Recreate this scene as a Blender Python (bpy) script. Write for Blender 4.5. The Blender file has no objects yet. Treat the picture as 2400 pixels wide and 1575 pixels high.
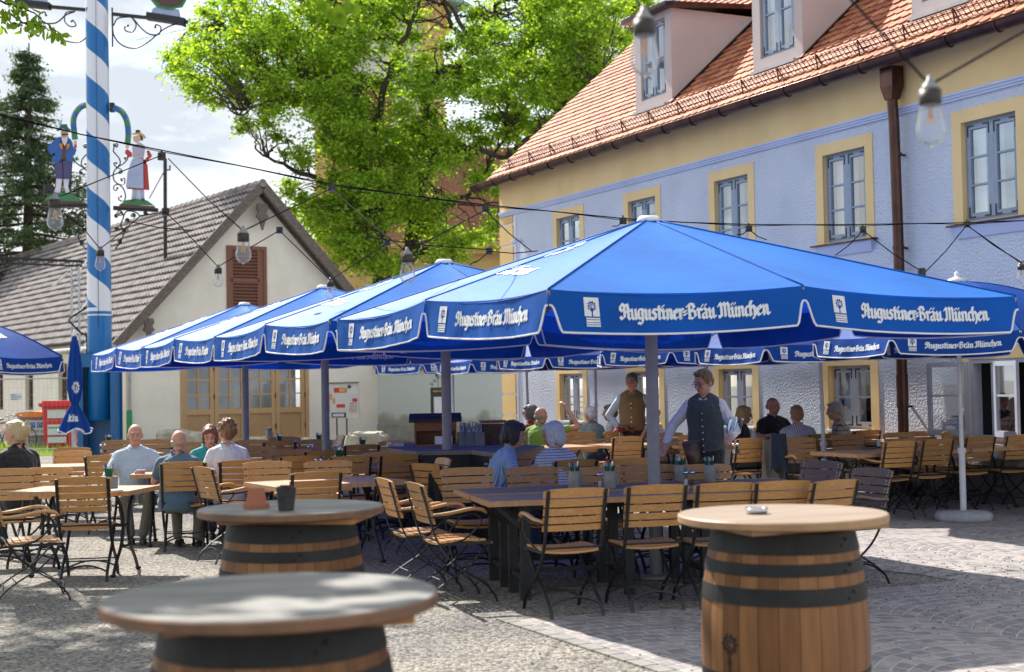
import bpy, math, random
import numpy as np
from math import sin, cos, radians, pi, sqrt, atan2
from mathutils import Matrix, Vector
random.seed(7)
rng = np.random.default_rng(7)
S = bpy.context.scene
COL = S.collection

# ------------------------------------------------------------------ camera
F_PX, TH, RO, HC = 3333.0, radians(1.9), radians(1.03), 1.6
_r0 = np.array([1, 0, 0.]); _u0 = np.array([0, -sin(TH), cos(TH)]); CF = np.array([0, cos(TH), sin(TH)])
CR = cos(RO) * _r0 - sin(RO) * _u0
CU = cos(RO) * _u0 + sin(RO) * _r0
CP = np.array([0, 0, HC])
cd = bpy.data.cameras.new('camera')
cam = bpy.data.objects.new('camera', cd)
COL.objects.link(cam)
cam.matrix_world = Matrix(((CR[0], CU[0], -CF[0], CP[0]), (CR[1], CU[1], -CF[1], CP[1]), (CR[2], CU[2], -CF[2], CP[2]), (0, 0, 0, 1)))
cd.lens = 50; cd.sensor_width = 36; cd.clip_end = 1000; cd.clip_start = 0.1
cd.dof.use_dof = True; cd.dof.focus_distance = 14.0; cd.dof.aperture_fstop = 2.7
S.camera = cam

# ------------------------------------------------------------------ light
SUN_AZ, SUN_EL = -33.5, 46.0            # azimuth from +Y, positive to the right
w = bpy.data.worlds.new('World'); S.world = w; w.use_nodes = True
nt = w.node_tree; nt.nodes.clear()
N = nt.nodes.new; L = nt.links.new
wo = N('ShaderNodeOutputWorld'); bg = N('ShaderNodeBackground'); bg.inputs[1].default_value = 0.175
sky = N('ShaderNodeTexSky'); sky.sky_type = 'NISHITA'; sky.sun_disc = False
sky.sun_elevation = radians(SUN_EL); sky.sun_rotation = radians(SUN_AZ); sky.air_density = 1.0; sky.dust_density = 1.2
tc = N('ShaderNodeTexCoord'); mp = N('ShaderNodeMapping'); mp.inputs['Scale'].default_value = (1.2, 1.2, 3.2)
mp.inputs['Location'].default_value = (0.35, 0.2, 0.1)
nz = N('ShaderNodeTexNoise'); nz.inputs['Scale'].default_value = 2.6; nz.inputs['Detail'].default_value = 7; nz.inputs['Roughness'].default_value = .55
cr = N('ShaderNodeValToRGB'); cr.color_ramp.elements[0].position = .36; cr.color_ramp.elements[1].position = .52
nz2 = N('ShaderNodeTexNoise'); nz2.inputs['Scale'].default_value = 5.5; nz2.inputs['Detail'].default_value = 5
cl = N('ShaderNodeValToRGB'); cl.color_ramp.elements[0].position = .40; cl.color_ramp.elements[1].position = .60
cl.color_ramp.elements[0].color = (2.2, 2.42, 2.68, 1); cl.color_ramp.elements[1].color = (3.4, 3.42, 3.42, 1)
mx = N('ShaderNodeMix'); mx.data_type = 'RGBA'
L(tc.outputs['Generated'], mp.inputs[0]); L(mp.outputs[0], nz.inputs[0]); L(mp.outputs[0], nz2.inputs[0])
L(nz.outputs[0], cr.inputs[0]); L(nz2.outputs[0], cl.inputs[0]); L(cr.outputs[0], mx.inputs[0])
L(sky.outputs[0], mx.inputs[6]); L(cl.outputs[0], mx.inputs[7]); L(mx.outputs[2], bg.inputs[0]); L(bg.outputs[0], wo.inputs[0])
sl = bpy.data.lights.new('sun', 'SUN'); sl.energy = 4.7; sl.angle = radians(0.6); sl.color = (1, .955, .88)
so = bpy.data.objects.new('sun', sl); COL.objects.link(so)
sd = Vector((sin(radians(SUN_AZ)) * cos(radians(SUN_EL)), cos(radians(SUN_AZ)) * cos(radians(SUN_EL)), sin(radians(SUN_EL))))
so.rotation_euler = sd.to_track_quat('Z', 'Y').to_euler()
S.view_settings.view_transform = 'Standard'; S.view_settings.look = 'None'
S.view_settings.exposure = 1.0; S.view_settings.gamma = 1
S.cycles.use_denoising = True
S.cycles.max_bounces = 8; S.cycles.transparent_max_bounces = 12

# ------------------------------------------------------------------ pixel -> real place helpers (photo measured at 2400 px)
def ray(px, py): return CF + CR * (px - 1200) / F_PX - CU * (py - 787.5) / F_PX
def at(px, py, Y):
    d = ray(px, py); return CP + d * (Y / d[1])
def onz(px, py, z=0.0):
    d = ray(px, py); return CP + d * ((z - HC) / d[2])

# ------------------------------------------------------------------ mesh builder
class MB:
    def __init__(s): s.v = []; s.f = []; s.m = []
    def add(s, v, f, mi=0):
        o = len(s.v); s.v += [tuple(map(float, p)) for p in v]
        s.f += [tuple(i + o for i in q) for q in f]; s.m += [mi] * len(f); return s
    def box(s, c, d, rz=0, mi=0, R=None):
        x, y, z = d[0] / 2, d[1] / 2, d[2] / 2
        V = [(-x, -y, -z), (x, -y, -z), (x, y, -z), (-x, y, -z), (-x, -y, z), (x, -y, z), (x, y, z), (-x, y, z)]
        if R is None: R = np.array([[cos(rz), -sin(rz), 0], [sin(rz), cos(rz), 0], [0, 0, 1]])
        V = [np.array(c) + R @ np.array(p) for p in V]
        return s.add(V, [(3, 2, 1, 0), (4, 5, 6, 7), (0, 1, 5, 4), (1, 2, 6, 5), (2, 3, 7, 6), (3, 0, 4, 7)], mi)
    def beam(s, p, q, w, h, mi=0, up=(0, 0, 1)):
        p = np.array(p, float); q = np.array(q, float); a = q - p; l = np.linalg.norm(a); a = a / l
        u = np.array(up, float); b = np.cross(u, a); nb = np.linalg.norm(b)
        if nb < 1e-4: b = np.cross((1, 0, 0), a); nb = np.linalg.norm(b)
        b /= nb; c = np.cross(a, b)
        return s.box((p + q) / 2, (l, w, h), R=np.array([a, b, c]).T, mi=mi)
    def tube(s, P, r, n=8, mi=0, cap=True, flat=None):
        P = [np.array(p, float) for p in P]; k = len(P)
        r = [r] * k if np.isscalar(r) else list(r)
        ref = None; V = []; 
        for i in range(k):
            t = P[min(i + 1, k - 1)] - P[max(i - 1, 0)]; t = t / (np.linalg.norm(t) + 1e-9)
            if ref is None:
                ref = np.array([1., 0, 0]) if abs(t[0]) < .9 else np.array([0, 1., 0])
            b = ref - t * (ref @ t); nb = np.linalg.norm(b)
            if nb < 1e-3: b = np.cross(t, (0, 0, 1)); nb = np.linalg.norm(b)
            b /= nb; ref = b; c = np.cross(t, b)
            for j in range(n):
                a = 2 * pi * j / n; ra = r[i]; rb = r[i] if flat is None else r[i] * flat
                V.append(P[i] + b * cos(a) * ra + c * sin(a) * rb)
        Fc = []
        for i in range(k - 1):
            for j in range(n):
                a, b_ = i * n + j, i * n + (j + 1) % n
                Fc.append((a, b_, b_ + n, a + n))
        if cap: Fc.append(tuple(range(n - 1, -1, -1))); Fc.append(tuple((k - 1) * n + j for j in range(n)))
        return s.add(V, Fc, mi)
    def lathe(s, prof, n=24, mi=0, c=(0, 0, 0), cap=True, sx=1, sy=1):
        V = []; Fc = []
        for (r, z) in prof:
            for j in range(n):
                a = 2 * pi * j / n; V.append((c[0] + r * cos(a) * sx, c[1] + r * sin(a) * sy, c[2] + z))
        for i in range(len(prof) - 1):
            for j in range(n):
                a, b = i * n + j, i * n + (j + 1) % n
                Fc.append((a, b, b + n, a + n))
        if cap:
            Fc.append(tuple(range(n - 1, -1, -1))); Fc.append(tuple((len(prof) - 1) * n + j for j in range(n)))
        return s.add(V, Fc, mi)
    def prism(s, poly, fn, t0, t1, mi=0):
        n = len(poly); V = [fn(a, b, t0) for a, b in poly] + [fn(a, b, t1) for a, b in poly]
        Fc = [tuple(range(n - 1, -1, -1)), tuple(range(n, 2 * n))]
        Fc += [(i, (i + 1) % n, (i + 1) % n + n, i + n) for i in range(n)]
        return s.add(V, Fc, mi)
    def ell(s, c, r, n=14, mi=0, R=None):
        V = []; Fc = []; k = n // 2
        for i in range(k + 1):
            th = pi * i / k
            for j in range(n):
                a = 2 * pi * j / n
                p = np.array([r[0] * sin(th) * cos(a), r[1] * sin(th) * sin(a), r[2] * cos(th)])
                if R is not None: p = R @ p
                V.append(np.array(c) + p)
        for i in range(k):
            for j in range(n):
                a, b = i * n + j, i * n + (j + 1) % n
                if i == 0: Fc.append((a, a + n, b + n))
                elif i == k - 1: Fc.append((a, a + n, b))
                else: Fc.append((a, a + n, b + n, b))
        return s.add(V, Fc, mi)
    def cap(s, p, q, r1, r2, n=10, mi=0):
        p = np.array(p, float); q = np.array(q, float)
        s.tube([p, q], [r1, r2], n, mi); s.ell(p, (r1, r1, r1), n, mi); s.ell(q, (r2, r2, r2), n, mi); return s
    def loft(s, secs, n=18, mi=0):
        # secs: (center, ax, ay, xdir, ydir)
        V = []; k = len(secs)
        for c, ax, ay, xd, yd in secs:
            for j in range(n):
                a = 2 * pi * j / n
                V.append(np.array(c) + np.array(xd) * ax * cos(a) + np.array(yd) * ay * sin(a))
        Fc = []
        for i in range(k - 1):
            for j in range(n):
                a, b = i * n + j, i * n + (j + 1) % n
                Fc.append((a, b, b + n, a + n))
        Fc.append(tuple(range(n - 1, -1, -1))); Fc.append(tuple((k - 1) * n + j for j in range(n)))
        return s.add(V, Fc, mi)
    def mesh(s, name, mats, smooth=False):
        me = bpy.data.meshes.new(name)
        me.from_pydata(s.v, [], s.f)
        for m in mats: me.materials.append(m)
        if len(mats) > 1: me.polygons.foreach_set('material_index', s.m)
        if smooth: me.polygons.foreach_set('use_smooth', [True] * len(s.f))
        me.update(); return me
def link(name, me, parent=None, loc=(0, 0, 0), rz=0):
    o = bpy.data.objects.new(name, me); COL.objects.link(o)
    o.location = loc; o.rotation_euler = (0, 0, rz)
    if parent is not None: o.parent = parent
    return o
def tag(o, label=None, cat=None, group=None, kind=None):
    if label: o['label'] = label
    if cat: o['category'] = cat
    if group: o['group'] = group
    if kind: o['kind'] = kind
    return o
def thing(name, label, cat, loc=(0, 0, 0), rz=0, group=None):
    o = bpy.data.objects.new(name, None); COL.objects.link(o)
    o.empty_display_size = .2; o.location = loc; o.rotation_euler = (0, 0, rz)
    return tag(o, label, cat, group)
def build(mb, name, mats, parent=None, smooth=False, world=False, loc=(0, 0, 0), rz=0):
    if not isinstance(mats, (list, tuple)): mats = [mats]
    if world:
        off = np.array(loc, float); r = rz; q = parent
        if parent is not None:
            chain = []
            while q is not None: chain.append(q); q = q.parent
            off = np.array(chain[-1].location); r = chain[-1].rotation_euler[2]
        c_, s_ = cos(-r), sin(-r)
        P = np.array(mb.v) - off
        mb.v = [tuple(p) for p in np.stack([P[:, 0] * c_ - P[:, 1] * s_, P[:, 0] * s_ + P[:, 1] * c_, P[:, 2]], 1)]
    o = link(name, mb.mesh(name, mats, smooth), parent, loc if parent is None else (0, 0, 0), rz if parent is None else 0)
    return o
def copy_tree(o, parent=None):
    c = o.copy(); COL.objects.link(c)
    if parent is not None: c.parent = parent
    for ch in [x for x in KIDS.get(o.name, [])]: copy_tree(ch, c)
    return c
KIDS = {}
def index_kids():
    KIDS.clear()
    for o in COL.objects:
        if o.parent: KIDS.setdefault(o.parent.name, []).append(o)
def place(proto, used, loc, rz, label, group=None):
    if not used: o = proto
    else: o = copy_tree(proto)
    o.location = loc; o.rotation_euler = (0, 0, rz); o['label'] = label
    if group: o['group'] = group
    return o

# ------------------------------------------------------------------ materials
def shade(name):
    m = bpy.data.materials.new(name); m.use_nodes = True
    t = m.node_tree; b = t.nodes['Principled BSDF']; return m, t, b
def M(name, col, rough=.7, var=.15, scale=6, bump=0, bscale=60, metal=0, spec=.5, rand=0, st=(1, 1, 1), col2=None, det=4, trans=0, sheen=0, coat=0):
    m, t, b = shade(name); n_ = t.nodes.new; l = t.links.new
    b.inputs['Roughness'].default_value = rough; b.inputs['Metallic'].default_value = metal
    b.inputs['Specular IOR Level'].default_value = spec
    if sheen: b.inputs['Sheen Weight'].default_value = sheen
    if coat: b.inputs['Coat Weight'].default_value = coat
    tcx = n_('ShaderNodeTexCoord'); mpx = n_('ShaderNodeMapping'); mpx.inputs['Scale'].default_value = st
    l(tcx.outputs['Object'], mpx.inputs[0])
    nx = n_('ShaderNodeTexNoise'); nx.inputs['Scale'].default_value = scale; nx.inputs['Detail'].default_value = det
    l(mpx.outputs[0], nx.inputs[0])
    rp = n_('ShaderNodeValToRGB'); e = rp.color_ramp.elements; e[0].position = .3; e[1].position = .7
    c2 = col2 if col2 is not None else tuple(min(1, c * (1 + var)) for c in col)
    c1 = tuple(c * (1 - var) for c in col) if col2 is None else col
    e[0].color = (*c1, 1); e[1].color = (*c2, 1); l(nx.outputs[0], rp.inputs[0]); out = rp.outputs[0]
    if rand:
        oi = n_('ShaderNodeObjectInfo'); mr = n_('ShaderNodeMapRange'); mr.inputs[3].default_value = 1 - rand; mr.inputs[4].default_value = 1 + rand
        l(oi.outputs['Random'], mr.inputs[0]); vm = n_('ShaderNodeVectorMath'); vm.operation = 'SCALE'
        l(out, vm.inputs[0]); l(mr.outputs[0], vm.inputs[3]); out = vm.outputs[0]
    l(out, b.inputs['Base Color'])
    if bump:
        nb = n_('ShaderNodeTexNoise'); nb.inputs['Scale'].default_value = bscale; nb.inputs['Detail'].default_value = 3
        l(mpx.outputs[0], nb.inputs[0]); bp = n_('ShaderNodeBump'); bp.inputs['Strength'].default_value = min(1, bump); bp.inputs['Distance'].default_value = .02 * max(1, bump)
        l(nb.outputs[0], bp.inputs['Height']); l(bp.outputs[0], b.inputs['Normal'])
    if trans:
        tr = n_('ShaderNodeBsdfTranslucent'); l(out, tr.inputs[0]); ms = n_('ShaderNodeMixShader'); ms.inputs[0].default_value = trans
        l(b.outputs[0], ms.inputs[1]); l(tr.outputs[0], ms.inputs[2]); l(ms.outputs[0], t.nodes['Material Output'].inputs[0])
    return m
def hexc(h, k=1.0):
    r = [int(h[i:i + 2], 16) / 255 for i in (0, 2, 4)]
    return tuple(k * (c / 12.92 if c < .04045 else ((c + .055) / 1.055) ** 2.4) for c in r)

m_iron = M('black_iron', (.012, .012, .014), .45, .3, 20, spec=.5)
m_steel = M('galvanised_steel', (.42, .43, .45), .45, .12, 15, metal=.6)
m_polegrey = M('grey_pole_paint', (.27, .27, .275), .55, .1, 10, spec=.3)
m_polewhite = M('white_pole_paint', (.62, .63, .66), .4, .1, 10)
m_silver = M('silver_screw', (.7, .7, .72), .25, .05, 5, metal=1)
m_wood = M('honey_slats', (.36, .16, .042), .45, .3, 5, st=(3, 60, 60), rand=.26, bump=.15, bscale=8, col2=(.58, .31, .11), coat=.08)
m_woodgrey = M('weathered_slats', (.13, .085, .06), .6, .3, 5, st=(3, 60, 60), rand=.15, col2=(.24, .17, .125))
m_tabletop = M('table_planks', (.36, .20, .11), .5, .2, 4, st=(40, 2, 40), rand=.12, col2=(.52, .34, .2))
m_tabledark = M('dark_table_planks', (.22, .165, .135), .75, .2, 4, spec=.15, st=(40, 2, 40), rand=.08, col2=(.31, .235, .20))
m_white = M('white_enamel', (.75, .75, .76), .4, .05, 5)
m_stone = M('limestone', (.30, .265, .19), .95, .3, 5, bump=1, bscale=14, col2=(.52, .47, .36))
m_skin = M('skin', (.50, .24, .16), .5, .12, 12, sheen=.1, col2=(.58, .30, .21))
m_skin_tan = M('tanned_skin', (.36, .17, .11), .5, .12, 12, col2=(.46, .23, .155))
def glassm(name, f=.25, col=(.9, .95, 1), rough=.02):
    m, t, b = shade(name); n_ = t.nodes.new; l = t.links.new
    g = n_('ShaderNodeBsdfGlossy'); g.inputs[0].default_value = (*col, 1); g.inputs[1].default_value = rough
    tr = n_('ShaderNodeBsdfTransparent'); tr.inputs[0].default_value = (.93, .95, .97, 1)
    fr = n_('ShaderNodeLayerWeight'); fr.inputs[0].default_value = f
    ms = n_('ShaderNodeMixShader'); l(fr.outputs['Facing' if f > .3 else 'Fresnel'], ms.inputs[0]); l(tr.outputs[0], ms.inputs[1]); l(g.outputs[0], ms.inputs[2])
    l(ms.outputs[0], t.nodes['Material Output'].inputs[0]); return m
m_glass = glassm('clear_glass', .10)
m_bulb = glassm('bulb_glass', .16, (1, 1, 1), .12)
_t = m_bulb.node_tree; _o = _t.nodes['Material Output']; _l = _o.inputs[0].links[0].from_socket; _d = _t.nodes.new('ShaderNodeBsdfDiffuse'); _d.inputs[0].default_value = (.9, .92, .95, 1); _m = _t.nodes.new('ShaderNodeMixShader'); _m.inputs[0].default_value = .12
_t.links.new(_l, _m.inputs[1]); _t.links.new(_d.outputs[0], _m.inputs[2]); _t.links.new(_m.outputs[0], _o.inputs[0])  # diffuse white mixed in, standing for bright sky reflections on the bulbs
m_pane = glassm('window_glass', .42)
m_panelow = glassm('low_window_glass', .18)
# ------------------------------------------------------------------ ground
def gravel_mat():
    m, t, b = shade('gravel'); n_ = t.nodes.new; l = t.links.new
    b.inputs['Roughness'].default_value = .95; b.inputs['Specular IOR Level'].default_value = .2
    tcx = n_('ShaderNodeTexCoord'); v = n_('ShaderNodeTexVoronoi'); v.inputs['Scale'].default_value = 48
    l(tcx.outputs['Object'], v.inputs[0])
    r = n_('ShaderNodeValToRGB'); e = r.color_ramp.elements; e[0].color = (.085, .08, .072, 1); e[1].color = (.36, .335, .30, 1)
    sx = n_('ShaderNodeSeparateColor'); l(v.outputs['Color'], sx.inputs[0]); l(sx.outputs[0], r.inputs[0])
    nx = n_('ShaderNodeTexNoise'); nx.inputs['Scale'].default_value = .9; nx.inputs['Detail'].default_value = 6; l(tcx.outputs['Object'], nx.inputs[0])
    r2 = n_('ShaderNodeValToRGB'); r2.color_ramp.elements[0].color = (.78, .78, .8, 1); r2.color_ramp.elements[1].color = (1.22, 1.18, 1.12, 1)
    r2.color_ramp.elements[0].position = .3; r2.color_ramp.elements[1].position = .7; l(nx.outputs[0], r2.inputs[0])
    vm = n_('ShaderNodeVectorMath'); vm.operation = 'MULTIPLY'; l(r.outputs[0], vm.inputs[0]); l(r2.outputs[0], vm.inputs[1]); l(vm.outputs[0], b.inputs[0])
    bp = n_('ShaderNodeBump'); bp.inputs['Strength'].default_value = .9; bp.inputs['Distance'].default_value = .014; bp.invert = True
    l(v.outputs['Distance'], bp.inputs['Height']); l(bp.outputs[0], b.inputs['Normal']); return m
m_gravel = gravel_mat()
def math_(n_, l, op, a, b=None):
    x = n_('ShaderNodeMath'); x.operation = op
    for i, q in enumerate((a, b)):
        if q is None: continue
        if isinstance(q, (int, float)): x.inputs[i].default_value = q
        else: l(q, x.inputs[i])
    return x.outputs[0]
def cobble_mat():
    m, t, b = shade('cobble_fans'); n_ = t.nodes.new; l = t.links.new
    b.inputs['Roughness'].default_value = .62; b.inputs['Specular IOR Level'].default_value = .45
    tcx = n_('ShaderNodeTexCoord'); mpx = n_('ShaderNodeMapping'); mpx.inputs['Rotation'].default_value = (0, 0, radians(-26)); l(tcx.outputs['Object'], mpx.inputs[0])
    nz_ = n_('ShaderNodeTexNoise'); nz_.inputs['Scale'].default_value = 3; l(mpx.outputs[0], nz_.inputs[0])
    s = n_('ShaderNodeSeparateXYZ'); l(mpx.outputs[0], s.inputs[0])
    wv = math_(n_, l, 'MULTIPLY', math_(n_, l, 'SUBTRACT', nz_.outputs[0], .5), .10)
    x = math_(n_, l, 'ADD', s.outputs[0], wv)
    u = math_(n_, l, 'SUBTRACT', math_(n_, l, 'FLOORED_MODULO', x, 1.3), .65)
    arc = math_(n_, l, 'SQRT', math_(n_, l, 'SUBTRACT', .75, math_(n_, l, 'MULTIPLY', u, u)))
    vv = math_(n_, l, 'ADD', math_(n_, l, 'SUBTRACT', s.outputs[1], arc), wv)
    ang = math_(n_, l, 'ARCSINE', math_(n_, l, 'DIVIDE', u, .87))
    cx = n_('ShaderNodeCombineXYZ'); l(ang, cx.inputs[0]); l(vv, cx.inputs[1])
    br = n_('ShaderNodeTexBrick'); l(cx.outputs[0], br.inputs[0]); br.inputs['Scale'].default_value = 1
    br.inputs['Brick Width'].default_value = .165; br.inputs['Row Height'].default_value = .125; br.inputs['Mortar Size'].default_value = .010
    br.inputs['Mortar Smooth'].default_value = .6; br.inputs['Bias'].default_value = -.2
    br.inputs['Color1'].default_value = (.20, .185, .185, 1); br.inputs['Color2'].default_value = (.36, .315, .295, 1); br.inputs['Mortar'].default_value = (.44, .42, .38, 1)
    nx = n_('ShaderNodeTexNoise'); nx.inputs['Scale'].default_value = 14; nx.inputs['Detail'].default_value = 5; l(mpx.outputs[0], nx.inputs[0])
    r2 = n_('ShaderNodeValToRGB'); r2.color_ramp.elements[0].color = (.75, .75, .77, 1); r2.color_ramp.elements[1].color = (1.3, 1.27, 1.22, 1)
    r2.color_ramp.elements[0].position = .3; r2.color_ramp.elements[1].position = .7
    l(nx.outputs[0], r2.inputs[0]); vm = n_('ShaderNodeVectorMath'); vm.operation = 'MULTIPLY'; l(br.outputs[0], vm.inputs[0]); l(r2.outputs[0], vm.inputs[1]); l(vm.outputs[0], b.inputs[0])
    hh = math_(n_, l, 'ADD', math_(n_, l, 'MULTIPLY', br.outputs['Fac'], -.8), math_(n_, l, 'MULTIPLY', nx.outputs[0], .7))
    bp = n_('ShaderNodeBump'); bp.inputs['Strength'].default_value = .8; bp.inputs['Distance'].default_value = .012; l(hh, bp.inputs['Height']); l(bp.outputs[0], b.inputs['Normal'])
    return m
m_cobble = cobble_mat()
g = MB(); g.add([(-250, -60, 0), (250, -60, 0), (250, 300, 0), (-250, 300, 0)], [(0, 1, 2, 3)])
tag(build(g, 'ground', m_gravel), kind='structure')
AF = radians(26.3); nF = np.array([cos(AF), sin(AF), 0]); dF = np.array([-sin(AF), cos(AF), 0]); KF = 13.2
def Fc(s, q, z): return nF * (KF + q) + dF * s + np.array([0, 0, z])
pv = [(-.03, 9.67), (.35, 8.95), (.89, 7.86), (1.6, 6.5), (2.8, 4), (5, -2), (30, -2), (20, 10)]
e1 = [tuple((nF * 22 + dF * -5)[:2]), tuple((nF * 13.3 + dF * 3)[:2]), tuple((nF * 13.3 + dF * 30)[:2]), tuple((nF * 10.6 + dF * 30)[:2]), tuple((nF * 9.6 + dF * 18)[:2]), tuple((nF * 8.9 + dF * 11.5)[:2]), (2.95, 11.85)]
e2 = [(3.25, 11.5), (3.40, 11.12), (3.0, 10.9), (2.56, 10.74), (1.9, 10.25), (1.28, 10.04), (.6, 9.85)]
pl_ = pv[:6] + [(30, -2)] + e1 + e2
g = MB(); g.add([(x, y, .005) for x, y in pl_], [tuple(range(len(pl_)))])
tag(build(g, 'paving', m_cobble), kind='structure')
# pale row of edging stones along the paving
m_kerb = M('edging_stone', (.24, .225, .205), .9, .2, 7, bump=.6, bscale=30)
g = MB(); a_, b_ = np.array([-.06, 9.7]), np.array([2.75, 4.0]); dd = (b_ - a_) / np.linalg.norm(b_ - a_)
for i in range(33):
    c_ = a_ + dd * (.09 + i * .19)
    g.box((c_[0] - .04, c_[1], -.045 + .0), (.175, .10, .115), rz=atan2(dd[1], dd[0]) + random.uniform(-.04, .04))
tag(build(g, 'paving_edge', m_kerb), kind='structure')
# loose gravel kicked onto the paving
g = MB()
for i in range(800):
    if i < 650: x, y = rng.normal(3.3, .8), rng.normal(11.3, .9)
    else: x, y = rng.uniform(0, 4), rng.uniform(7.5, 11)
    if nF[0] * x + nF[1] * y > 12.6: continue
    r = rng.uniform(.003, .007); g.box((x, y, .006 + r * .4), (r * 2, r * 1.6, r), rz=rng.uniform(0, 3))
tag(build(g, 'loose_gravel', M('pebble', (.17, .155, .14), .9, .5, 30)), kind='stuff')
# sunny grass strip at the far left
gp = [at(-60, 1018, 44), at(235, 1018, 44), at(330, 1030, 40), at(262, 1062, 35.5), at(-60, 1062, 35.5)]
g = MB(); g.add([(p[0], p[1], .01) for p in gp], [tuple(range(5))])
tag(build(g, 'lawn', M('turf', (.10, .16, .02), .95, .3, 12, col2=(.18, .26, .05))), kind='structure')
m_grass = M('grass_blade', (.24, .36, .03), .7, .3, 2, col2=(.42, .50, .07), trans=.4)
g = MB()
for i in range(5200):
    t = rng.random(); Y = 35.6 + t * 7.5; px = rng.uniform(-50, 300); X = (px - 1200) / F_PX * Y
    if px > 225 and Y < 39: continue
    h = rng.uniform(.05, .22) * (1.6 if rng.random() < .12 else 1); a = rng.uniform(0, pi); dx, dy = cos(a) * .012, sin(a) * .012; lx, ly = rng.normal(0, .05, 2)
    g.add([(X - dx, Y - dy, 0), (X + dx, Y + dy, 0), (X + lx, Y + ly, h)], [(0, 1, 2)])
tag(build(g, 'grass', m_grass), 'bright sunlit grass and weeds around the bins', 'grass', kind='stuff')

# ------------------------------------------------------------------ helper: wall sheet with openings
def sheet(mb, fn, u0, u1, v0, v1, holes, depth=.14, mi=0, mir=None, step=None):
    us = sorted({u0, u1, *[h[0] for h in holes], *[h[1] for h in holes]}); vs = sorted({v0, v1, *[h[2] for h in holes], *[h[3] for h in holes]})
    for a, b in zip(us, us[1:]):
        for c, d in zip(vs, vs[1:]):
            mu, mv = (a + b) / 2, (c + d) / 2
            if any(h[0] < mu < h[1] and h[2] < mv < h[3] for h in holes): continue
            mb.add([fn(a, 0, c), fn(b, 0, c), fn(b, 0, d), fn(a, 0, d)], [(0, 1, 2, 3)], mi)
    r = mi if mir is None else mir
    for a, b, c, d in holes:
        for (p, q) in (((a, c), (b, c)), ((b, c), (b, d)), ((b, d), (a, d)), ((a, d), (a, c))):
            mb.add([fn(p[0], 0, p[1]), fn(q[0], 0, q[1]), fn(q[0], depth, q[1]), fn(p[0], depth, p[1])], [(0, 1, 2, 3)], r)
def fbox(mb, fn, u0, u1, q0, q1, v0, v1, mi=0):
    V = [fn(u, q, v) for v in (v0, v1) for (u, q) in ((u0, q0), (u1, q0), (u1, q1), (u0, q1))]
    mb.add(V, [(3, 2, 1, 0), (4, 5, 6, 7), (0, 1, 5, 4), (1, 2, 6, 5), (2, 3, 7, 6), (3, 0, 4, 7)], mi)

# ------------------------------------------------------------------ the lilac and yellow inn
def plaster(name, c1, c2, bs, bd, rough=.75, st=1.0, spec=.4):
    m, t, b = shade(name); n_ = t.nodes.new; l = t.links.new
    b.inputs['Roughness'].default_value = rough; b.inputs['Specular IOR Level'].default_value = spec
    tcx = n_('ShaderNodeTexCoord'); nx = n_('ShaderNodeTexNoise'); nx.inputs['Scale'].default_value = 1.4; nx.inputs['Detail'].default_value = 6; l(tcx.outputs['Object'], nx.inputs[0])
    r = n_('ShaderNodeValToRGB'); r.color_ramp.elements[0].color = (*c1, 1); r.color_ramp.elements[1].color = (*c2, 1); r.color_ramp.elements[0].position = .3; r.color_ramp.elements[1].position = .7
    l(nx.outputs[0], r.inputs[0]); ms_ = n_('ShaderNodeMapping'); ms_.inputs['Scale'].default_value = (1.1, 1.1, .4); l(tcx.outputs['Object'], ms_.inputs[0]); n3 = n_('ShaderNodeTexNoise'); n3.inputs['Scale'].default_value = 1.6; n3.inputs['Detail'].default_value = 7; l(ms_.outputs[0], n3.inputs[0])
    r3 = n_('ShaderNodeMapRange'); r3.inputs[1].default_value = .35; r3.inputs[2].default_value = .7; r3.inputs[3].default_value = .95; r3.inputs[4].default_value = 1.02; l(n3.outputs[0], r3.inputs[0]); v3 = n_('ShaderNodeVectorMath'); v3.operation = 'SCALE'; l(r.outputs[0], v3.inputs[0]); l(r3.outputs[0], v3.inputs[3]); l(v3.outputs[0], b.inputs[0])
    v = n_('ShaderNodeTexNoise'); v.inputs['Scale'].default_value = bs; v.inputs['Detail'].default_value = 2.5; v.inputs['Roughness'].default_value = .6; l(tcx.outputs['Object'], v.inputs[0])
    bp = n_('ShaderNodeBump'); bp.inputs['Strength'].default_value = st; bp.inputs['Distance'].default_value = bd; l(v.outputs[0], bp.inputs['Height']); l(bp.outputs[0], b.inputs['Normal']); return m
m_rough = plaster('lilac_roughcast', (.54, .58, .67), (.62, .66, .74), 30, .034, .5, .8, .4)
m_smoothlilac = plaster('smooth_lilac_plaster', (.52, .57, .72), (.58, .63, .78), 60, .002)
m_yellow = plaster('yellow_plaster', (.80, .57, .26), (.88, .64, .31), 60, .002)
m_quoin = plaster('quoin_yellow', (.66, .44, .17), (.72, .50, .20), 60, .002)
m_pink = plaster('dormer_plaster', (.48, .40, .38), (.54, .46, .43), 60, .003)
m_copper = M('aged_copper', (.045, .024, .022), .32, .3, 5, metal=.75, col2=(.12, .055, .04), st=(1, 1, .4))
m_wframe = M('grey_blue_window_paint', (.26, .32, .40), .45, .08, 6)
m_wwhite = M('pale_window_paint', (.45, .48, .56), .45, .08, 6)
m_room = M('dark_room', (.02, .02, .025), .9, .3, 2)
m_curtain = M('white_curtain', (.62, .62, .62), .9, .12, 2, st=(30, 30, 1))
m_plinth = plaster('plinth_render', (.12, .115, .115), (.17, .16, .16), 30, .006)
m_tile = M('beaver_tail_tile', (.31, .10, .042), .75, .3, 6, rand=0, col2=(.47, .20, .095), st=(5, 5, 5), bump=.1)
house = thing('house', 'long two storey inn with lilac roughcast walls, yellow trim and red tiled roof', 'house', tuple(Fc(27.1, 0, 0)), AF + pi / 2)
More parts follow.
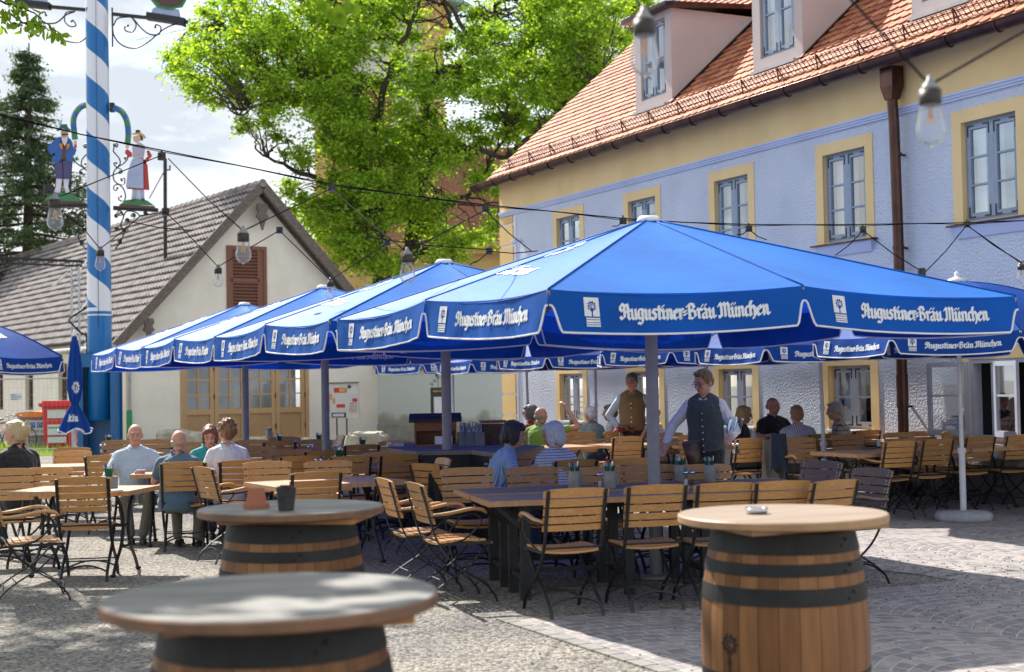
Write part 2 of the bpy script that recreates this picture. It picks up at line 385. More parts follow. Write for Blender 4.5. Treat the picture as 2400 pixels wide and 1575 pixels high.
UP = [(24.79, 23.53), (22.06, 20.81), (19.34, 18.09), (16.58, 15.33), (13.81, 12.56), (11.08, 9.83), (8.35, 7.1)]
TR = .165
holes = []
for i, (a, b) in enumerate(UP):
    holes.append((b + TR, a - TR, 3.54, 4.98 - TR))
    if i != 4: holes.append((b + TR, a - TR, .86, 1.93 - TR))
DOOR = (11.9, 13.62, .80, 1.80)
holes.append(DOOR)
wm = MB()
sheet(wm, lambda u, q, v: Fc(u, q, v), 4, 27.1, 0, 5.12, holes, .16, 0, 1)
sheet(wm, lambda u, q, v: Fc(27.1, u, v), 0, 11, 0, 5.12, [], .1, 0)
build(wm, 'wall', [m_rough, m_yellow], house, world=True)
g = MB(); fbox(g, Fc, 4, 27.13, -.03, .2, 5.22, 5.86); build(g, 'frieze', m_yellow, house, world=True)
g = MB()
for k in range(3): fbox(g, Fc, 4, 27.14, -.03 - .018 * k, 0.1, 5.12 + k * .033, 5.153 + k * .033 - .0)
build(g, 'cornice', m_smoothlilac, house, world=True)
g = MB(); fbox(g, Fc, 4, 27.14, -.05, .1, 0, .5); build(g, 'plinth', m_plinth, house, world=True)
g = MB(); fbox(g, Fc, 13.75 - 3.7, 13.75, -.17, -.055, .48, .56); build(g, 'stone_ledge', m_kerb, house, world=True)
# quoins on the left corner
z = .5; i = 0
while z < 5.05:
    h = .40; g = MB()
    fbox(g, Fc, 27.14 - (.62 if i % 2 else .62), 27.15, -.035, .12, z, min(z + h, 5.1)); build(g, 'quoin', m_quoin, house, world=True); z += h + .045; i += 1
g = MB(); fbox(g, Fc, 26.42, 27.12, -.015, .1, .5, 5.1); build(g, 'quoin_backing', m_white, house, world=True)

def window(fnq, s0, s1, z0, z1, rows, parent, trim=True, sill='lilac', recess=.10, fm=None, cur=True):
    """s0>s1 (s0 is the left jamb as seen)"""
    fm = fm or m_wframe
    f = MB(); w_ = s0 - s1; mid = (s0 + s1) / 2
    fbox(f, fnq, s1, s1 + .045, recess, recess + .06, z0, z1); fbox(f, fnq, s0 - .045, s0, recess, recess + .06, z0, z1)
    fbox(f, fnq, s1 + .045, s0 - .045, recess, recess + .06, z0, z0 + .045); fbox(f, fnq, s1 + .045, s0 - .045, recess, recess + .06, z1 - .045, z1)
    fbox(f, fnq, mid - .03, mid + .03, recess - .02, recess + .06, z0 + .045, z1 - .045)
    r0, r1 = recess - .018, recess + .04
    for a, b in ((s1 + .045, mid - .03), (mid + .03, s0 - .045)):
        fbox(f, fnq, a, a + .05, r0, r1, z0 + .045, z1 - .045); fbox(f, fnq, b - .05, b, r0, r1, z0 + .045, z1 - .045)
        fbox(f, fnq, a + .05, b - .05, r0, r1, z0 + .045, z0 + .11); fbox(f, fnq, a + .05, b - .05, r0, r1, z1 - .10, z1 - .045)
        for k in range(1, rows):
            zz = z0 + .11 + (z1 - z0 - .21) * k / rows; fbox(f, fnq, a + .05, b - .05, r0 + .005, r1 - .01, zz - .013, zz + .013)
    wo_ = build(f, 'window', fm, parent, world=True)
    p = MB()
    for a, b in ((s1 + .09, mid - .075), (mid + .075, s0 - .09)):
        p.add([fnq(a, recess + .01, z0 + .1), fnq(b, recess + .01, z0 + .1), fnq(b, recess + .01, z1 - .09), fnq(a, recess + .01, z1 - .09)], [(0, 1, 2, 3)])
    build(p, 'pane', m_pane if sill != 'low' else m_panelow, wo_, world=True)
    for a, b in ((s1 + .045, mid - .03), (mid + .03, s0 - .045)):
        for zc, sg in ((z1 - .055, -1), (z0 + .06, 1)):
            for e_, sx in ((a + .006, 1), (b - .006, -1)):
                h = MB()
                fbox(h, fnq, min(e_, e_ + sx * .11), max(e_, e_ + sx * .11), r0 - .007, r0 - .001, zc - .009, zc + .009)
                fbox(h, fnq, min(e_, e_ + sx * .018), max(e_, e_ + sx * .018), r0 - .0075, r0 - .0012, min(zc - .009, zc + sg * .13), max(zc - .009, zc + sg * .13))
                build(h, 'hinge', m_iron, wo_, world=True)
    if cur:
        c = MB(); rr = recess + .13
        for a, b in ((s1 + .05, s1 + .05 + w_ * .17), (s0 - .05 - w_ * .17, s0 - .05)):
            fbox(c, fnq, a, b, rr, rr + .02, z0 + .04, z1 - .05)
        fbox(c, fnq, mid - .05, mid + .05, rr, rr + .02, z0 + .04, z1 - .05)
        build(c, 'inner_frame', m_curtain, wo_, world=True)
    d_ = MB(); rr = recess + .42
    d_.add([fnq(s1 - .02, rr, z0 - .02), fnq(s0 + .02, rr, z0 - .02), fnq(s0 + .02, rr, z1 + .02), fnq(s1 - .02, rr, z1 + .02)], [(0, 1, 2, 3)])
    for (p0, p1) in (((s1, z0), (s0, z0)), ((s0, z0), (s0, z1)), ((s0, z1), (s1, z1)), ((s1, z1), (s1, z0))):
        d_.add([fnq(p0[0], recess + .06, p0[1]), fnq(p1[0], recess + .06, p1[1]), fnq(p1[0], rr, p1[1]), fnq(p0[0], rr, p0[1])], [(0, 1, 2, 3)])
    build(d_, 'interior_backing', m_room, wo_, world=True)
    if trim:
        t_ = MB(); o = -.012
        fbox(t_, fnq, s1 - TR, s1, o, .01, z0 - (.02 if sill == 'lilac' else .10), z1 + TR); fbox(t_, fnq, s0, s0 + TR, o, .01, z0 - (.02 if sill == 'lilac' else .10), z1 + TR)
        fbox(t_, fnq, s1, s0, o, .01, z1, z1 + TR)
        build(t_, 'window_trim', m_yellow, wo_, world=True)
        k = MB()
        if sill == 'lilac':
            fbox(k, fnq, s1 - .22, s0 + .22, -.10, .1, z0 - .045, z0 - .022)
            k2 = MB(); V = [fnq(s1 - .16, -.075, z0 - .048), fnq(s0 + .16, -.075, z0 - .048), fnq(s0 + .1, -.02, z0 - .20), fnq(s1 - .1, -.02, z0 - .20),
                            fnq(s1 - .16, .02, z0 - .048), fnq(s0 + .16, .02, z0 - .048), fnq(s0 + .1, .02, z0 - .20), fnq(s1 - .1, .02, z0 - .20)]
            k2.add(V, [(3, 2, 1, 0), (0, 1, 5, 4), (2, 3, 7, 6), (1, 2, 6, 5), (3, 0, 4, 7)])
            build(k2, 'sill_moulding', m_smoothlilac, wo_, world=True)
            build(k, 'sill', m_copper, wo_, world=True)
        else:
            fbox(k, fnq, s1 - .04, s0 + .04, -.05, .08, z0 - .04, z0 - .012); build(k, 'sill', m_white, wo_, world=True)
    return wo_
for i, (a, b) in enumerate(UP):
    window(Fc, a - TR, b + TR, 3.54, 4.98 - TR, 3, house, recess=.07)
    if i != 4: window(Fc, a - TR, b + TR, .86, 1.93 - TR, 2, house, sill='low', fm=m_wwhite, recess=.10)
# the double opening with its casements swung out, right edge
t_ = MB(); fbox(t_, Fc, DOOR[0] - .16, DOOR[1] + .14, -.014, .012, 1.80, 1.95); fbox(t_, Fc, DOOR[1], DOOR[1] + .14, -.014, .012, .5, 1.80)
fr = MB(); fbox(fr, Fc, DOOR[1] - .06, DOOR[1], .0, .14, .80, 1.80); fbox(fr, Fc, DOOR[0], DOOR[1] - .06, .0, .14, 1.745, 1.80); fbox(fr, Fc, DOOR[0], DOOR[1] - .06, -.02, .14, .80, .84)
fbox(fr, Fc, 13.22, 13.28, .02, .10, .84, 1.745)
dw = build(fr, 'window', m_wwhite, house, world=True); build(t_, 'window_trim', m_yellow, dw, world=True)
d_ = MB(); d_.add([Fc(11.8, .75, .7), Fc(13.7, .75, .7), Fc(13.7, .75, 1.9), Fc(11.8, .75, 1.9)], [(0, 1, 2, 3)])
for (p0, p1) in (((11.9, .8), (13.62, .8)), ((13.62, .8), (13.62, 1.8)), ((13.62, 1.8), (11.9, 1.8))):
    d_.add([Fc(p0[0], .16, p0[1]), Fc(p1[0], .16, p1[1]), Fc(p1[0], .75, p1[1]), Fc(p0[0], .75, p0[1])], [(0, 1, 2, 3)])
build(d_, 'interior_backing', m_room, dw, world=True)
def casement(hs, ang, w_, z0, z1, iron, nm='open_casement'):
    base = Fc(hs, -.02, 0); di = dF * cos(ang) - nF * sin(ang); dn = np.cross(di, (0, 0, 1))
    fn = lambda u, q, v: base + di * u + dn * q + np.array([0, 0, v])
    f = MB(); fbox(f, fn, 0, .055, -.02, .02, z0, z1); fbox(f, fn, w_ - .055, w_, -.02, .02, z0, z1); fbox(f, fn, .055, w_ - .055, -.02, .02, z0, z0 + .075)
    fbox(f, fn, .055, w_ - .055, -.02, .02, z1 - .06, z1); fbox(f, fn, .055, w_ - .055, -.015, .015, (z0 + z1) / 2 + .03, (z0 + z1) / 2 + .055)
    o = build(f, nm, m_wwhite, dw, world=True)
    p = MB(); p.add([fn(.05, 0, z0 + .07), fn(w_ - .05, 0, z0 + .07), fn(w_ - .05, 0, z1 - .05), fn(.05, 0, z1 - .05)], [(0, 1, 2, 3)]); 
    build(p, 'casement_glass', m_pane, dw, world=True)
casement(13.62, radians(14), .60, .83, 1.765, False)
casement(13.18, radians(163), .56, .83, 1.765, True)
# roof of beaver tail tiles
q0, z0, tp = -.34, 5.80, .885
sl_ = sqrt(1 + tp * tp); 
def Rf(s, t, h=0):      # t = distance up the slope, h = height above it
    return Fc(s, q0 + t / sl_ - h * tp / sl_, z0 + t * tp / sl_ + h / sl_)
DORM = [(22.25, 21.02), (18.62, 17.35), (14.95, 13.7), (11.3, 10.0)]
g = MB(); ex, tw = .205, .195
V = []; Fq = []; MI = []
def in_dormer(s, q, z):
    for a, b in DORM:
        if b - .02 < s < a + .02 and q > .62: return True
    return False
for r in range(47):
    t0 = r * ex - .02
    ncol = int((27.45 - 8.2) / tw)
    for c in range(ncol):
        s = 27.45 - (c + (.5 if r % 2 else 0)) * tw
        q_ = q0 + t0 / sl_
        if in_dormer(s - tw / 2, q_ + .1, 0): continue
        if s < 11 and r > 20: continue
        jl = rng.uniform(-.004, .004); up = rng.uniform(0, .005)
        pts = [(0.004, .075), (.04, .022), (tw / 2, 0), (tw - .04, .022), (tw - .004, .075), (tw - .004, .33), (.004, .33)]
        o = len(V)
        for (u, t) in pts: V.append(Rf(s - u, t0 + t + jl, .042 - .040 * (t / .33) + up))
        for (u, t) in pts[:5]: V.append(Rf(s - u, t0 + t + jl, .042 - .040 * (t / .33) + up - .020))
        Fq.append(tuple(range(o, o + 7))); 
        for k in range(4): Fq.append((o + k, o + 7 + k, o + 8 + k, o + k + 1))
        MI += [int(rng.integers(0, 3))] * 5
m_tile2 = M('red_tile', (.24, .06, .025), .75, .3, 6, col2=(.42, .125, .055), bump=.1); m_tile3 = M('pale_tile', (.40, .135, .06), .75, .3, 6, col2=(.58, .25, .125), bump=.1)
g.v = [tuple(p) for p in V]; g.f = Fq; g.m = MI
rf = build(g, 'roof', [m_tile, m_tile2, m_tile3], house, world=True)
g = MB(); V = [Rf(27.4, 0, -.03), Rf(4, 0, -.03), Rf(4, 11.5, -.03), Rf(27.4, 11.5, -.03)]; g.add(V, [(0, 1, 2, 3)]); g.add([Rf(27.4, 0, -.16), Rf(27.4, 0, -.03), Rf(27.4, 11.5, -.03), Rf(27.4, 11.5, -.16)], [(0, 1, 2, 3)])
build(g, 'roof_deck', M('roof_batten', (.14, .08, .05), .8), house, world=True)
# gutter with straps
g = MB(); P = []
for s in np.linspace(27.6, 8, 40):
    for k in range(7):
        a = pi + pi * k / 6; P.append(Fc(s, q0 - .08 + .098 * cos(a), z0 + .0 + .115 * sin(a) + .02))
for i in range(39):
    for k in range(6): g.f.append((i * 7 + k, i * 7 + k + 1, i * 7 + k + 8, i * 7 + k + 7))
g.v = [tuple(p) for p in P]; g.m = [0] * len(g.f); g.f.append(tuple(range(7))); g.m.append(0)
g.tube([Fc(27.6, q0 - .18, z0 + .025), Fc(8, q0 - .18, z0 + .025)], .013, 6)
gut = build(g, 'gutter', m_copper, house, smooth=True, world=True)
g = MB()
for s in np.arange(27.3, 9, -.82):
    g = MB(); g.tube([Fc(s, q0 - .08 + .106 * cos(a), z0 + .02 + .123 * sin(a)) for a in np.linspace(pi, 2 * pi, 9)], .009, 5)
    build(g, 'gutter_bracket', m_copper, gut, world=True)
# downpipe with hopper
g = MB(); s_ = 14.70
hp = [(.10, 5.52), (.13, 5.60), (.13, 5.80), (.10, 5.80)]
V = []
for w1, w2, zz in ((.07, .07, 5.30), (.12, .10, 5.48), (.12, .10, 5.74)):
    V += [Fc(s_ - w1, -.19 - w2, zz), Fc(s_ + w1, -.19 - w2, zz), Fc(s_ + w1, -.19 + w2, zz), Fc(s_ - w1, -.19 + w2, zz)]
g.add(V, [(0, 1, 5, 4), (1, 2, 6, 5), (2, 3, 7, 6), (3, 0, 4, 7), (4, 5, 9, 8), (5, 6, 10, 9), (6, 7, 11, 10), (7, 4, 8, 11), (8, 9, 10, 11), (3, 2, 1, 0)])
g.tube([Fc(s_, -.19, 5.3), Fc(s_, -.17, 5.0), Fc(s_, -.15, 3.5), Fc(s_, -.15, .05)], .072, 14)
g.tube([Fc(s_, -.15, 1.62), Fc(s_, -.15, 1.2)], .08, 14)
dp = build(g, 'downpipe', m_copper, house, world=True)
g = MB()
for zz in (4.55, 3.3, 2.2, 1.18): g.tube([Fc(s_, -.15, zz), Fc(s_, -.15, zz + .035)], .083, 14); g.beam(Fc(s_, -.08, zz + .015), Fc(s_, .02, zz + .015), .03, .03)
build(g, 'pipe_bracket', m_copper, dp, world=True)
# snow guard lattice
g = MB(); tg = .50
for h in (.03, .085, .14, .195): g.tube([Rf(26.9, tg, h), Rf(9, tg, h)], .0075, 4)
for s in np.arange(26.9, 9, -.09): g.tube([Rf(s, tg, .02), Rf(s, tg, .205)], .006, 4)
for s in np.arange(26.5, 9, -.92): g.tube([Rf(s, tg - .01, .22), Rf(s, tg - .14, .005)], .011, 4); g.tube([Rf(s, tg - .01, .22), Rf(s, tg - .02, .005)], .011, 4)
build(g, 'snow_guard', M('snow_guard_iron', (.10, .045, .035), .5, .3, 8, metal=.3), house, world=True)
# dormers
DQ = .42
for (a, b) in DORM:
    zb = z0 + (DQ - q0) * tp; zt = zb + 1.70
    g = MB()
    fd = lambda u, q, v: Fc(u, q + DQ, v)
    sheet(g, fd, b, a, zb - .08, zt, [(b + .20, a - .20, zb + .22, zt - .12)], .10)
    for s_e in (a, b):
        back = (zt - z0) / tp + q0
        V = [Fc(s_e, DQ, zb - .05), Fc(s_e, DQ, zt), Fc(s_e, back, zt)]; g.add(V, [(0, 1, 2)])
    dm = build(g, 'dormer', m_pink, house, world=True)
    back = (zt - z0) / tp + q0 + .6
    g = MB(); V = [Fc(a + .14, DQ - .2, zt - .02), Fc(b - .14, DQ - .2, zt - .02), Fc(b - .14, back, zt + .16), Fc(a + .14, back, zt + .16)]
    g.add(V + [v + np.array([0, 0, .09]) for v in V], [(3, 2, 1, 0), (4, 5, 6, 7), (0, 1, 5, 4), (1, 2, 6, 5), (2, 3, 7, 6), (3, 0, 4, 7)])
    build(g, 'dormer_roof', m_copper, dm, world=True)
    g = MB()
    fbox(g, fd, b + .08, a - .08, -.12, .02, zb - .02, zb + .03); build(g, 'dormer_apron', M('zinc_flashing', (.45, .43, .43), .4, .1, metal=.3), dm, world=True)
    g = MB()
    for s_e in (a + .012, b - .012):
        g.beam(Fc(s_e, DQ - .05, zb + .0), Fc(s_e, (zt - z0) / tp + q0, zt + .06), .05, .05)
    build(g, 'flashing', m_copper, dm, world=True)
    wd = window(fd, a - .20, b + .20, zb + .22, zt - .12, 2, house, trim=False, recess=.05)
# security camera on the quoin corner
g = MB(); g.tube([Fc(26.2, 0, 4.55), Fc(26.2, -.1, 4.55)], .03, 8); g.ell(Fc(26.2, -.16, 4.52), (.07, .07, .07)); build(g, 'security_camera', m_white, house, world=True, smooth=True)

# ------------------------------------------------------------------ the barn
AB = radians(34.5); gB = np.array([cos(AB), sin(AB), 0]); aB = np.array([-sin(AB), cos(AB), 0]); LB = at(296, 1035, 39.0); LB[2] = 0
def Bg(u, q, v): return LB + gB * u + aB * q + np.array([0, 0, v])       # gable: u along it, q backwards
def Bs(u, q, v): return LB + aB * u + gB * q + np.array([0, 0, v])       # long side: u backwards, q into barn
m_barnwall = plaster('barn_limewash', (.76, .69, .57), (.86, .79, .67), 9, .01, .9)
m_oldwood = M('weathered_barge_board', (.09, .07, .055), .85, .4, 5, st=(2, 2, 12), col2=(.22, .18, .15), bump=.4, bscale=12)
m_cement = M('cement_tile', (.16, .14, .13), .9, .35, 3, col2=(.34, .295, .275), bump=.2)
barn = thing('barn', 'old whitewashed barn with grey tiled roof, weathered gable boards and wooden folding doors', 'barn', tuple(LB), AB)
WB, RZ, EZ = 7.9, 7.42, 3.18
g = MB()
dh = (1.55, 5.55, .02, 2.55); sh = (2.98, 4.22, 3.7, 5.70)
sheet(g, Bg, 0, WB, 0, EZ, [dh], .2)
mid = WB / 2
zr = lambda u: EZ + (RZ - EZ) * (1 - abs(u - mid) / mid)
us = [0, 1.2, 2.2, 2.98, mid, 4.22, 5.2, 6.4, WB]
for a, b in zip(us, us[1:]):
    if a >= 2.98 and b <= 4.22:
        g.add([Bg(a, 0, EZ), Bg(b, 0, EZ), Bg(b, 0, 3.7), Bg(a, 0, 3.7)], [(0, 1, 2, 3)]); g.add([Bg(a, 0, 5.7), Bg(b, 0, 5.7), Bg(b, 0, zr(b)), Bg(a, 0, zr(a))], [(0, 1, 2, 3)])
    else: g.add([Bg(a, 0, EZ), Bg(b, 0, EZ), Bg(b, 0, zr(b)), Bg(a, 0, zr(a))], [(0, 1, 2, 3)])
wins = [(5.2 + k * 3.6, 6.1 + k * 3.6, 1.0, 2.45) for k in range(6)]
sheet(g, Bs, 0, 28, 0, EZ, wins, .25)
build(g, 'wall', m_barnwall, barn, world=True)
for (a, b, c, d) in wins[:5]:
    f = MB(); fbox(f, Bs, a, a + .09, .12, .2, c, d); fbox(f, Bs, b - .09, b, .12, .2, c, d); fbox(f, Bs, a + .09, b - .09, .12, .2, d - .09, d); fbox(f, Bs, a + .09, b - .09, .12, .2, c, c + .09)
    fbox(f, Bs, (a + b) / 2 - .04, (a + b) / 2 + .04, .12, .2, c + .09, d - .09)
    for zz in (1.5, 1.95): fbox(f, Bs, a + .09, (a + b) / 2 - .04, .13, .19, zz - .02, zz + .02); fbox(f, Bs, (a + b) / 2 + .04, b - .09, .13, .19, zz - .02, zz + .02)
    o = build(f, 'window', M('brown_frame', (.13, .06, .035), .6), barn, world=True)
    f = MB(); f.add([Bs(a, .24, c), Bs(b, .24, c), Bs(b, .24, d), Bs(a, .24, d)], [(0, 1, 2, 3)]); build(f, 'pane', M('dusty_glass', (.16, .17, .19), .2, .3), o, world=True)
# roof: rows of waved cement tiles, both slopes
def slope(side):
    V = []; Fq = []; MI = []; RL = sqrt(mid ** 2 + (RZ - EZ) ** 2); n_rows = 19; ov = .35; tot = RL + ov; ex = tot / n_rows
    us = np.arange(-.45, 27.0, .24 / 6)
    ph = (us / .24) * 2 * pi
    for r in range(n_rows):
        t0, t1 = r * ex - ov, (r + 1) * ex - ov + .05
        for (t, hh) in ((t0, -.03), (t0, .085), (t1, .0)):
            for u, p in zip(us, ph):
                uu = u; x = (t / RL) * mid; z = EZ + (t / RL) * (RZ - EZ) + hh + (.024 * cos(p) if hh > -.02 else 0) + (.012 * sin(p * .13 + r * 2.1) * .5)
                V.append(Bs(uu, x if side == 0 else WB - x, z + .06))
        o = r * 3 * len(us); n = len(us)
        for k in range(2):
            for i in range(n - 1):
                a = o + k * n + i
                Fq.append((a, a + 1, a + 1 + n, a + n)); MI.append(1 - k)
    return V, Fq, MI
g = MB()
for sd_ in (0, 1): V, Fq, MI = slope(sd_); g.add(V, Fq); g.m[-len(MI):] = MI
broof = build(g, 'roof', [m_cement, M('shade_dark_tile_lip', (.045, .04, .035), .95, .4, 5)], barn, world=True)  # row lips coloured dark to deepen the shade under each tile row
g = MB()
for i in range(62):
    u = -.45 + i * .44; g.tube([Bs(u, mid, RZ + .09), Bs(u + .47, mid, RZ + .07)], [.115, .10], 10)
build(g, 'ridge_tile', m_cement, broof, world=True)
g = MB()
tipL = Bg(-.42, -.42, EZ - .40); ap = Bg(mid, -.42, RZ + .04); tipR = Bg(WB + .42, -.42, EZ - .40)
g.beam(tipL, ap, .05, .26); g.beam(ap, tipR, .05, .26)
for q in (-.36, .0):
    g.beam(Bg(-.42, q, EZ - .44), Bg(mid, q, RZ - .06), .09, .16); g.beam(Bg(mid, q, RZ - .06), Bg(WB + .42, q, EZ - .44), .09, .16)
for k in range(34):     # boarding under the overhang
    f_ = (k + .5) / 34
    for sx in (0, 1):
        u = (mid + .42) * f_ - .42; u2 = u if sx == 0 else WB - u; z = EZ - .45 + (RZ - EZ + .45) * f_
        g.beam(Bg(u2, -.40, z + .10), Bg(u2, .0, z + .10), .11, .02, up=(gB[0] * (1 if sx else -1), gB[1] * (1 if sx else -1), 1))
bb = build(g, 'barge_board', m_oldwood, barn, world=True)
def finial(u, z0_, s):
    g = MB(); pr = [(0, 0), (.16, 0), (.2, -.15), (.12, -.3), (.22, -.42), (.1, -.52), (.06, -.68), (0, -.86), (-.06, -.68), (-.1, -.52), (-.22, -.42), (-.12, -.3), (-.2, -.15), (-.16, 0)]
    g.prism([(a * s, b * s) for a, b in pr], lambda a, b, t: Bg(u + a, -.36 + t, z0_ + b), 0, .09); build(g, 'carved_bracket', m_oldwood, bb, world=True)
finial(.55, EZ + .38, .75); finial(mid + .02, RZ - .5, .9)
# rainwater gutter of the barn
m_zinc = M('zinc_gutter', (.36, .34, .31), .45, .2, 6, metal=.4)
g = MB(); g.tube([Bs(-.5, -.5, EZ - .42), Bs(26.5, -.5, EZ - .36)], .085, 10)
for u in np.arange(0, 26, 1.1): g.tube([Bs(u, -.5, EZ - .42), Bs(u + .03, -.5, EZ - .42)], .095, 10)
build(g, 'gutter', m_zinc, barn, world=True)
g = MB(); g.tube([Bs(.3, -.5, EZ - .45), Bg(.28, -.22, 2.5), Bg(.05, -.12, 2.35), Bg(.05, -.12, 1.05)], .055, 10); build(g, 'downpipe', m_zinc, barn, world=True)
g = MB(); g.tube([Bg(.05, -.12, 1.05), Bg(.05, -.12, 0)], .075, 10); build(g, 'green_standpipe', M('green_plastic', (.01, .24, .08), .4, .1), barn, world=True)
# shutter in the gable
m_shut = M('brown_louvre', (.16, .062, .035), .65, .3, 5, st=(2, 2, 30), col2=(.24, .10, .06))
g = MB(); fbox(g, Bg, 2.98, 3.08, -.05, .06, 3.7, 5.7); fbox(g, Bg, 4.12, 4.22, -.05, .06, 3.7, 5.7); fbox(g, Bg, 3.08, 4.12, -.05, .06, 5.6, 5.7)
fbox(g, Bg, 3.08, 4.12, -.03, .04, 4.66, 4.76); fbox(g, Bg, 3.08, 3.17, -.03, .04, 3.7, 5.6); fbox(g, Bg, 3.93, 4.0, -.03, .04, 3.7, 5.6); fbox(g, Bg, 4.0, 4.12, -.02, .0, 3.7, 5.6)
for z in np.arange(3.76, 5.58, .095):
    if 4.62 < z < 4.78: continue
    V = [Bg(3.17, -.045, z), Bg(3.93, -.045, z), Bg(3.93, .02, z + .055), Bg(3.17, .02, z + .055)]; g.add(V + [v + np.array([0, 0, .018]) for v in V], [(3, 2, 1, 0), (4, 5, 6, 7), (0, 1, 5, 4), (2, 3, 7, 6)])
fbox(g, Bg, 3.1, 4.1, .05, .07, 3.7, 5.6)
build(g, 'shutter', m_shut, barn, world=True)
# folding doors: four leaves
m_oak = M('oak_door', (.42, .24, .10), .55, .25, 4, st=(3, 3, 25), col2=(.58, .36, .17)); m_oak2 = M('oak_panel', (.38, .21, .085), .55, .3, 3, st=(30, 30, 3), col2=(.60, .37, .18))
d0, d1, dzb, dzt = dh
g = MB(); fbox(g, Bg, d0, d0 + .1, .02, .2, 0, dzt); fbox(g, Bg, d1 - .1, d1, .02, .2, 0, dzt); fbox(g, Bg, d0 + .1, d1 - .1, .02, .2, dzt - .1, dzt); build(g, 'door_frame', m_oak, barn, world=True)
lw = (d1 - d0 - .2) / 4
for k in range(4):
    a = d0 + .1 + lw * k + .008; b = a + lw - .016; g = MB(); q = .07
    fbox(g, Bg, a, a + .12, q, q + .07, .03, dzt - .1); fbox(g, Bg, b - .12, b, q, q + .07, .03, dzt - .1)
    for z0_, z1_ in ((.03, .14), (.86, 1.02), (dzt - .22, dzt - .1)): fbox(g, Bg, a + .12, b - .12, q, q + .07, z0_, z1_)
    fbox(g, Bg, (a + b) / 2 - .02, (a + b) / 2 + .02, q + .01, q + .06, 1.02, dzt - .22)
    for zz in (1.42, 1.85): fbox(g, Bg, a + .12, (a + b) / 2 - .02, q + .01, q + .06, zz - .02, zz + .02); fbox(g, Bg, (a + b) / 2 + .02, b - .12, q + .01, q + .06, zz - .02, zz + .02)
    o = build(g, 'door', m_oak, barn, world=True)
    p = MB(); p.add([Bg(a + .1, q + .04, 1.0), Bg(b - .1, q + .04, 1.0), Bg(b - .1, q + .04, dzt - .2), Bg(a + .1, q + .04, dzt - .2)], [(0, 1, 2, 3)]); build(p, 'door_glass', m_pane, o, world=True)
    # diamond boarding
    p = MB(); ca, cz = (a + b) / 2, .50; hw, hh = (b - a) / 2 - .12, .36
    for j in range(7):
        f0, f1 = j / 7, (j + .86) / 7
        for sx in (-1, 1):
            for sz in (-1, 1):
                P4 = []
                for f_ in (f0, f1):
                    f2 = 1 - f_
                    P4.append((f2, f_))
                # boards parallel to the diamond edge
                e0, e1 = f0, f1
                V = [Bg(ca + sx * hw * e0, q + .045 - .012 * (j % 2), cz), Bg(ca + sx * hw * e1, q + .045 - .012 * (j % 2), cz), Bg(ca, q + .045 - .012 * (j % 2), cz + sz * hh * e1), Bg(ca, q + .045 - .012 * (j % 2), cz + sz * hh * e0)]
                p.add(V, [(0, 1, 2, 3)])
                V = [Bg(ca + sx * hw, q + .045 - .012 * (j % 2), cz + sz * hh * e0), Bg(ca + sx * hw, q + .045 - .012 * (j % 2), cz + sz * hh * e1), Bg(ca + sx * hw * e1, q + .045 - .012 * (j % 2), cz + sz * hh), Bg(ca + sx * hw * e0, q + .045 - .012 * (j % 2), cz + sz * hh)]
                p.add(V, [(0, 1, 2, 3)])
    fbox(p, Bg, a + .1, b - .1, q + .05, q + .06, .1, .9)
    build(p, 'door_panel', m_oak2, o, world=True)
    for zz in (.4, 1.3, 2.1): h = MB(); fbox(h, Bg, b - .015, b + .02, q - .02, q, zz, zz + .14); build(h, 'hinge', m_iron, o, world=True)
g = MB(); g.add([Bg(d0, .9, 0), Bg(d1, .9, 0), Bg(d1, .9, dzt), Bg(d0, .9, dzt)], [(0, 1, 2, 3)]); build(g, 'interior_backing', M('pale_reflection_backing', (.6, .62, .6), .9, .3, 1), barn, world=True)  # backing coloured pale so the door panes look whitened by reflections

# ------------------------------------------------------------------ garden wall
W0, W1 = Bg(WB - .05, .0, 0), np.array([.9, 38.0, 0.]); wd_ = (W1 - W0); wl = np.linalg.norm(wd_); wd_ /= wl; wn = np.array([-wd_[1], wd_[0], 0])
def Wf(u, q, v): return W0 + wd_ * u + wn * q + np.array([0, 0, v])
gw = thing('garden_wall', 'long pale greenish plaster wall with tile coping between barn and inn', 'wall', tuple(W0), atan2(wd_[1], wd_[0]))
def wallmat():
    m, t, b = shade('stained_plaster'); n_ = t.nodes.new; l = t.links.new; b.inputs['Roughness'].default_value = .9
    tcx = n_('ShaderNodeTexCoord'); s = n_('ShaderNodeSeparateXYZ'); l(tcx.outputs['Object'], s.inputs[0])
    nx = n_('ShaderNodeTexNoise'); nx.inputs['Scale'].default_value = 1.3; nx.inputs['Detail'].default_value = 8; l(tcx.outputs['Object'], nx.inputs[0])
    h = math_(n_, l, 'ADD', s.outputs[2], math_(n_, l, 'MULTIPLY', nx.outputs[0], -1.1))
    r = n_('ShaderNodeValToRGB'); e = r.color_ramp.elements; e[0].position = 0; e[0].color = (.34, .33, .27, 1); e[1].position = .22; e[1].color = (.60, .63, .56, 1); x = e.new(.09); x.color = (.42, .40, .32, 1)
    l(h, r.inputs[0]); l(r.outputs[0], b.inputs[0])
    nb = n_('ShaderNodeTexNoise'); nb.inputs['Scale'].default_value = 7; nb.inputs['Detail'].default_value = 5; l(tcx.outputs['Object'], nb.inputs[0]); bp = n_('ShaderNodeBump'); bp.inputs['Distance'].default_value = .02; bp.inputs['Strength'].default_value = .5
    l(nb.outputs[0], bp.inputs['Height']); l(bp.outputs[0], b.inputs['Normal']); return m
g = MB(); fbox(g, Wf, 0, wl, 0, .3, 0, 2.12); build(g, 'wall', wallmat(), gw, world=True)
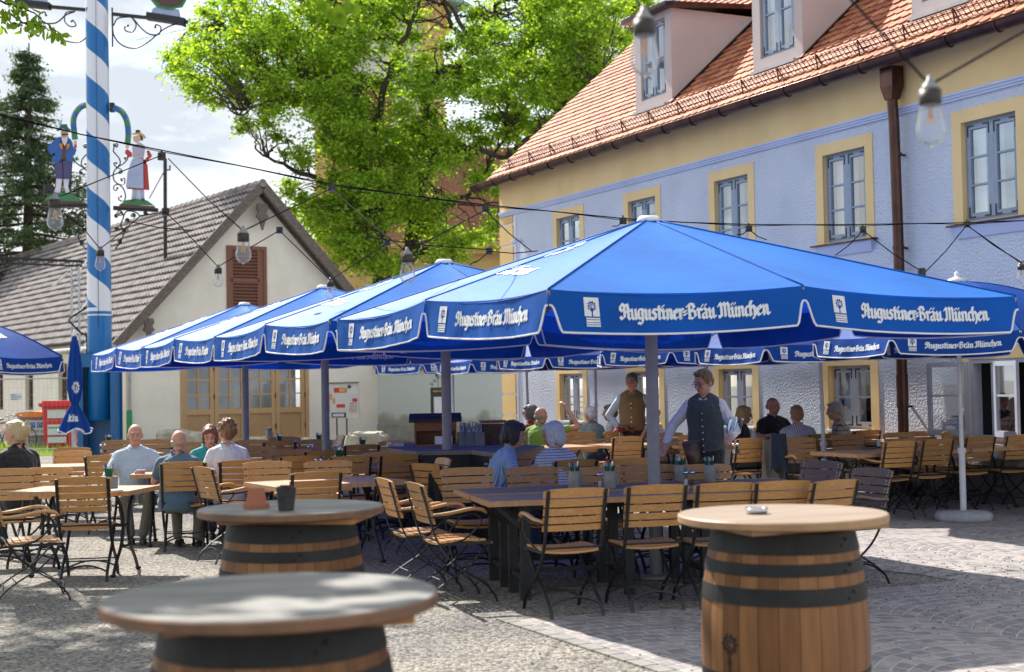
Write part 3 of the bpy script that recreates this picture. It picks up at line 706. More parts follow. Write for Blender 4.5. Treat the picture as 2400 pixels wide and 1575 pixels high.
g = MB(); fbox(g, Wf, 0, wl, -.03, .3, 0, .42); build(g, 'plinth', M('wall_foot', (.25, .24, .20), .95, .3, 3, col2=(.36, .35, .30), bump=.5, bscale=10), gw, world=True)
g = MB()
for i in range(int(wl / .2)): g.tube([Wf(i * .2 + .1, -.12, 2.12), Wf(i * .2 + .1, .15, 2.26)], .1, 8)
build(g, 'coping_tiles', m_tile2, gw, world=True)

# ------------------------------------------------------------------ church behind the tree
m_chy = plaster('church_yellow', (.62, .42, .16), (.68, .47, .2), 20, .003); m_chw = plaster('church_white', (.66, .62, .55), (.72, .68, .6), 20, .003)
ch = thing('church', 'yellow and white church with square tower and long red roof behind the big tree', 'church', (-8, 64, 0))
g = MB(); g.box((-6.5, 73, 10), (5.9, 5.6, 20.4)); tw_ = build(g, 'tower', m_chw, ch, world=True)
g = MB()
for sx in (-1, 1):
    for sy in (-1, 1): g.box((-6.5 + sx * 2.65, 73 + sy * 2.5, 10), (.9, .9, 20.5))
build(g, 'pilaster', m_chy, tw_, world=True)
g = MB()
for k, (e_, z) in enumerate(((.1, 20.0), (.25, 20.3), (.45, 20.6), (.6, 20.9))): g.box((-6.5, 73, z), (5.9 + e_ * 2, 5.9 + e_ * 2, .3))
build(g, 'cornice', m_chy, tw_, world=True)
g = MB(); g.lathe([(4.9, 21.1), (3.8, 21.8), (3.0, 23.3), (3.2, 25), (1.8, 27), (.3, 29), (.1, 32)], 4, c=(-6.5, 73, 0)); o = build(g, 'tower_roof', M('patina_copper', (.10, .22, .17), .6, .2), tw_, world=True)
g = MB(); g.box((-6.5, 70.15, 15.2), (1.5, .15, 3.0)); build(g, 'louvre_window', m_shut, tw_, world=True)
g = MB(); g.box((2, 66, 3.6), (19.5, 9, 7.2)); nv = build(g, 'nave', m_chy, ch, world=True)
g = MB(); g.box((2, 61.4, 7.35), (19.8, .5, .3)); g.box((2, 61.25, 7.6), (20, .8, .2)); build(g, 'cornice', m_chy, nv, world=True)
g = MB()
for r in range(30):
    t0 = r / 30; y0, z0_ = 61.0 + 5 * t0, 7.65 + 4.9 * t0; g.box((2, y0 + .12, z0_ + .08), (20.2, .26, .2))
build(g, 'roof', M('church_roof_tiles', (.32, .13, .085), .8, .3, 4, st=(1, 6, 6), col2=(.46, .22, .15)), nv, world=True)
g = MB()
for x in range(-6, 10, 4): g.box((x, 61.47, 4.2), (1.4, .12, 3))
build(g, 'nave_window', m_room, nv, world=True)
# ------------------------------------------------------------------ trees
m_bark = M('bark', (.045, .032, .022), .95, .4, 4, st=(3, 3, 1), col2=(.09, .07, .05), bump=.8, bscale=12)
def leafmat(name, c1, c2, tr=.45):
    m, t, b = shade(name); n_ = t.nodes.new; l = t.links.new; b.inputs['Roughness'].default_value = .55; b.inputs['Specular IOR Level'].default_value = .35
    gi = n_('ShaderNodeNewGeometry'); r = n_('ShaderNodeValToRGB'); r.color_ramp.elements[0].color = (*c1, 1); r.color_ramp.elements[1].color = (*c2, 1)
    l(gi.outputs['Random Per Island'], r.inputs[0]); l(r.outputs[0], b.inputs[0]); tn = n_('ShaderNodeBsdfTranslucent')
    vm = n_('ShaderNodeVectorMath'); vm.operation = 'MULTIPLY'; vm.inputs[1].default_value = (1.45, 1.35, .6); l(r.outputs[0], vm.inputs[0]); l(vm.outputs[0], tn.inputs[0])
    ms = n_('ShaderNodeMixShader'); ms.inputs[0].default_value = tr; l(b.outputs[0], ms.inputs[1]); l(tn.outputs[0], ms.inputs[2]); l(ms.outputs[0], t.nodes['Material Output'].inputs[0]); return m
m_leaf = leafmat('ash_leaf', (.12, .27, .02), (.42, .58, .07), .6)
m_leafd = leafmat('dark_leaf', (.04, .10, .012), (.09, .18, .03), .35)
m_needle = leafmat('needles', (.04, .08, .035), (.10, .16, .07), .3)
m_chest = leafmat('chestnut_leaf', (.13, .26, .015), (.24, .38, .03), .5)
def leaves(name, C, R, n, size, mat, parent, droop=.4, aspect=.38, world=True):
    """C (k,3) clump centres, R (k,3) radii, n total leaves"""
    C = np.array(C, float); R = np.array(R, float); k = len(C); wts = R.prod(1) ** .6; idx = rng.choice(k, n, p=wts / wts.sum())
    d = rng.normal(size=(n, 3)); d /= np.linalg.norm(d, axis=1)[:, None]; r = np.minimum(np.abs(rng.normal(0, .62, n)), 1.5)
    P = C[idx] + d * R[idx] * r[:, None]
    if parent is not None: P = P - np.array(parent.location)
    a = rng.normal(size=(n, 3)); a[:, 2] = a[:, 2] * .5 - droop; a /= np.linalg.norm(a, axis=1)[:, None]
    b = np.cross(a, rng.normal(size=(n, 3))); b /= np.linalg.norm(b, axis=1)[:, None]
    s = size * rng.uniform(.6, 1.3, n)[:, None]
    V = np.stack([P, P + a * s * .5 + b * s * aspect, P + a * s, P + a * s * .5 - b * s * aspect], 1).reshape(-1, 3)
    me = bpy.data.meshes.new(name); me.vertices.add(4 * n); me.vertices.foreach_set('co', V.ravel())
    me.loops.add(4 * n); me.loops.foreach_set('vertex_index', np.arange(4 * n)); me.polygons.add(n); me.polygons.foreach_set('loop_start', np.arange(n) * 4); me.polygons.foreach_set('loop_total', np.full(n, 4))
    me.materials.append(mat); me.update(); me.validate(); return link(name, me, parent)
def wobble(P, amp, k=6):
    P = [np.array(p, float) for p in P]; out = []
    for a, b in zip(P, P[1:]):
        for i in range(k): out.append(a + (b - a) * i / k + (rng.normal(0, amp, 3) if i else 0))
    out.append(P[-1]); return out
def limb(mb, P, r0, r1, amp=.06, n=7):
    P = wobble(P, amp); mb.tube(P, np.linspace(r0, r1, len(P)), n); return P
def tree(name, label, limbs, clumps, n, size, mat, base, Y, r0=.3, twigs=True, group=None, name_l='crown', droop=.4, aspect=.26):
    t = thing(name, label, 'tree', base, 0, group)
    mb = MB(); skel = []
    for (P, a, b) in limbs:
        Q = limb(mb, P, a, b); skel += Q
    sk = np.array(skel)
    C = np.array([c[0] for c in clumps]); R = np.array([c[1] for c in clumps])
    if twigs:
        for c in C:
            j = np.argmin(((sk - c) ** 2).sum(1) + 3 * np.maximum(0, sk[:, 2] - c[2])); p = sk[j]
            m_ = (p + c) / 2 + rng.normal(0, .25, 3) + np.array([0, 0, .2]); limb(mb, [p, m_, c], .034, .010, .04, 4)
            for q in range(2): limb(mb, [m_ if q else c, c + rng.normal(0, .5, 3)], .014, .006, .03, 3)
    build(mb, 'trunk', m_bark, t, smooth=True, world=True)
    leaves(name_l, C, R, n, size, mat, t, droop, aspect); return t
TY = 46.0
def tp_(px, py, dy=0): return at(px, py, TY + dy)
def fill(cells, dyr, rad, per=1):
    out = []
    for px, py, k in cells:
        for i in range(int(k * 1.5)):
            out.append((at(px + rng.normal(0, 19), py + rng.normal(0, 17), TY + rng.uniform(-dyr, dyr)), rad * .8 * rng.uniform(.55, 1.25) * np.array([1.2, 1.2, .75])))
    return out
limbsA = [([tp_(905, 1010), tp_(903, 800), tp_(895, 650), tp_(885, 520), tp_(850, 380), tp_(836, 240), tp_(800, 80), tp_(770, -120)], .40, .10),
          ([tp_(890, 560), tp_(800, 440), tp_(690, 400), tp_(600, 350, -1)], .16, .03),
          ([tp_(842, 300), tp_(800, 240), tp_(720, 215, -1), tp_(650, 232, -1), tp_(560, 270, -2)], .15, .03),
          ([tp_(838, 240), tp_(760, 150, 1), tp_(640, 90, 1), tp_(520, 60, 1)], .13, .03),
          ([tp_(850, 380), tp_(900, 200, -1), tp_(960, 60, -1), tp_(1010, -60)], .14, .05)]
limbsB = [([tp_(955, 1010, 2), tp_(952, 800, 2), tp_(948, 620, 2), tp_(975, 480, 2), tp_(1000, 380, 1), tp_(1080, 340, 0), tp_(1190, 370, 0)], .38, .07),
          ([tp_(1000, 390, 1), tp_(985, 280, 1), tp_(1020, 190), tp_(1115, 115), tp_(1040, 0, 0)], .17, .06),
          ([tp_(1115, 115), tp_(1135, 50), tp_(1180, 0), tp_(1210, -80)], .09, .05),
          ([tp_(1115, 115), tp_(1060, 60), tp_(1035, -10), tp_(1010, -90)], .09, .05),
          ([tp_(1190, 370), tp_(1290, 275), tp_(1360, 232), tp_(1400, 200, -2)], .10, .04),
          ([tp_(960, 540, 2), tp_(1050, 480, 1), tp_(1120, 440, 1), tp_(1190, 300)], .12, .03)]
OUT = [(375, 135), (410, 95), (450, 50), (500, 0), (560, -90), (900, -130), (1300, -130), (1500, -60), (1475, 120), (1440, 180), (1400, 215), (1330, 290), (1250, 345), (1195, 385), (1172, 440), (1178, 610), (1060, 615), (1000, 600), (930, 650), (870, 655), (800, 625), (760, 612), (730, 560), (690, 512), (662, 470), (668, 405), (700, 385), (650, 352), (590, 342), (538, 308), (575, 290), (520, 270), (445, 237), (415, 190)]
HOLES_ = [[(1018, -140), (1080, -140), (1096, 60), (1060, 90), (1030, 80), (1012, 40)], [(985, 20), (1050, 30), (1040, 110), (990, 110)], [(680, 240), (735, 250), (690, 292), (655, 275)], [(1100, -140), (1150, -140), (1150, 10), (1120, 40)], [(700, 395), (760, 350), (790, 372), (730, 420)], [(1330, 225), (1390, 225), (1330, 275)], [(1010, 440), (1110, 380), (1120, 430), (1040, 470)]]
def inside(p, poly):
    c = False; n = len(poly)
    for i in range(n):
        (x1, y1), (x2, y2) = poly[i], poly[i - 1]
        if (y1 > p[1]) != (y2 > p[1]) and p[0] < (x2 - x1) * (p[1] - y1) / (y2 - y1) + x1: c = not c
    return c
cA, cB = [], []
while len(cA) + len(cB) < 700:
    px, py = rng.uniform(370, 1500), rng.uniform(-130, 655)
    if not inside((px, py), OUT): continue
    if any(inside((px, py), h) for h in HOLES_): continue
    gap = sin(px * .021 + 2 * sin(py * .017)) * sin(py * .026 + 1.7 * sin(px * .013))
    if gap > .33 and rng.random() < .85: continue
    edge = not all(inside((px + dx, py + dy), OUT) for dx, dy in ((32, 0), (-32, 0), (0, 30), (0, -30)))
    r = rng.uniform(.26, .42) if edge else rng.uniform(.34, .72)
    c = (at(px, py, TY + rng.uniform(-3.2, 3.2) + (1 if px > 900 else 0)), r * np.array([1.2, 1.2, .72]))
    (cA if px < 905 + rng.normal(0, 30) else cB).append(c)
for _ in range(75):
    px, py = rng.uniform(735, 850), rng.uniform(150, 600)
    cA.append((at(px, py, TY + rng.uniform(-2.5, 2.5)), rng.uniform(.3, .55) * np.array([1.2, 1.2, .72])))
tree('ash_tree', 'tall ash tree with forked dark trunk, its crown spreading over the barn', limbsA, cA, 112000, .145, m_leaf, tuple(at(905, 1010, TY) * np.array([1, 1, 0])), TY, group='ash trees behind the garden wall')
tree('ash_tree', 'ash tree just right of the forked one, its crown reaching the red tiled roof', limbsB, cB, 104000, .145, m_leaf, tuple(at(955, 1010, TY + 2) * np.array([1, 1, 0])), TY, group='ash trees behind the garden wall')
TY = 62.0
limbsC = [([tp_(1440, 900), tp_(1430, 500), tp_(1400, 250), tp_(1395, 60), tp_(1390, -160)], .42, .14), ([tp_(1395, 190), tp_(1370, 60), tp_(1330, 10), tp_(1230, 40)], .17, .06), ([tp_(1400, 250), tp_(1500, 40), tp_(1560, -100)], .2, .07)]
cC = fill([(1250, -20, 4), (1350, 20, 4), (1430, 80, 5), (1480, 0, 5), (1330, 110, 4), (1390, 180, 5), (1290, 210, 4), (1440, 260, 5), (1300, 330, 5), (1220, 140, 3), (1380, 330, 5)], 4, 1.0)
tree('ash_tree', 'more distant ash tree rising behind the red roof at its far end', limbsC, cC, 26000, .24, m_leaf, tuple(at(1440, 900, TY) * np.array([1, 1, 0])), TY, group='ash trees behind the garden wall')
# conifer at the left
def conifer(name, label, px, Y, ztop, rad, n, kind):
    b = at(px, 900, Y); t = thing(name, label, 'tree', (b[0], b[1], 0)); mb = MB()
    limb(mb, [(b[0], b[1], 0), (b[0], b[1], ztop * .5), (b[0] + .1, b[1], ztop)], .42, .03, .04)
    C = []; R = []
    z = 3.0
    while z < ztop - .2:
        f_ = (ztop - z) / ztop; rr = rad * min(1.0, f_ * 1.5 + .08) * rng.uniform(.75, 1.15); k = int(5 + rr * 3)
        for j in range(k):
            a = rng.uniform(0, 2 * pi); L_ = rr * rng.uniform(.7, 1.15); tip = np.array([b[0] + cos(a) * L_, b[1] + sin(a) * L_, z - L_ * .10 + rng.normal(0, .1)])
            mb.tube([(b[0], b[1], z + .1), tuple(tip)], [.04, .012], 4)
            for q in np.linspace(.35, 1.0, 5):
                C.append(np.array([b[0], b[1], z]) * (1 - q) + tip * q + np.array([0, 0, -.12])); R.append((.16 + .26 * q, .16 + .26 * q, .20 + .05 * rng.random()))
        z += .42
    build(mb, 'trunk', m_bark, t, world=True); leaves('crown', C, R, n, .19, m_needle, t, 1.0, .16)
conifer('spruce_tree', 'dark tapering spruce standing behind the barn at the left', 68, 62, 16.9, 3.9, 70000, 0)
# chestnut reaching in from above
t = thing('chestnut_tree', 'chestnut tree whose sunlit leafy twigs hang into the sky at the top left corner', 'tree', (-8.2, 9.5, 0)); mb = MB()
limb(mb, [(-8.2, 9.5, 0), (-8.1, 9.6, 3), (-7.6, 9.4, 6), (-6.5, 9.2, 8.5)], .38, .15, .05)
CH = []
hub = np.array([-7.6, 9.4, 6.0])
for tx in np.arange(-6.2, .6, .72):
    for ty in np.arange(2.6, 12.0, .8):
        if (ty > 7.9 and tx > -1.3) or (ty > 10.3 and tx > -3) or rng.random() < .12: continue
        tt = (.275 * ty + 2.7) / .557 + rng.uniform(0, 1.6); c = np.array([tx + rng.normal(0, .2), ty + rng.normal(0, .2), .6]) + np.array(sd) * tt; CH.append(c)
for c in CH: limb(mb, [hub, (hub + c) / 2 + rng.normal(0, .3, 3) + (0, 0, .4), c], .07, .012, .05, 5)
leaves('crown', CH, [(.66, .66, .42)] * len(CH), 15000, .25, m_chest, t, .5, .32)
tw = []; TW = 13.5
for pts in ([(-70, 20), (20, 30), (60, 55), (98, 62), (130, 78)], [(-70, 60), (0, 40), (40, 60), (70, 50)], [(-60, -20), (30, 10), (80, 30), (150, 85)]):
    P = [at(x, y, TW) for x, y in pts]; limb(mb, P, .012, .004, .01, 4); tw += P
hp_ = at(-90, 10, TW); limb(mb, [(-7.6, 9.4, 6.0), (-7, 12, 6.2), hp_], .05, .012, .04, 5)
build(mb, 'trunk', m_bark, t, smooth=True, world=True)
g = MB()
def leafshape(c, dirv, nrm, L_, W_):
    dirv = dirv / np.linalg.norm(dirv); sd_ = np.cross(dirv, nrm); sd_ /= np.linalg.norm(sd_); V = []
    for (u, w_) in ((0, 0), (.3, .35), (.65, .5), (.85, .33), (1, 0), (.85, -.33), (.65, -.5), (.3, -.35)): V.append(c + dirv * L_ * u + sd_ * W_ * w_ + nrm * (abs(w_) * .02))
    V.append(c + dirv * L_ * .5 - nrm * .006)
    return V, [(i, (i + 1) % 8, 8) for i in range(8)]
spots = [(20, 18), (45, 28), (10, 45), (35, 52), (60, 45), (70, 60), (85, 52), (95, 66), (110, 60), (118, 74), (128, 70), (142, 80), (150, 84), (52, 62), (76, 72), (0, 30), (30, 8), (5, 62), (60, 20), (90, 40), (105, 50), (-20, 20), (-10, 0), (25, -5), (45, 5)]
for (px, py) in spots:
    for k in range(rng.integers(3, 6)):
        c = at(px + rng.normal(0, 7), py + rng.normal(0, 5), TW + rng.normal(0, .25)); dv = np.array([rng.normal(0, .5), rng.normal(0, .5), -abs(rng.normal(.6, .4))]); nr = rng.normal(size=3); nr /= np.linalg.norm(nr)
        V, Fq = leafshape(c, dv, nr, rng.uniform(.07, .14), rng.uniform(.035, .06)); g.add(V, Fq)
for (px, py) in [(760, 2), (775, 20), (790, 8), (810, -4), (745, -8), (795, 28), (825, 4)]:   # a spray close to the lens
    c = at(px, py, 4.2); V, Fq = leafshape(c, np.array([.2, 0, -1]), np.array([.3, -1, .2]) / 1.06, .05, .035); g.add(V, Fq)
g.tube([at(785, -3, 4.2), at(800, -160, 4.3), (-.9, 5, 3.4), (-3.5, 7.6, 6.4)], [.004, .006, .012, .02], 5)
build(g, 'leafy_twig', m_chest, t, world=True)

g = MB()
for i in range(420):
    x, y = rng.uniform(-6, 5.5), rng.uniform(4, 15)
    a_, s_ = rng.uniform(0, 6.3), rng.uniform(.008, .022); g.add([(x, y, .012), (x + s_ * cos(a_ + .5), y + s_ * sin(a_ + .5), .016), (x + 1.6 * s_ * cos(a_), y + 1.6 * s_ * sin(a_), .012 + rng.uniform(0, .012)), (x + s_ * cos(a_ - .5), y + s_ * sin(a_ - .5), .014)], [(0, 1, 2, 3)])
tag(build(g, 'fallen_leaves', M('dry_leaf', (.12, .07, .03), .8, .5, 9, col2=(.22, .19, .06))), kind='stuff')

# ------------------------------------------------------------------ maypole
MY = 34.0
mpb = at(236, 1081, MY); mpb[2] = 0
def maypole_mat():
    m, t, b = shade('spiral_paint'); n_ = t.nodes.new; l = t.links.new; b.inputs['Roughness'].default_value = .3
    tcx = n_('ShaderNodeTexCoord'); s = n_('ShaderNodeSeparateXYZ'); l(tcx.outputs['Object'], s.inputs[0])
    ang = math_(n_, l, 'DIVIDE', math_(n_, l, 'ARCTAN2', s.outputs[1], s.outputs[0]), 2 * pi)
    # one turn per 1.33 m, rising to the left as seen
    v = math_(n_, l, 'FRACT', math_(n_, l, 'ADD', math_(n_, l, 'DIVIDE', s.outputs[2], 1.345), math_(n_, l, 'ADD', ang, .07)))
    st = math_(n_, l, 'GREATER_THAN', v, .5)
    low = math_(n_, l, 'LESS_THAN', s.outputs[2], 3.56)
    r1 = math_(n_, l, 'MULTIPLY', math_(n_, l, 'GREATER_THAN', s.outputs[2], 3.385), math_(n_, l, 'LESS_THAN', s.outputs[2], 3.42))
    r2 = math_(n_, l, 'MULTIPLY', math_(n_, l, 'GREATER_THAN', s.outputs[2], 3.49), math_(n_, l, 'LESS_THAN', s.outputs[2], 3.575))
    f = math_(n_, l, 'MINIMUM', math_(n_, l, 'MAXIMUM', math_(n_, l, 'MAXIMUM', math_(n_, l, 'MULTIPLY', st, math_(n_, l, 'SUBTRACT', 1, low)), r1), r2), 1)
    mxx = n_('ShaderNodeMix'); mxx.data_type = 'RGBA'; l(f, mxx.inputs[0]); mxx.inputs[6].default_value = (.003, .14, .40, 1); mxx.inputs[7].default_value = (.70, .72, .76, 1)
    l(mxx.outputs[2], b.inputs[0]); return m
m_poleblue = M('maypole_blue', (.002, .10, .27), .35, .12, 3)
may = thing('maypole', 'tall blue and white spiral maypole with painted figures, standing in blue steel beams', 'maypole', tuple(mpb))
g = MB(); g.lathe([(.285, .9), (.285, 3), (.27, 8), (.25, 20)], 32); build(g, 'shaft', maypole_mat(), may, smooth=True)
g = MB()
for sx in (-1, 1):
    x = sx * .39
    g.box((x, -.28, 1.25), (.13, .03, 2.5)); g.box((x, .28, 1.25), (.13, .03, 2.5)); g.box((x, 0, 1.25), (.03, .53, 2.5))
g.box((0, .20, 1.1), (.64, .03, 2.2)); g.box((-.1, -.30, 2.32), (.95, .03, .32)); g.box((0, .32, 2.32), (.95, .03, .32))
for z_ in (2.22, 2.42):
    for x in (-.52, -.38): g.ell((x, -.325, z_), (.022, .02, .022), 8)
build(g, 'steel_beam', m_poleblue, may)
g = MB(); g.box((.06, -.29, 11), (.008, .01, 15.8)); build(g, 'seam_wire', m_iron, may)
def mp(px, py, dy=-.3): return at(px, py, MY + dy)
def cr1(x, y): return (80 + x / 5.206, 220 + y / 5.206)
def curve_px(pts, k=8):      # catmull-rom through pixel points
    P = [np.array(p, float) for p in pts]; P = [2 * P[0] - P[1]] + P + [2 * P[-1] - P[-2]]; out = []
    for i in range(1, len(P) - 2):
        for j in range(k):
            t = j / k; a, b, c, d = P[i - 1:i + 3]
            out.append(.5 * ((2 * b) + (-a + c) * t + (2 * a - 5 * b + 4 * c - d) * t * t + (-a + 3 * b - 3 * c + d) * t ** 3))
    out.append(P[-2]); return out
def scroll(mb, pts, r=.017, dy=-.05, end=True):
    mb.tube([mp(p[0], p[1], dy) for p in curve_px(pts)], r, 6)
    if end: mb.ell(mp(pts[-1][0], pts[-1][1], dy), (.03, .03, .03), 8)
def spiral(cx, cy, R, turns, a0, sg, n=14):
    return [(cx + R * (1 - .8 * i / n) * cos(a0 + sg * 2 * pi * turns * i / n), cy + R * (1 - .8 * i / n) * sin(a0 + sg * 2 * pi * turns * i / n)) for i in range(n + 1)]
def plate(mb, pts, d0, d1, mi=0):
    n = len(pts); mb.prism(pts, lambda a, b, t: mp(a, b, t), d0, d1, mi)
def layer(nm, polys, dist, mat, parent):
    g = MB()
    for P in polys: plate(g, [cr1(*p) for p in P], -dist - .02, -dist)
    return build(g, nm, mat, parent, world=True)
cm = {k: M('paint_' + k, v, .5, .08, 6) for k, v in dict(blue=(.02, .11, .36), green=(.04, .20, .07), dgreen=(.02, .10, .09), skin=(.62, .40, .30), purple=(.07, .06, .17), red=(.45, .04, .03), white=(.62, .62, .68), orange=(.6, .22, .06), brown=(.09, .04, .03), dark=(.02, .015, .02), lilac=(.36, .42, .58), yellow=(.55, .36, .08), stripe=(.42, .38, .48), navy=(.01, .04, .16)).items()}
# lower figure bracket bars and top bar
g = MB()
g.beam(mp(*cr1(90, 1350), -.02), mp(*cr1(700, 1370), -.02), .1, .09); build(g, 'crossbar', m_iron, may, world=True); g = MB(); g.beam(mp(*cr1(970, 1390), -.02), mp(*cr1(1510, 1420), -.02), .1, .09)
build(g, 'crossbar', m_iron, may, world=True)
g = MB(); g.beam(mp(35, 9, -.02), mp(212, 24, -.02), .1, .07); g.beam(mp(38, 6, -.02), mp(118, 15, -.02), .24, .14); g.tube([mp(209, 10, -.02), mp(209, 104, -.02)], .02, 6); g.box(tuple(mp(214, 24, -.05)), (.16, .3, .08)); build(g, 'crossbar', m_iron, may, world=True)
g = MB(); g.beam(mp(264, 33, -.02), mp(440, 52, -.02), .1, .07); g.beam(mp(345, 38, -.02), mp(434, 52, -.02), .24, .16); g.tube([mp(263, 18, -.02), mp(264, 110, -.02)], .02, 6); build(g, 'crossbar', m_iron, may, world=True)
for c_ in ((210, 246), (263, 252)): g = MB(); g.box(tuple(mp(*c_, -.02)), (.10, .12, .22)); build(g, 'garland_clamp', m_iron, may, world=True)
g = MB()
scroll(g, [(209, 40), (206, 80), (190, 97), (170, 99), (150, 95)], .018); scroll(g, [(176, 27), (155, 35), (140, 48), (125, 55), (95, 52), (92, 35), (104, 28), (108, 36)], .018); scroll(g, [(176, 27), (155, 30), (152, 50), (165, 62), (178, 60), (172, 48), (168, 50)], .016); build(g, 'scrollwork', m_iron, may, world=True); g = MB()
scroll(g, [(264, 40), (266, 80), (285, 105), (315, 113), (345, 100), (385, 68), (417, 56), (434, 62)], .018); scroll(g, [(293, 40), (310, 42), (330, 65), (350, 80), (372, 80), (377, 64), (366, 58), (364, 64)], .018)
scroll(g, [(293, 40), (275, 44), (266, 60)], .016, end=False); scroll(g, [(310, 42), (319, 58), (312, 74), (296, 73), (292, 64), (300, 60)], .016)
build(g, 'scrollwork', m_iron, may, world=True)
for sx, off in ((1, 0), (-1, 0)):
    g = MB()
    def X(x, y):
        q = cr1(x, y); return q if sx == 1 else (472.5 - q[0], q[1] + 2)
    scroll(g, [X(965, 700), X(1000, 740), X(1040, 790), X(1050, 850), X(1010, 890), X(975, 860), X(985, 835), X(1003, 845)], .016)
    scroll(g, [X(965, 700), X(975, 650), X(970, 620), X(995, 605), X(1022, 625), X(1005, 648), X(992, 632)], .016)
    scroll(g, [X(1030, 885), X(1090, 850), X(1135, 800), X(1140, 770), X(1110, 770), X(1110, 790)], .016)
    scroll(g, [X(1040, 880), X(985, 930), X(965, 990), X(980, 1060), X(1040, 1105), X(1100, 1095), X(1100, 1030), X(1060, 1035), X(1070, 1055)], .016)
    scroll(g, [X(1000, 900), X(1060, 920), X(1072, 960), X(1035, 970), X(1050, 945)], .014)
    scroll(g, [X(1040, 1105), X(1090, 1160), X(1115, 1240), X(1100, 1300), X(1045, 1300), X(1030, 1265), X(1060, 1250)], .016)
    scroll(g, [X(1040, 1105), X(985, 1115), X(970, 1160), X(1000, 1180), X(1015, 1150)], .014)
    for (cx_, cy_, R_, a0, sg) in ((1050, 1460, 40, 3, 1), (1005, 1490, 30, 0, -1), (1215, 1485, 32, 2.5, 1), (1360, 1450, 28, 0, 1), (1140, 1540, 30, 1, 1), (1110, 1650, 38, -1, 1), (1010, 1640, 30, 0, 1), (1040, 1800, 34, 2, -1)):
        scroll(g, [X(*q) for q in spiral(cx_, cy_, R_, 1.4, a0, sg)], .014)
    scroll(g, [X(965, 1410), X(1060, 1430), X(1090, 1500), X(1060, 1600), X(1090, 1700), X(1060, 1800), X(1000, 1880)], .016); scroll(g, [X(1090, 1500), X(1120, 1440), X(1180, 1430), X(1250, 1450), X(1300, 1490), X(1380, 1470)], .016)
    build(g, 'scrollwork', m_iron, may, world=True)
# painted figures
man = layer('painted_figure', [[(250, 830), (330, 520), (420, 520), (470, 830), (440, 1210), (380, 1190), (352, 1030), (330, 1190), (250, 1220), (262, 1060)]], .04, cm['dark'], may)
layer('jacket', [[(330, 520), (290, 530), (240, 570), (165, 640), (160, 680), (205, 745), (230, 760), (205, 830), (300, 840), (330, 800), (345, 700), (320, 600)], [(400, 540), (440, 545), (470, 590), (478, 640), (520, 680), (500, 745), (468, 752), (490, 820), (460, 835), (395, 810), (390, 700), (420, 600)]], .08, cm['blue'], man)
layer('lapel', [[(305, 610), (345, 600), (350, 690), (320, 650)], [(440, 620), (400, 600), (395, 690), (420, 660)]], .11, cm['orange'], man)
layer('breeches', [[(245, 820), (330, 835), (340, 810), (350, 960), (350, 1040), (265, 1030)], [(352, 820), (400, 810), (460, 835), (445, 1040), (360, 1040)]], .07, cm['purple'], man)
layer('stocking', [[(270, 1035), (345, 1030), (330, 1130), (320, 1205), (240, 1215), (265, 1130)], [(358, 1035), (430, 1040), (415, 1130), (440, 1205), (385, 1210), (365, 1120)]], .06, cm['white'], man)
layer('face', [[(325, 430), (418, 430), (420, 500), (395, 545), (345, 545), (325, 500)], [(480, 570), (520, 570), (524, 620), (490, 630)], [(215, 740), (250, 720), (255, 745), (225, 760)]], .08, cm['skin'], man)
layer('collar', [[(330, 525), (365, 545), (410, 525), (405, 580), (375, 640), (345, 590)]], .10, cm['white'], man)
layer('waistcoat', [[(345, 640), (395, 650), (400, 800), (330, 805), (340, 700)]], .075, cm['brown'], man)
layer('moustache', [[(335, 490), (372, 482), (410, 490), (405, 505), (372, 498), (345, 508)], [(345, 455), (358, 455), (358, 462), (345, 462)], [(388, 455), (402, 455), (402, 462), (388, 462)]], .105, cm['dark'], man)
layer('hat', [[(262, 450), (320, 395), (330, 370), (400, 370), (415, 410), (450, 440), (440, 465), (350, 425), (300, 455)]], .11, cm['dgreen'], man)
layer('feather', [[(300, 400), (305, 345), (335, 310), (345, 330), (325, 395)]], .10, cm['lilac'], man)
layer('sleeve_cuff', [[(482, 618), (522, 618), (520, 665), (492, 660)]], .085, cm['red'], man)
layer('mound', [[(120, 1300), (170, 1240), (250, 1205), (450, 1215), (540, 1265), (590, 1310)]], .09, cm['green'], man)
layer('base_board', [[(115, 1300), (590, 1310), (590, 1345), (100, 1345)]], .095, cm['brown'], man)
wom = layer('painted_figure', [[(1195, 1160), (1340, 1160), (1340, 1290), (1200, 1290)]], .04, cm['white'], may)
layer('dress', [[(1200, 790), (1330, 780), (1385, 870), (1408, 1175), (1130, 1160), (1165, 880)], [(1112, 690), (1140, 672), (1195, 720), (1200, 765), (1150, 778), (1108, 720)], [(1370, 690), (1405, 690), (1442, 760), (1350, 860), (1330, 820), (1385, 765)]], .06, cm['red'], wom)
layer('apron', [[(1200, 790), (1330, 790), (1335, 1155), (1118, 1140), (1140, 960)]], .09, cm['lilac'], wom)
layer('bodice', [[(1195, 640), (1290, 590), (1360, 640), (1340, 780), (1205, 785)]], .085, cm['stripe'], wom)
layer('face', [[(1205, 520), (1290, 500), (1300, 570), (1255, 605), (1215, 580)], [(1115, 625), (1160, 620), (1155, 665), (1120, 670)]], .09, cm['skin'], wom)
layer('hair', [[(1280, 495), (1335, 500), (1330, 570), (1295, 570)]], .085, cm['brown'], wom)
layer('hat', [[(1175, 485), (1235, 475), (1240, 440), (1290, 440), (1300, 470), (1345, 500), (1365, 530), (1350, 552), (1300, 500), (1215, 500)]], .11, cm['yellow'], wom)
layer('hat_crown', [[(1235, 470), (1240, 440), (1290, 440), (1295, 470)]], .115, cm['dark'], wom)
layer('stocking', [[(1200, 1165), (1245, 1170), (1230, 1290), (1185, 1290)], [(1300, 1175), (1345, 1175), (1345, 1280), (1305, 1290)]], .07, cm['lilac'], wom)
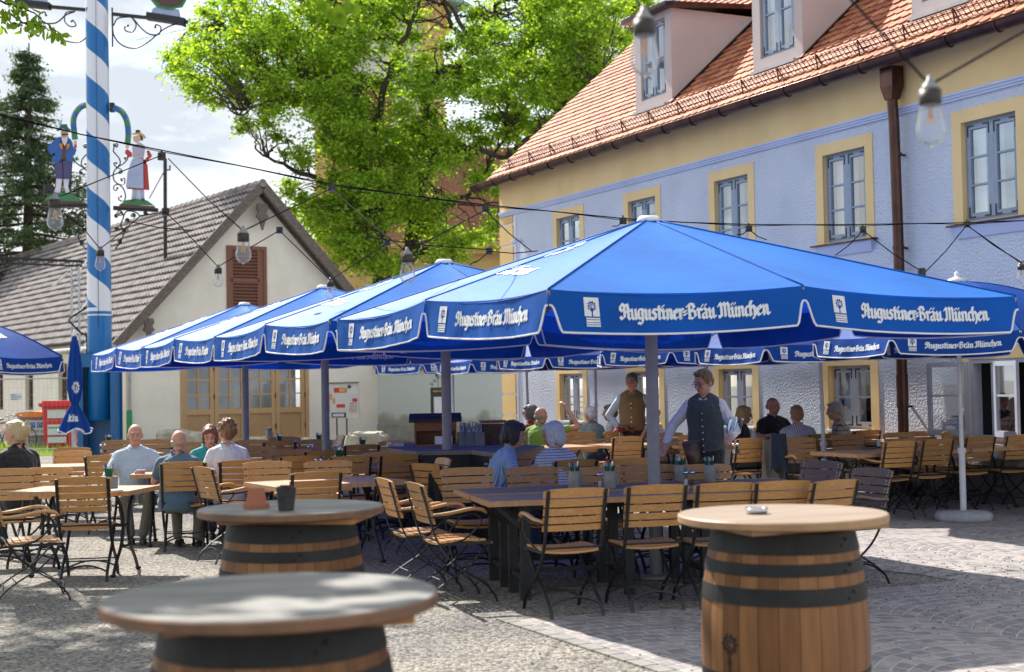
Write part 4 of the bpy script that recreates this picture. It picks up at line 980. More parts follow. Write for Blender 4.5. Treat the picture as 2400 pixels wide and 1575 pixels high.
layer('shoe', [[(1160, 1305), (1235, 1275), (1245, 1290), (1180, 1312)], [(1305, 1275), (1350, 1275), (1355, 1305), (1315, 1310)]], .10, cm['brown'], wom)
layer('mound', [[(1045, 1350), (1120, 1295), (1250, 1280), (1380, 1300), (1470, 1365)]], .085, cm['green'], wom)
layer('base_board', [[(1040, 1345), (1475, 1370), (1478, 1405), (1035, 1385)]], .095, cm['brown'], wom)
# garland arms
for sx, pts in ((0, [(500, 560), (485, 420), (480, 330), (500, 250), (550, 180), (600, 145), (672, 135)]), (1, [(1140, 620), (1150, 480), (1135, 350), (1110, 280), (1060, 210), (965, 165)])):
    C_ = curve_px([cr1(*p) for p in pts], 6); n = len(C_)
    for q in range((n + 4) // 5):
        nm, mat = (('garland', cm['green']), ('ribbon', cm['blue']))[q % 2]; g = MB()
        for i in range(q * 5, min(q * 5 + 5, n - 1)):
            a, b = C_[i], C_[i + 1]; d = (b - a) / np.linalg.norm(b - a); p = np.array([-d[1], d[0]]) * 7.0
            plate(g, [tuple(a - p), tuple(b - p), tuple(b + p), tuple(a + p)], -.09 - .001 * sx, -.05)
        if g.v: build(g, nm, mat, may, world=True)
# top emblem board at the right bracket
g = MB(); plate(g, [(352, 38), (358, 20), (372, 14), (420, 22), (424, 44), (430, 50)], -.1, -.05); eb = build(g, 'emblem_plinth', cm['lilac'], may, world=True)
g = MB(); plate(g, [(352, -40), (350, -4), (366, 16), (395, 22), (428, 18), (440, -4), (438, -40)], -.14, -.11); w_ = build(g, 'wreath', cm['green'], may, world=True)
g = MB(); plate(g, [(362, -40), (362, -2), (376, 10), (396, 15), (420, 10), (430, -4), (428, -40)], -.17, -.145); build(g, 'wreath_centre', cm['brown'], w_, world=True)
g = MB(); plate(g, [(40, -14), (96, -6), (112, -2), (112, 12), (40, 4)], -.1, -.05); build(g, 'sign_board', cm['lilac'], may, world=True)

# ------------------------------------------------------------------ lettering: broad nib strokes turned into small squares
GL = {
 'i': (.45, [[(0, .82), (.13, .98), (.2, .85), (.2, .15), (.3, .02), (.42, .14)], [(.15, 1.25), (.25, 1.35)]]),
 'n': (.85, [[(0, .82), (.13, .98), (.2, .85), (.2, 0)], [(.2, .82), (.45, 1.0), (.62, .85), (.62, .15), (.72, .02), (.85, .14)]]),
 'u': (.85, [[(0, .82), (.13, .98), (.2, .85), (.2, .15), (.35, 0), (.6, .15)], [(.62, .98), (.62, .15), (.72, .02), (.85, .14)]]),
 'r': (.54, [[(0, .82), (.13, .98), (.2, .85), (.2, .12), (.3, .02)], [(.2, .8), (.42, 1), (.55, .88)]]),
 'e': (.60, [[(.15, .5), (.5, .68), (.42, .98), (.12, .8), (.12, .15), (.3, 0), (.55, .15)]]),
 'a': (.80, [[(.1, .85), (.35, 1), (.55, .85), (.55, .15), (.65, .02), (.78, .14)], [(.55, .6), (.15, .45), (.1, .12), (.28, 0), (.55, .2)]]),
 'g': (.80, [[(.6, .98), (.2, .95), (.1, .7), (.1, .25), (.3, .05), (.55, .2)], [(.6, .98), (.6, -.2), (.4, -.45), (.05, -.35)]]),
 's': (.60, [[(.5, .95), (.25, 1), (.1, .75), (.45, .45), (.42, .1), (.2, 0), (0, .12)]]),
 't': (.50, [[(.2, 1.3), (.2, .15), (.3, .02), (.45, .12)], [(0, .95), (.42, .95)]]),
 'c': (.52, [[(.5, .9), (.3, 1), (.12, .8), (.12, .15), (.3, 0), (.5, .12)]]),
 'h': (.80, [[(.32, 1.42), (.2, 1.5), (.15, 1.3), (.15, 0)], [(.15, .8), (.4, 1), (.6, .8), (.6, 0), (.42, -.3)]]),
 'A': (1.22, [[(.08, 1.2), (.3, 1.5), (.55, 1.3), (.5, .2), (.2, 0), (0, .2)], [(.55, 1.35), (.9, 1.45), (.97, 1.1), (.97, .15), (1.1, .0)], [(.5, .7), (.97, .75)], [(.08, 1.2), (.1, .9), (.25, .8)]]),
 'B': (1.05, [[(.2, 1.4), (.2, .05)], [(0, 1.25), (.3, 1.5), (.7, 1.42), (.78, 1.1), (.4, .85), (.82, .7), (.88, .25), (.5, 0), (.1, .08)]]),
 'M': (1.42, [[(0, 1.15), (.2, 1.45), (.32, 1.2), (.32, .1), (.1, 0), (0, .15)], [(.32, 1.2), (.62, 1.45), (.76, 1.2), (.76, .1)], [(.76, 1.2), (1.05, 1.45), (1.2, 1.2), (1.2, .15), (1.35, 0)]]),
 '=': (.45, [[(.02, .38), (.3, .46)], [(.02, .68), (.3, .76)]]), ' ': (.38, []), ':': (.3, [])}
def strokes(text):
    x = 0; out = []
    for ch in text:
        um = ch in 'äü'; a, st = GL[{'ä': 'a', 'ü': 'u'}.get(ch, ch)]
        for s in st: out.append([(p[0] + x, p[1]) for p in s])
        if um: out += [[(x + .15, 1.27), (x + .22, 1.34)], [(x + .5, 1.27), (x + .57, 1.34)]]
        x += a + .03
    return out, x
def raster(st, w, y0, y1, res, nib=.26, ang=35, pen=.045):
    W_, H_ = int((w + .3) * res), int((y1 - y0) * res); G = np.zeros((H_, W_), bool); yy, xx = np.mgrid[0:H_, 0:W_]
    nx_, ny_ = cos(radians(ang)) * nib / 2, sin(radians(ang)) * nib / 2
    for s in st:
        for (a, b) in zip(s, s[1:]):
            for t in np.linspace(0, 1, max(2, int(np.hypot(b[0] - a[0], b[1] - a[1]) * res * 1.2))):
                for k in np.linspace(-1, 1, 9):
                    cx_ = (a[0] + (b[0] - a[0]) * t + nx_ * k + .15) * res; cy_ = (a[1] + (b[1] - a[1]) * t + ny_ * k - y0) * res
                    i0, i1, j0, j1 = int(cy_ - 2), int(cy_ + 3), int(cx_ - 2), int(cx_ + 3)
                    sub = (yy[max(i0, 0):i1, max(j0, 0):j1] + .5 - cy_) ** 2 + (xx[max(i0, 0):i1, max(j0, 0):j1] + .5 - cx_) ** 2 < (pen * res) ** 2 + .3
                    G[max(i0, 0):i1, max(j0, 0):j1] |= sub
    return G
def rects(G):
    out = []
    H_, W_ = G.shape
    for i in range(H_):
        j = 0
        while j < W_:
            if G[i, j]:
                k = j
                while k < W_ and G[i, k] and k - j < 6: k += 1
                out.append((j, i, k, i + 1)); j = k
            else: j += 1
    return out
_st, _w = strokes('Augustiner=Bräu München')
TXT = rects(raster(_st, _w, -.65, 1.75, 16)); TXW = (_w + .3) * 16; TXH = 2.4 * 16
_st2, _w2 = strokes('Bräu'); TXB = rects(raster(_st2, _w2, -.65, 1.75, 12)); TXBW = (_w2 + .3) * 12
def emblem_grid(res=26, card=False):
    H_, W_ = (int(res * 1.7), res) if card else (res, res); yy, xx = np.mgrid[0:H_, 0:W_]; c = (res - 1) / 2; cy_ = H_ - 1 - c if card else c
    dx, dy = (xx - c) / (res / 2), (yy - cy_) / (res / 2); r = np.hypot(dx, dy); a = np.arctan2(dy, dx)
    k = .82 if not card else .62
    ring = (r < k * (.88 + .12 * np.sign(np.cos(a * 10)))) & (r > k * .5); hook = (r < k * .36) & (r > k * .14) & ~((a > -.9) & (a < .3)); staff = (abs(dx) < .07) & (dy < -k * .3)
    e = ring | hook | staff
    if not card: return e
    G = (yy > H_ * .34) & ~e & (r < 9); G[:int(H_ * .34)] = False
    for b in (.26, .17, .08, .0): G[int(H_ * b):int(H_ * (b + .055))] = True
    G[:int(H_ * .33), :int(res * .12)] = False; return G
EMB = rects(emblem_grid(30)); CARD = rects(emblem_grid(24, True))
# ------------------------------------------------------------------ parasols
def cloth_mat(name, col, tr, rough=.5, sheen=.4):
    m, t, b = shade(name); n_ = t.nodes.new; l = t.links.new; b.inputs['Roughness'].default_value = rough; b.inputs['Specular IOR Level'].default_value = .28 if sheen > .1 else .12
    b.inputs['Sheen Weight'].default_value = sheen; b.inputs['Sheen Roughness'].default_value = .35; b.inputs['Sheen Tint'].default_value = (.6, .75, 1, 1)
    tcx = n_('ShaderNodeTexCoord'); nx = n_('ShaderNodeTexNoise'); nx.inputs['Scale'].default_value = 1.2; nx.inputs['Detail'].default_value = 5; l(tcx.outputs['Object'], nx.inputs[0])
    r = n_('ShaderNodeValToRGB'); r.color_ramp.elements[0].position = .3; r.color_ramp.elements[1].position = .7; r.color_ramp.elements[0].color = (*[c * .78 for c in col], 1); r.color_ramp.elements[1].color = (*[c * 1.12 for c in col], 1)
    l(nx.outputs[0], r.inputs[0]); l(r.outputs[0], b.inputs[0]); nb = n_('ShaderNodeTexNoise'); nb.inputs['Scale'].default_value = 6; nb.inputs['Detail'].default_value = 4; l(tcx.outputs['Object'], nb.inputs[0])
    bp = n_('ShaderNodeBump'); bp.inputs['Distance'].default_value = .012; bp.inputs['Strength'].default_value = .5; l(nb.outputs[0], bp.inputs['Height']); l(bp.outputs[0], b.inputs['Normal'])
    tn = n_('ShaderNodeBsdfTranslucent'); tn.inputs[0].default_value = (col[0] * .5, col[1] * .35, min(1, col[2] * 1.15), 1); ms = n_('ShaderNodeMixShader'); ms.inputs[0].default_value = tr
    l(b.outputs[0], ms.inputs[1]); l(tn.outputs[0], ms.inputs[2]); l(ms.outputs[0], t.nodes['Material Output'].inputs[0]); return m
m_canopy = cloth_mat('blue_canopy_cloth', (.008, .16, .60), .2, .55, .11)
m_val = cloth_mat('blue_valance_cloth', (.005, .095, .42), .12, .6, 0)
m_oldblue = cloth_mat('faded_blue_cloth', (.009, .06, .30), .12, .6, 0)
m_print = M('white_print', (.66, .68, .70), .7, .06, 20)
m_piping = M('white_piping', (.72, .72, .74), .6, .05, 20)
def make_parasol(name, label, square, half, zr, zm, za, vh, pole_m, pole_r, mat_c, mat_v, base, group, txt='all'):
    root = thing(name, label, 'parasol', (0, 0, 0), 0, group)
    nS = 4 if square else 8
    RV = []                    # rim vertices, counter clockwise, start at angle -45 (square) etc
    for k in range(8):
        a = radians(45 * k - 45 if square else 45 * k + 22.5)
        if square:
            r = half * sqrt(2) if k % 2 == 0 else half; z = zr if k % 2 == 0 else zm
        else: r = half; z = zr
        RV.append(np.array([r * cos(a), r * sin(a), z]))
    apx = np.array([0, 0, za])
    def surf(k, e, t):       # sector k, e along edge, t from apex to rim
        a, b = RV[k], RV[(k + 1) % 8]; rim = a * (1 - e) + b * e
        cen = -rim / np.linalg.norm(rim[:2]); rim = rim + np.array([cen[0], cen[1], 0]) * .05 * 4 * e * (1 - e)
        p = apx * (1 - t) + rim * t
        p[2] -= (.05 if square else .05) * 4 * e * (1 - e) * t
        if not square: p[2] += .13 * sin(pi * t) * 1.0
        return p
    g = MB(); NE, NT = 6, 10
    for k in range(8):
        V = [surf(k, e, t) for t in np.linspace(.02, 1, NT) for e in np.linspace(0, 1, NE)]
        g.add(V, [(i * NE + j, i * NE + j + 1, (i + 1) * NE + j + 1, (i + 1) * NE + j) for i in range(NT - 1) for j in range(NE - 1)])
    for k in range(8): g.tube([surf(k, 0, t) + (0, 0, .003) for t in np.linspace(.03, 1, 10)], .007, 4, mi=1)
    can = build(g, 'canopy', [mat_c, mat_v], root, smooth=True)
    # white wordmark and emblem printed high on alternate sectors
    def onsurf(k, x, y):     # x along the rim direction (-.5..), y outwards 0..1
        if square:           # side made from sectors k and k+1 ; x in [-1,1]
            kk, e = (k, x + 1) if x < 0 else ((k + 1) % 8, x)
        else: kk, e = k, x * .5 + .5
        p = surf(kk, min(max(e, 0), 1), y); return p + np.array([0, 0, .007])
    for k in ((0, 4) if square else (0, 2, 4, 6)):
        for (R_, W_, H_, cx, w_, y0, y1) in ((EMB, 30, 30, 0, (.16 if square else .42), .52, .28), (TXB, TXBW, 2.4 * 12, 0, (.62 if square else .8), .74, .58)):
            g = MB()
            for (a, b, c, d) in R_[::1]:
                def q(u, v):
                    y = y0 + (y1 - y0) * v / H_; x = cx + (u / W_ - .5) * w_ / max(y, .2) * .75; return onsurf(k, x, y)
                g.add([q(a, b), q(c, b), q(c, d), q(a, d)], [(0, 1, 2, 3)])
            build(g, 'canopy_print', m_print, can)
    for k in range(8):       # valances
        a, b = RV[k], RV[(k + 1) % 8]; Lp = np.linalg.norm(b - a); ed = (b - a) / Lp; nn = np.array([ed[1], -ed[0], 0]); nn /= np.linalg.norm(nn)
        ph = rng.uniform(0, 6)
        def drop(u):
            d_ = min(u, Lp - u); s_ = min(1, max(0, (d_ - .015) / .075)); s_ = s_ * s_ * (3 - 2 * s_); return vh * (.38 + .62 * s_)
        def vp(u, v, o=0):   # v metres below rim
            fl = .035 * v / vh + .010 * (v / vh) * sin(u * 9 + ph) + .006 * (v / vh) * sin(u * 23 + ph * 2)
            p = a + ed * u; sag = .035 * 4 * (u / Lp) * (1 - u / Lp) if True else 0
            inn = .05 * 4 * (u / Lp) * (1 - u / Lp)
            return p + nn * (fl + o - inn) + np.array([0, 0, -v - sag])
        U_ = sorted(set(list(np.linspace(0, .12, 9)) + list(np.linspace(.12, Lp - .12, 22)) + list(np.linspace(Lp - .12, Lp, 9))))
        V = []; nv_ = 6
        for u in U_:
            for j in range(nv_): V.append(vp(u, drop(u) * j / (nv_ - 1)))
        g = MB(); g.add(V, [(i * nv_ + j, i * nv_ + j + 1, (i + 1) * nv_ + j + 1, (i + 1) * nv_ + j) for i in range(len(U_) - 1) for j in range(nv_ - 1)])
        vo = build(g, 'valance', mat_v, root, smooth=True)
        g = MB(); g.tube([vp(u, drop(u), .002) for u in U_], .0075, 5); build(g, 'piping', m_piping, vo)
        g = MB(); sc = Lp * .60 / TXW; x0 = Lp * .26; yb = vh * .80
        for (i0, j0, i1, j1) in TXT:
            q = lambda i, j: vp(x0 + i * sc, yb - j * sc * 1.0, .006)
            g.add([q(i0, j0), q(i1, j0), q(i1, j1), q(i0, j1)], [(0, 1, 2, 3)])
        cs = vh * .70 / 40; x0c = Lp * .13
        for (i0, j0, i1, j1) in CARD:
            q = lambda i, j: vp(x0c + i * cs, vh * .84 - j * cs, .006)
            g.add([q(i0, j0), q(i1, j0), q(i1, j1), q(i0, j1)], [(0, 1, 2, 3)])
        build(g, 'lettering', m_print, vo)
    g = MB(); g.tube([(0, 0, 0.02), (0, 0, za - .05)], pole_r, 14)
    if not square: g.tube([(0, 0, .02), (0, 0, .75)], pole_r * 1.45, 14); g.tube([(0, 0, .74), (0, 0, .80)], pole_r * 1.9, 12); g.tube([(0, 0, 1.2), (0, 0, 1.24)], pole_r * 1.5, 12)
    build(g, 'pole', pole_m, root, smooth=False)
    g = MB(); hz = zr - .16 if square else zr - .12
    g.lathe([(.05, hz), (.10, hz + .01), (.10, hz + .05), (.05, hz + .06)], 16); build(g, 'hub', pole_m, root)
    for k in range(8):
        g = MB(); g.beam(apx * .97 + RV[k] * .03 + (0, 0, -.05), RV[k] + (0, 0, -.03), .022, .035); r_ = build(g, 'rib', pole_m, root)
        g = MB(); m_ = apx * .45 + RV[k] * .55 + (0, 0, -.07); d_ = RV[k][:2] / np.linalg.norm(RV[k][:2]); g.beam((d_[0] * .09, d_[1] * .09, hz + .03), m_, .022, .03); build(g, 'strut', pole_m, r_)
    g = MB()
    if square: g.lathe([(.02, za + .025), (.075, za + .02), (.10, za - .01), (.095, za - .03)][::-1], 16)
    else: g.lathe([(.11, za - .02), (.10, za + .02), (.04, za + .04), (.02, za + .06), (.03, za + .085), (.01, za + .105)], 14)
    build(g, 'cap', m_white, root, smooth=True)
    if base:
        g = MB(); g.lathe([(.30, 0), (.31, .03), (.31, .07), (.28, .10), (.05, .115)], 32); build(g, 'base', M('concrete_base', (.36, .36, .36), .9, .2, 9, bump=.3), root, smooth=True)
    else:
        g = MB(); g.lathe([(.16, 0), (.16, .02), (.05, .03)], 12); build(g, 'base', pole_m, root)
    return root
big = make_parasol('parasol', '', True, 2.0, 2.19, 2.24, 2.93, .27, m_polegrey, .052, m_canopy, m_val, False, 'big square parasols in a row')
small = make_parasol('parasol', '', False, 1.62, 2.04, 2.04, 2.64, .20, m_polewhite, .024, m_oldblue, m_oldblue, True, 'round parasols along the inn')
index_kids()
BIG = [((1.14, 11.65), 'nearest large blue square parasol over the long dark table, lettered valance in full view'), ((-.72, 15.35), 'second large square parasol in the row, its peak left of the nearest one'),
       ((-2.50, 18.95), 'third large square parasol in the row, in front of the brown barn shutter'), ((-4.22, 22.45), 'farthest large square parasol in the row, its tip touching the maypole')]
for i, ((x, y), lb) in enumerate(BIG): place(big, i, (x, y, 0), AF, lb)
SML = [((4.93, 15.7), 0, 'round parasol at the right edge with white pole in a round concrete base'), ((3.90, 17.9), .12, 'round parasol whose white pole leans between the striped shirt woman and the plaid shirt man'), ((2.75, 20.2), .3, 'round parasol behind the waiter by the inn wall'),
       ((1.33, 22.9), .2, 'round parasol with white pole beside the two grey haired men'), ((.28, 25.4), .1, 'round parasol whose leaning pole stands by the yellow corner stones'), ((-1.18, 28.1), .4, 'farthest round parasol, seen under the big ones before the plaster wall'),
       ((-8.25, 20.5), .15, 'round blue parasol cut off by the left edge')]
for i, ((x, y), r, lb) in enumerate(SML):
    o = place(small, i, (x, y, 0), AF + r, lb)
    if i in (1, 4): o.rotation_euler = (0, radians(-1.2), AF + r)
    if i == 6: o.scale = (1.12, 1.12, 1.03); o.rotation_euler[2] = radians(18)
# the folded parasol
FY = 26.0; fb = at(176, 1000, FY); t = thing('folded_parasol', 'furled dark blue parasol tied with a cord beside the maypole', 'parasol', (fb[0], fb[1], 0))
ft = at(174, 784, FY)[2]; fl = at(174, 1010, FY)[2]; tie = at(174, 945, FY)[2]
g = MB(); n = 64; V = []; prof = [(0, .03), (.12, .07), (.35, .115), (.55, .125), (.68, .09), (.715, .055), (.73, .06), (.80, .13), (.90, .21), (1.0, .275)]
for (f_, r) in prof:
    for j in range(n):
        a = 2 * pi * j / n; rr = r * (1 + (.16 if f_ > .1 else 0) * sin(a * 8 + f_ * 2.5) + .05 * sin(a * 3 + 5 * f_)); V.append((rr * cos(a), rr * sin(a), ft + (fl - ft) * f_ + (.05 * sin(a * 4) if f_ == 1 else 0)))
g.add(V, [(i * n + j, i * n + (j + 1) % n, (i + 1) * n + (j + 1) % n, (i + 1) * n + j) for i in range(len(prof) - 1) for j in range(n)])
fc = build(g, 'canopy', m_oldblue, t, smooth=True)
g = MB(); g.tube([(V[(len(prof) - 1) * n + j % n][0] * 1.01, V[(len(prof) - 1) * n + j % n][1] * 1.01, V[(len(prof) - 1) * n + j % n][2]) for j in range(n + 1)], .012, 5); build(g, 'piping', m_piping, fc)
g = MB()
def fp(a, f_, o=.012):
    r = np.interp(f_, [p[0] for p in prof], [p[1] for p in prof]); rr = r * (1 + .16 * sin(a * 8 + f_ * 2.5) + .05 * sin(a * 3 + 5 * f_)) + o; return (rr * cos(a), rr * sin(a), ft + (fl - ft) * f_)
for (i0, j0, i1, j1) in TXB:
    q = lambda i, j: fp(-pi / 2 - .55 + i / TXBW * 1.15, .93 - j / 28.8 * .12); g.add([q(i0, j0), q(i1, j0), q(i1, j1), q(i0, j1)], [(0, 1, 2, 3)])
for (i0, j0, i1, j1) in EMB:
    q = lambda i, j: fp(-pi / 2 - .1 + j / 30 * 1.1, .63 - i / 30 * .16); g.add([q(i0, j0), q(i1, j0), q(i1, j1), q(i0, j1)], [(0, 1, 2, 3)])
build(g, 'lettering', m_print, fc)
g = MB(); g.tube([(.062 * cos(a), .062 * sin(a), tie) for a in np.linspace(0, 2 * pi, 20)], .014, 5); build(g, 'cord', m_oldblue, t)
g = MB(); g.tube([(0, 0, .0), (0, 0, ft)], .022, 10); build(g, 'pole', m_polewhite, t)
g = MB(); g.lathe([(.04, ft - .03), (.045, ft + .02), (.02, ft + .04), (.03, ft + .06), (.01, ft + .08)], 12); build(g, 'finial', m_white, t, smooth=True)
g = MB(); g.lathe([(.28, 0), (.28, .06), (.05, .09)], 24); build(g, 'base', m_stone, t)

# ------------------------------------------------------------------ string lights
m_sock = M('bronze_socket', (.03, .021, .014), .5, .2, 8); m_cap = M('grey_socket_cap', (.22, .21, .21), .5, .1, 8)
m_fil = M('amber_filament', (.75, .32, .04), .3, .1, 4); m_stem = glassm('amber_stem', .3, (1, .75, .45), .05); m_cable = M('rubber_cable', (.012, .012, .016), .95, .1, 8, spec=.05)
lamp = thing('string_lamp', '', 'lamp', (0, 0, 0), 0, 'bulbs hanging on the light string')
g = MB(); g.lathe([(.006, .018), (.012, .0), (.026, -.018), (.031, -.028)][::-1], 18); g.lathe([(.001, -.0275), (.0345, -.028), (.0345, -.072), (.030, -.076)][::-1], 18, 1); build(g, 'socket', [m_cap, m_sock], lamp, smooth=True)
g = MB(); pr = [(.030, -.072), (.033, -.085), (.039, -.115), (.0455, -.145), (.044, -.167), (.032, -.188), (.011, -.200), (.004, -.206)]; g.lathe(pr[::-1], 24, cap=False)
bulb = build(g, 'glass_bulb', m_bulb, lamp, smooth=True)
g = MB()
for k in range(6): a_ = k * pi / 3; g.tube([(.004 * cos(a_), .004 * sin(a_), -.085), (.013 * cos(a_), .013 * sin(a_), -.135)], .0013, 4)
build(g, 'filament', m_fil, bulb)
g = MB(); g.lathe([(.002, -.118), (.006, -.112), (.005, -.09), (.010, -.076)], 12); build(g, 'stem', m_stem, bulb, smooth=True)
index_kids()
LAMPS = [((129, 457), 8.0, [(113, 445), (-40, 288)], [(152, 456), (378, 364)], 'near hanging bulb in front of the painted man on the maypole'), ((235, 580), 12.3, [(195, 535), (150, 500)], [(290, 540), (330, 505), (388, 497)], 'small hanging bulb seen against the maypole shaft'),
         ((511, 622), 13.0, [(420, 527), (388, 497)], [(655, 540)], 'small hanging bulb left of the brown barn shutter'), ((570, 536), 8.2, [(490, 470), (395, 372)], [(777, 442)], 'larger hanging bulb over the top of the brown barn shutter'),
         ((774, 654), 13.8, [(655, 540)], [(907, 569)], 'small hanging bulb at the lower right end of the barn gable'), ((954, 586), 8.5, [(870, 525), (777, 442)], [(1137, 492)], 'hanging bulb in front of the forked tree trunks'),
         ((1509, 27), 4.4, [(1480, -30)], [(1640, -30)], 'large blurred bulb close to the lens, over the first dormer'), ((2179, 190), 4.4, [(1995, 0), (1960, -40)], [(2420, 62)], 'large bulb close to the lens, right of the downpipe hopper'),
         ((2393, 614), 13.5, [(2266, 528)], [(2460, 560)], 'small hanging bulb at the right edge')]
for i, ((px, py), D, wa, wb_, lb) in enumerate(LAMPS):
    p = at(px, py, D); o = place(lamp, i, tuple(p - (0, 0, .0)), 0, lb)
    if i == 0: index_kids()
    for side in (wa, wb_):
        P = [p + (0, 0, -.012)]; k = len(side)
        for j, q in enumerate(side): P.append(at(q[0], q[1], D + (11.5 - D) * (j + 1) / k * (1 if py < 1000 else 0) if D > 5 else D + .3 * (j + 1)))
        g = MB(); g.tube(P, .0045, 5); build(g, 'wire', m_cable, o, world=True)
cb = thing('light_string', 'long black cable with boxes sagging across the whole beer garden', 'cable', tuple(at(0, 270, 11)))
MC = [(-60, 255), (0, 268), (190, 315), (378, 352), (580, 392), (777, 432), (960, 458), (1137, 480), (1300, 496), (1460, 512), (1600, 521), (1755, 526), (1880, 527), (2022, 526), (2150, 524), (2266, 522), (2420, 516)]
g = MB(); g.tube([at(x, y, 11.3 + .0016 * x) for x, y in MC], .0055, 6); g.tube([at(x, y + 4 * (1 if i % 2 else 0), 11.3 + .0016 * x) for i, (x, y) in enumerate(MC)], .0035, 6); build(g, 'cable', m_cable, cb, world=True)
for (px, py) in ((379, 368), (777, 441), (1137, 490), (1460, 519), (1755, 537), (2022, 540), (2266, 527)):
    g = MB(); p = at(px, py, 11.3 + .0016 * px); g.tube([p + (0, 0, .035), p - (0, 0, .025)], [.034, .036], 10); g.tube([p + (0, 0, .06), p], .008, 5); build(g, 'junction_box', m_sock, cb, world=True)
for (px, py, Y) in ((655, 540, 15), (907, 569, 15), (1146, 589, 15), (388, 497, 13.5), (113, 445, 9.5), (2160, 638, 12.5)):
    g = MB(); p = at(px, py, Y); g.tube([p + (0, 0, .035), p - (0, 0, .03)], .036, 10); build(g, 'junction_box', m_sock, cb, world=True)
g = MB()
for A_, B_ in (((1137, 492), (1247, 590)), ((1460, 519), (1435, 530)), ((1755, 537), (1797, 562)), ((1755, 537), (1727, 550)), ((2022, 540), (1958, 598)), ((2022, 540), (2160, 636)), ((2266, 527), (2168, 638)), ((2266, 527), (2393, 614)), ((1146, 589), (1100, 620)), ((1146, 589), (1260, 588)), ((857, 555), (1146, 585)), ((300, 518), (450, 540))):
    g = MB(); a = at(*A_, 13); b = at(*B_, 13); g.tube([a, (a + b) / 2 - (0, 0, .02), b], .005, 5); build(g, 'wire', m_cable, cb, world=True)
t = thing('lamp_post', 'slim dark pole behind the barn ridge with wire bracket', 'pole', tuple(at(387, 900, 42) * np.array([1, 1, 0])))
g = MB(); g.tube([(t.location[0], t.location[1], 0), tuple(at(387, 372, 42))], .055, 8); g.tube([at(387, 398, 42), at(398, 398, 42), at(398, 388, 42)], .03, 5); g.tube([at(387, 398, 42), at(350, 465, 42)], .015, 5); build(g, 'pole', m_iron, t, world=True)

# ------------------------------------------------------------------ barrels used as standing tables
def barrelwood():
    m, t, b = shade('barrel_staves'); n_ = t.nodes.new; l = t.links.new; b.inputs['Roughness'].default_value = .55; b.inputs['Specular IOR Level'].default_value = .3
    tcx = n_('ShaderNodeTexCoord'); s = n_('ShaderNodeSeparateXYZ'); l(tcx.outputs['Object'], s.inputs[0])
    a = math_(n_, l, 'MULTIPLY', math_(n_, l, 'ARCTAN2', s.outputs[1], s.outputs[0]), 26 / (2 * pi)); fl_ = math_(n_, l, 'FLOOR', a); fr_ = math_(n_, l, 'FRACT', a)
    wn_ = n_('ShaderNodeTexWhiteNoise'); wn_.noise_dimensions = '1D'; l(fl_, wn_.inputs['W'])
    nx = n_('ShaderNodeTexNoise'); mpx = n_('ShaderNodeMapping'); mpx.inputs['Scale'].default_value = (14, 14, 1.4); l(tcx.outputs['Object'], mpx.inputs[0]); l(mpx.outputs[0], nx.inputs[0]); nx.inputs['Scale'].default_value = 2; nx.inputs['Detail'].default_value = 8
    f = math_(n_, l, 'ADD', math_(n_, l, 'MULTIPLY', wn_.outputs[0], .45), math_(n_, l, 'MULTIPLY', nx.outputs[0], .55))
    r = n_('ShaderNodeValToRGB'); e = r.color_ramp.elements; e[0].position = .2; e[0].color = (.11, .040, .011, 1); e[1].position = .75; e[1].color = (.30, .14, .052, 1); l(f, r.inputs[0])
    gap = math_(n_, l, 'GREATER_THAN', fr_, .035); mm = n_('ShaderNodeVectorMath'); mm.operation = 'SCALE'; l(r.outputs[0], mm.inputs[0]); l(math_(n_, l, 'ADD', math_(n_, l, 'MULTIPLY', gap, .75), .25), mm.inputs[3]); l(mm.outputs[0], b.inputs[0])
    bp = n_('ShaderNodeBump'); bp.inputs['Distance'].default_value = .004; l(gap, bp.inputs['Height']); l(bp.outputs[0], b.inputs['Normal']); return m
m_barrel = barrelwood(); m_hoop = M('dark_hoop', (.014, .014, .014), .6, .35, 6, metal=.1, col2=(.03, .029, .027), spec=.3)
m_topwarm = M('pale_round_top', (.23, .165, .115), .55, .15, 2.2, st=(1, 9, 9), col2=(.33, .25, .18), det=8); m_topgrey = M('weathered_round_top', (.09, .085, .075), .6, .25, 2.4, col2=(.22, .21, .19), st=(1, 4, 4), det=8)
m_rim = M('orange_rim', (.10, .055, .03), .5, .35, 6, col2=(.24, .11, .05)); m_rimw = M('warm_rim', (.36, .21, .10), .5, .2, 6)
def rb(z): return .303 + .056 * (1 - ((z - .475) / .475) ** 2)
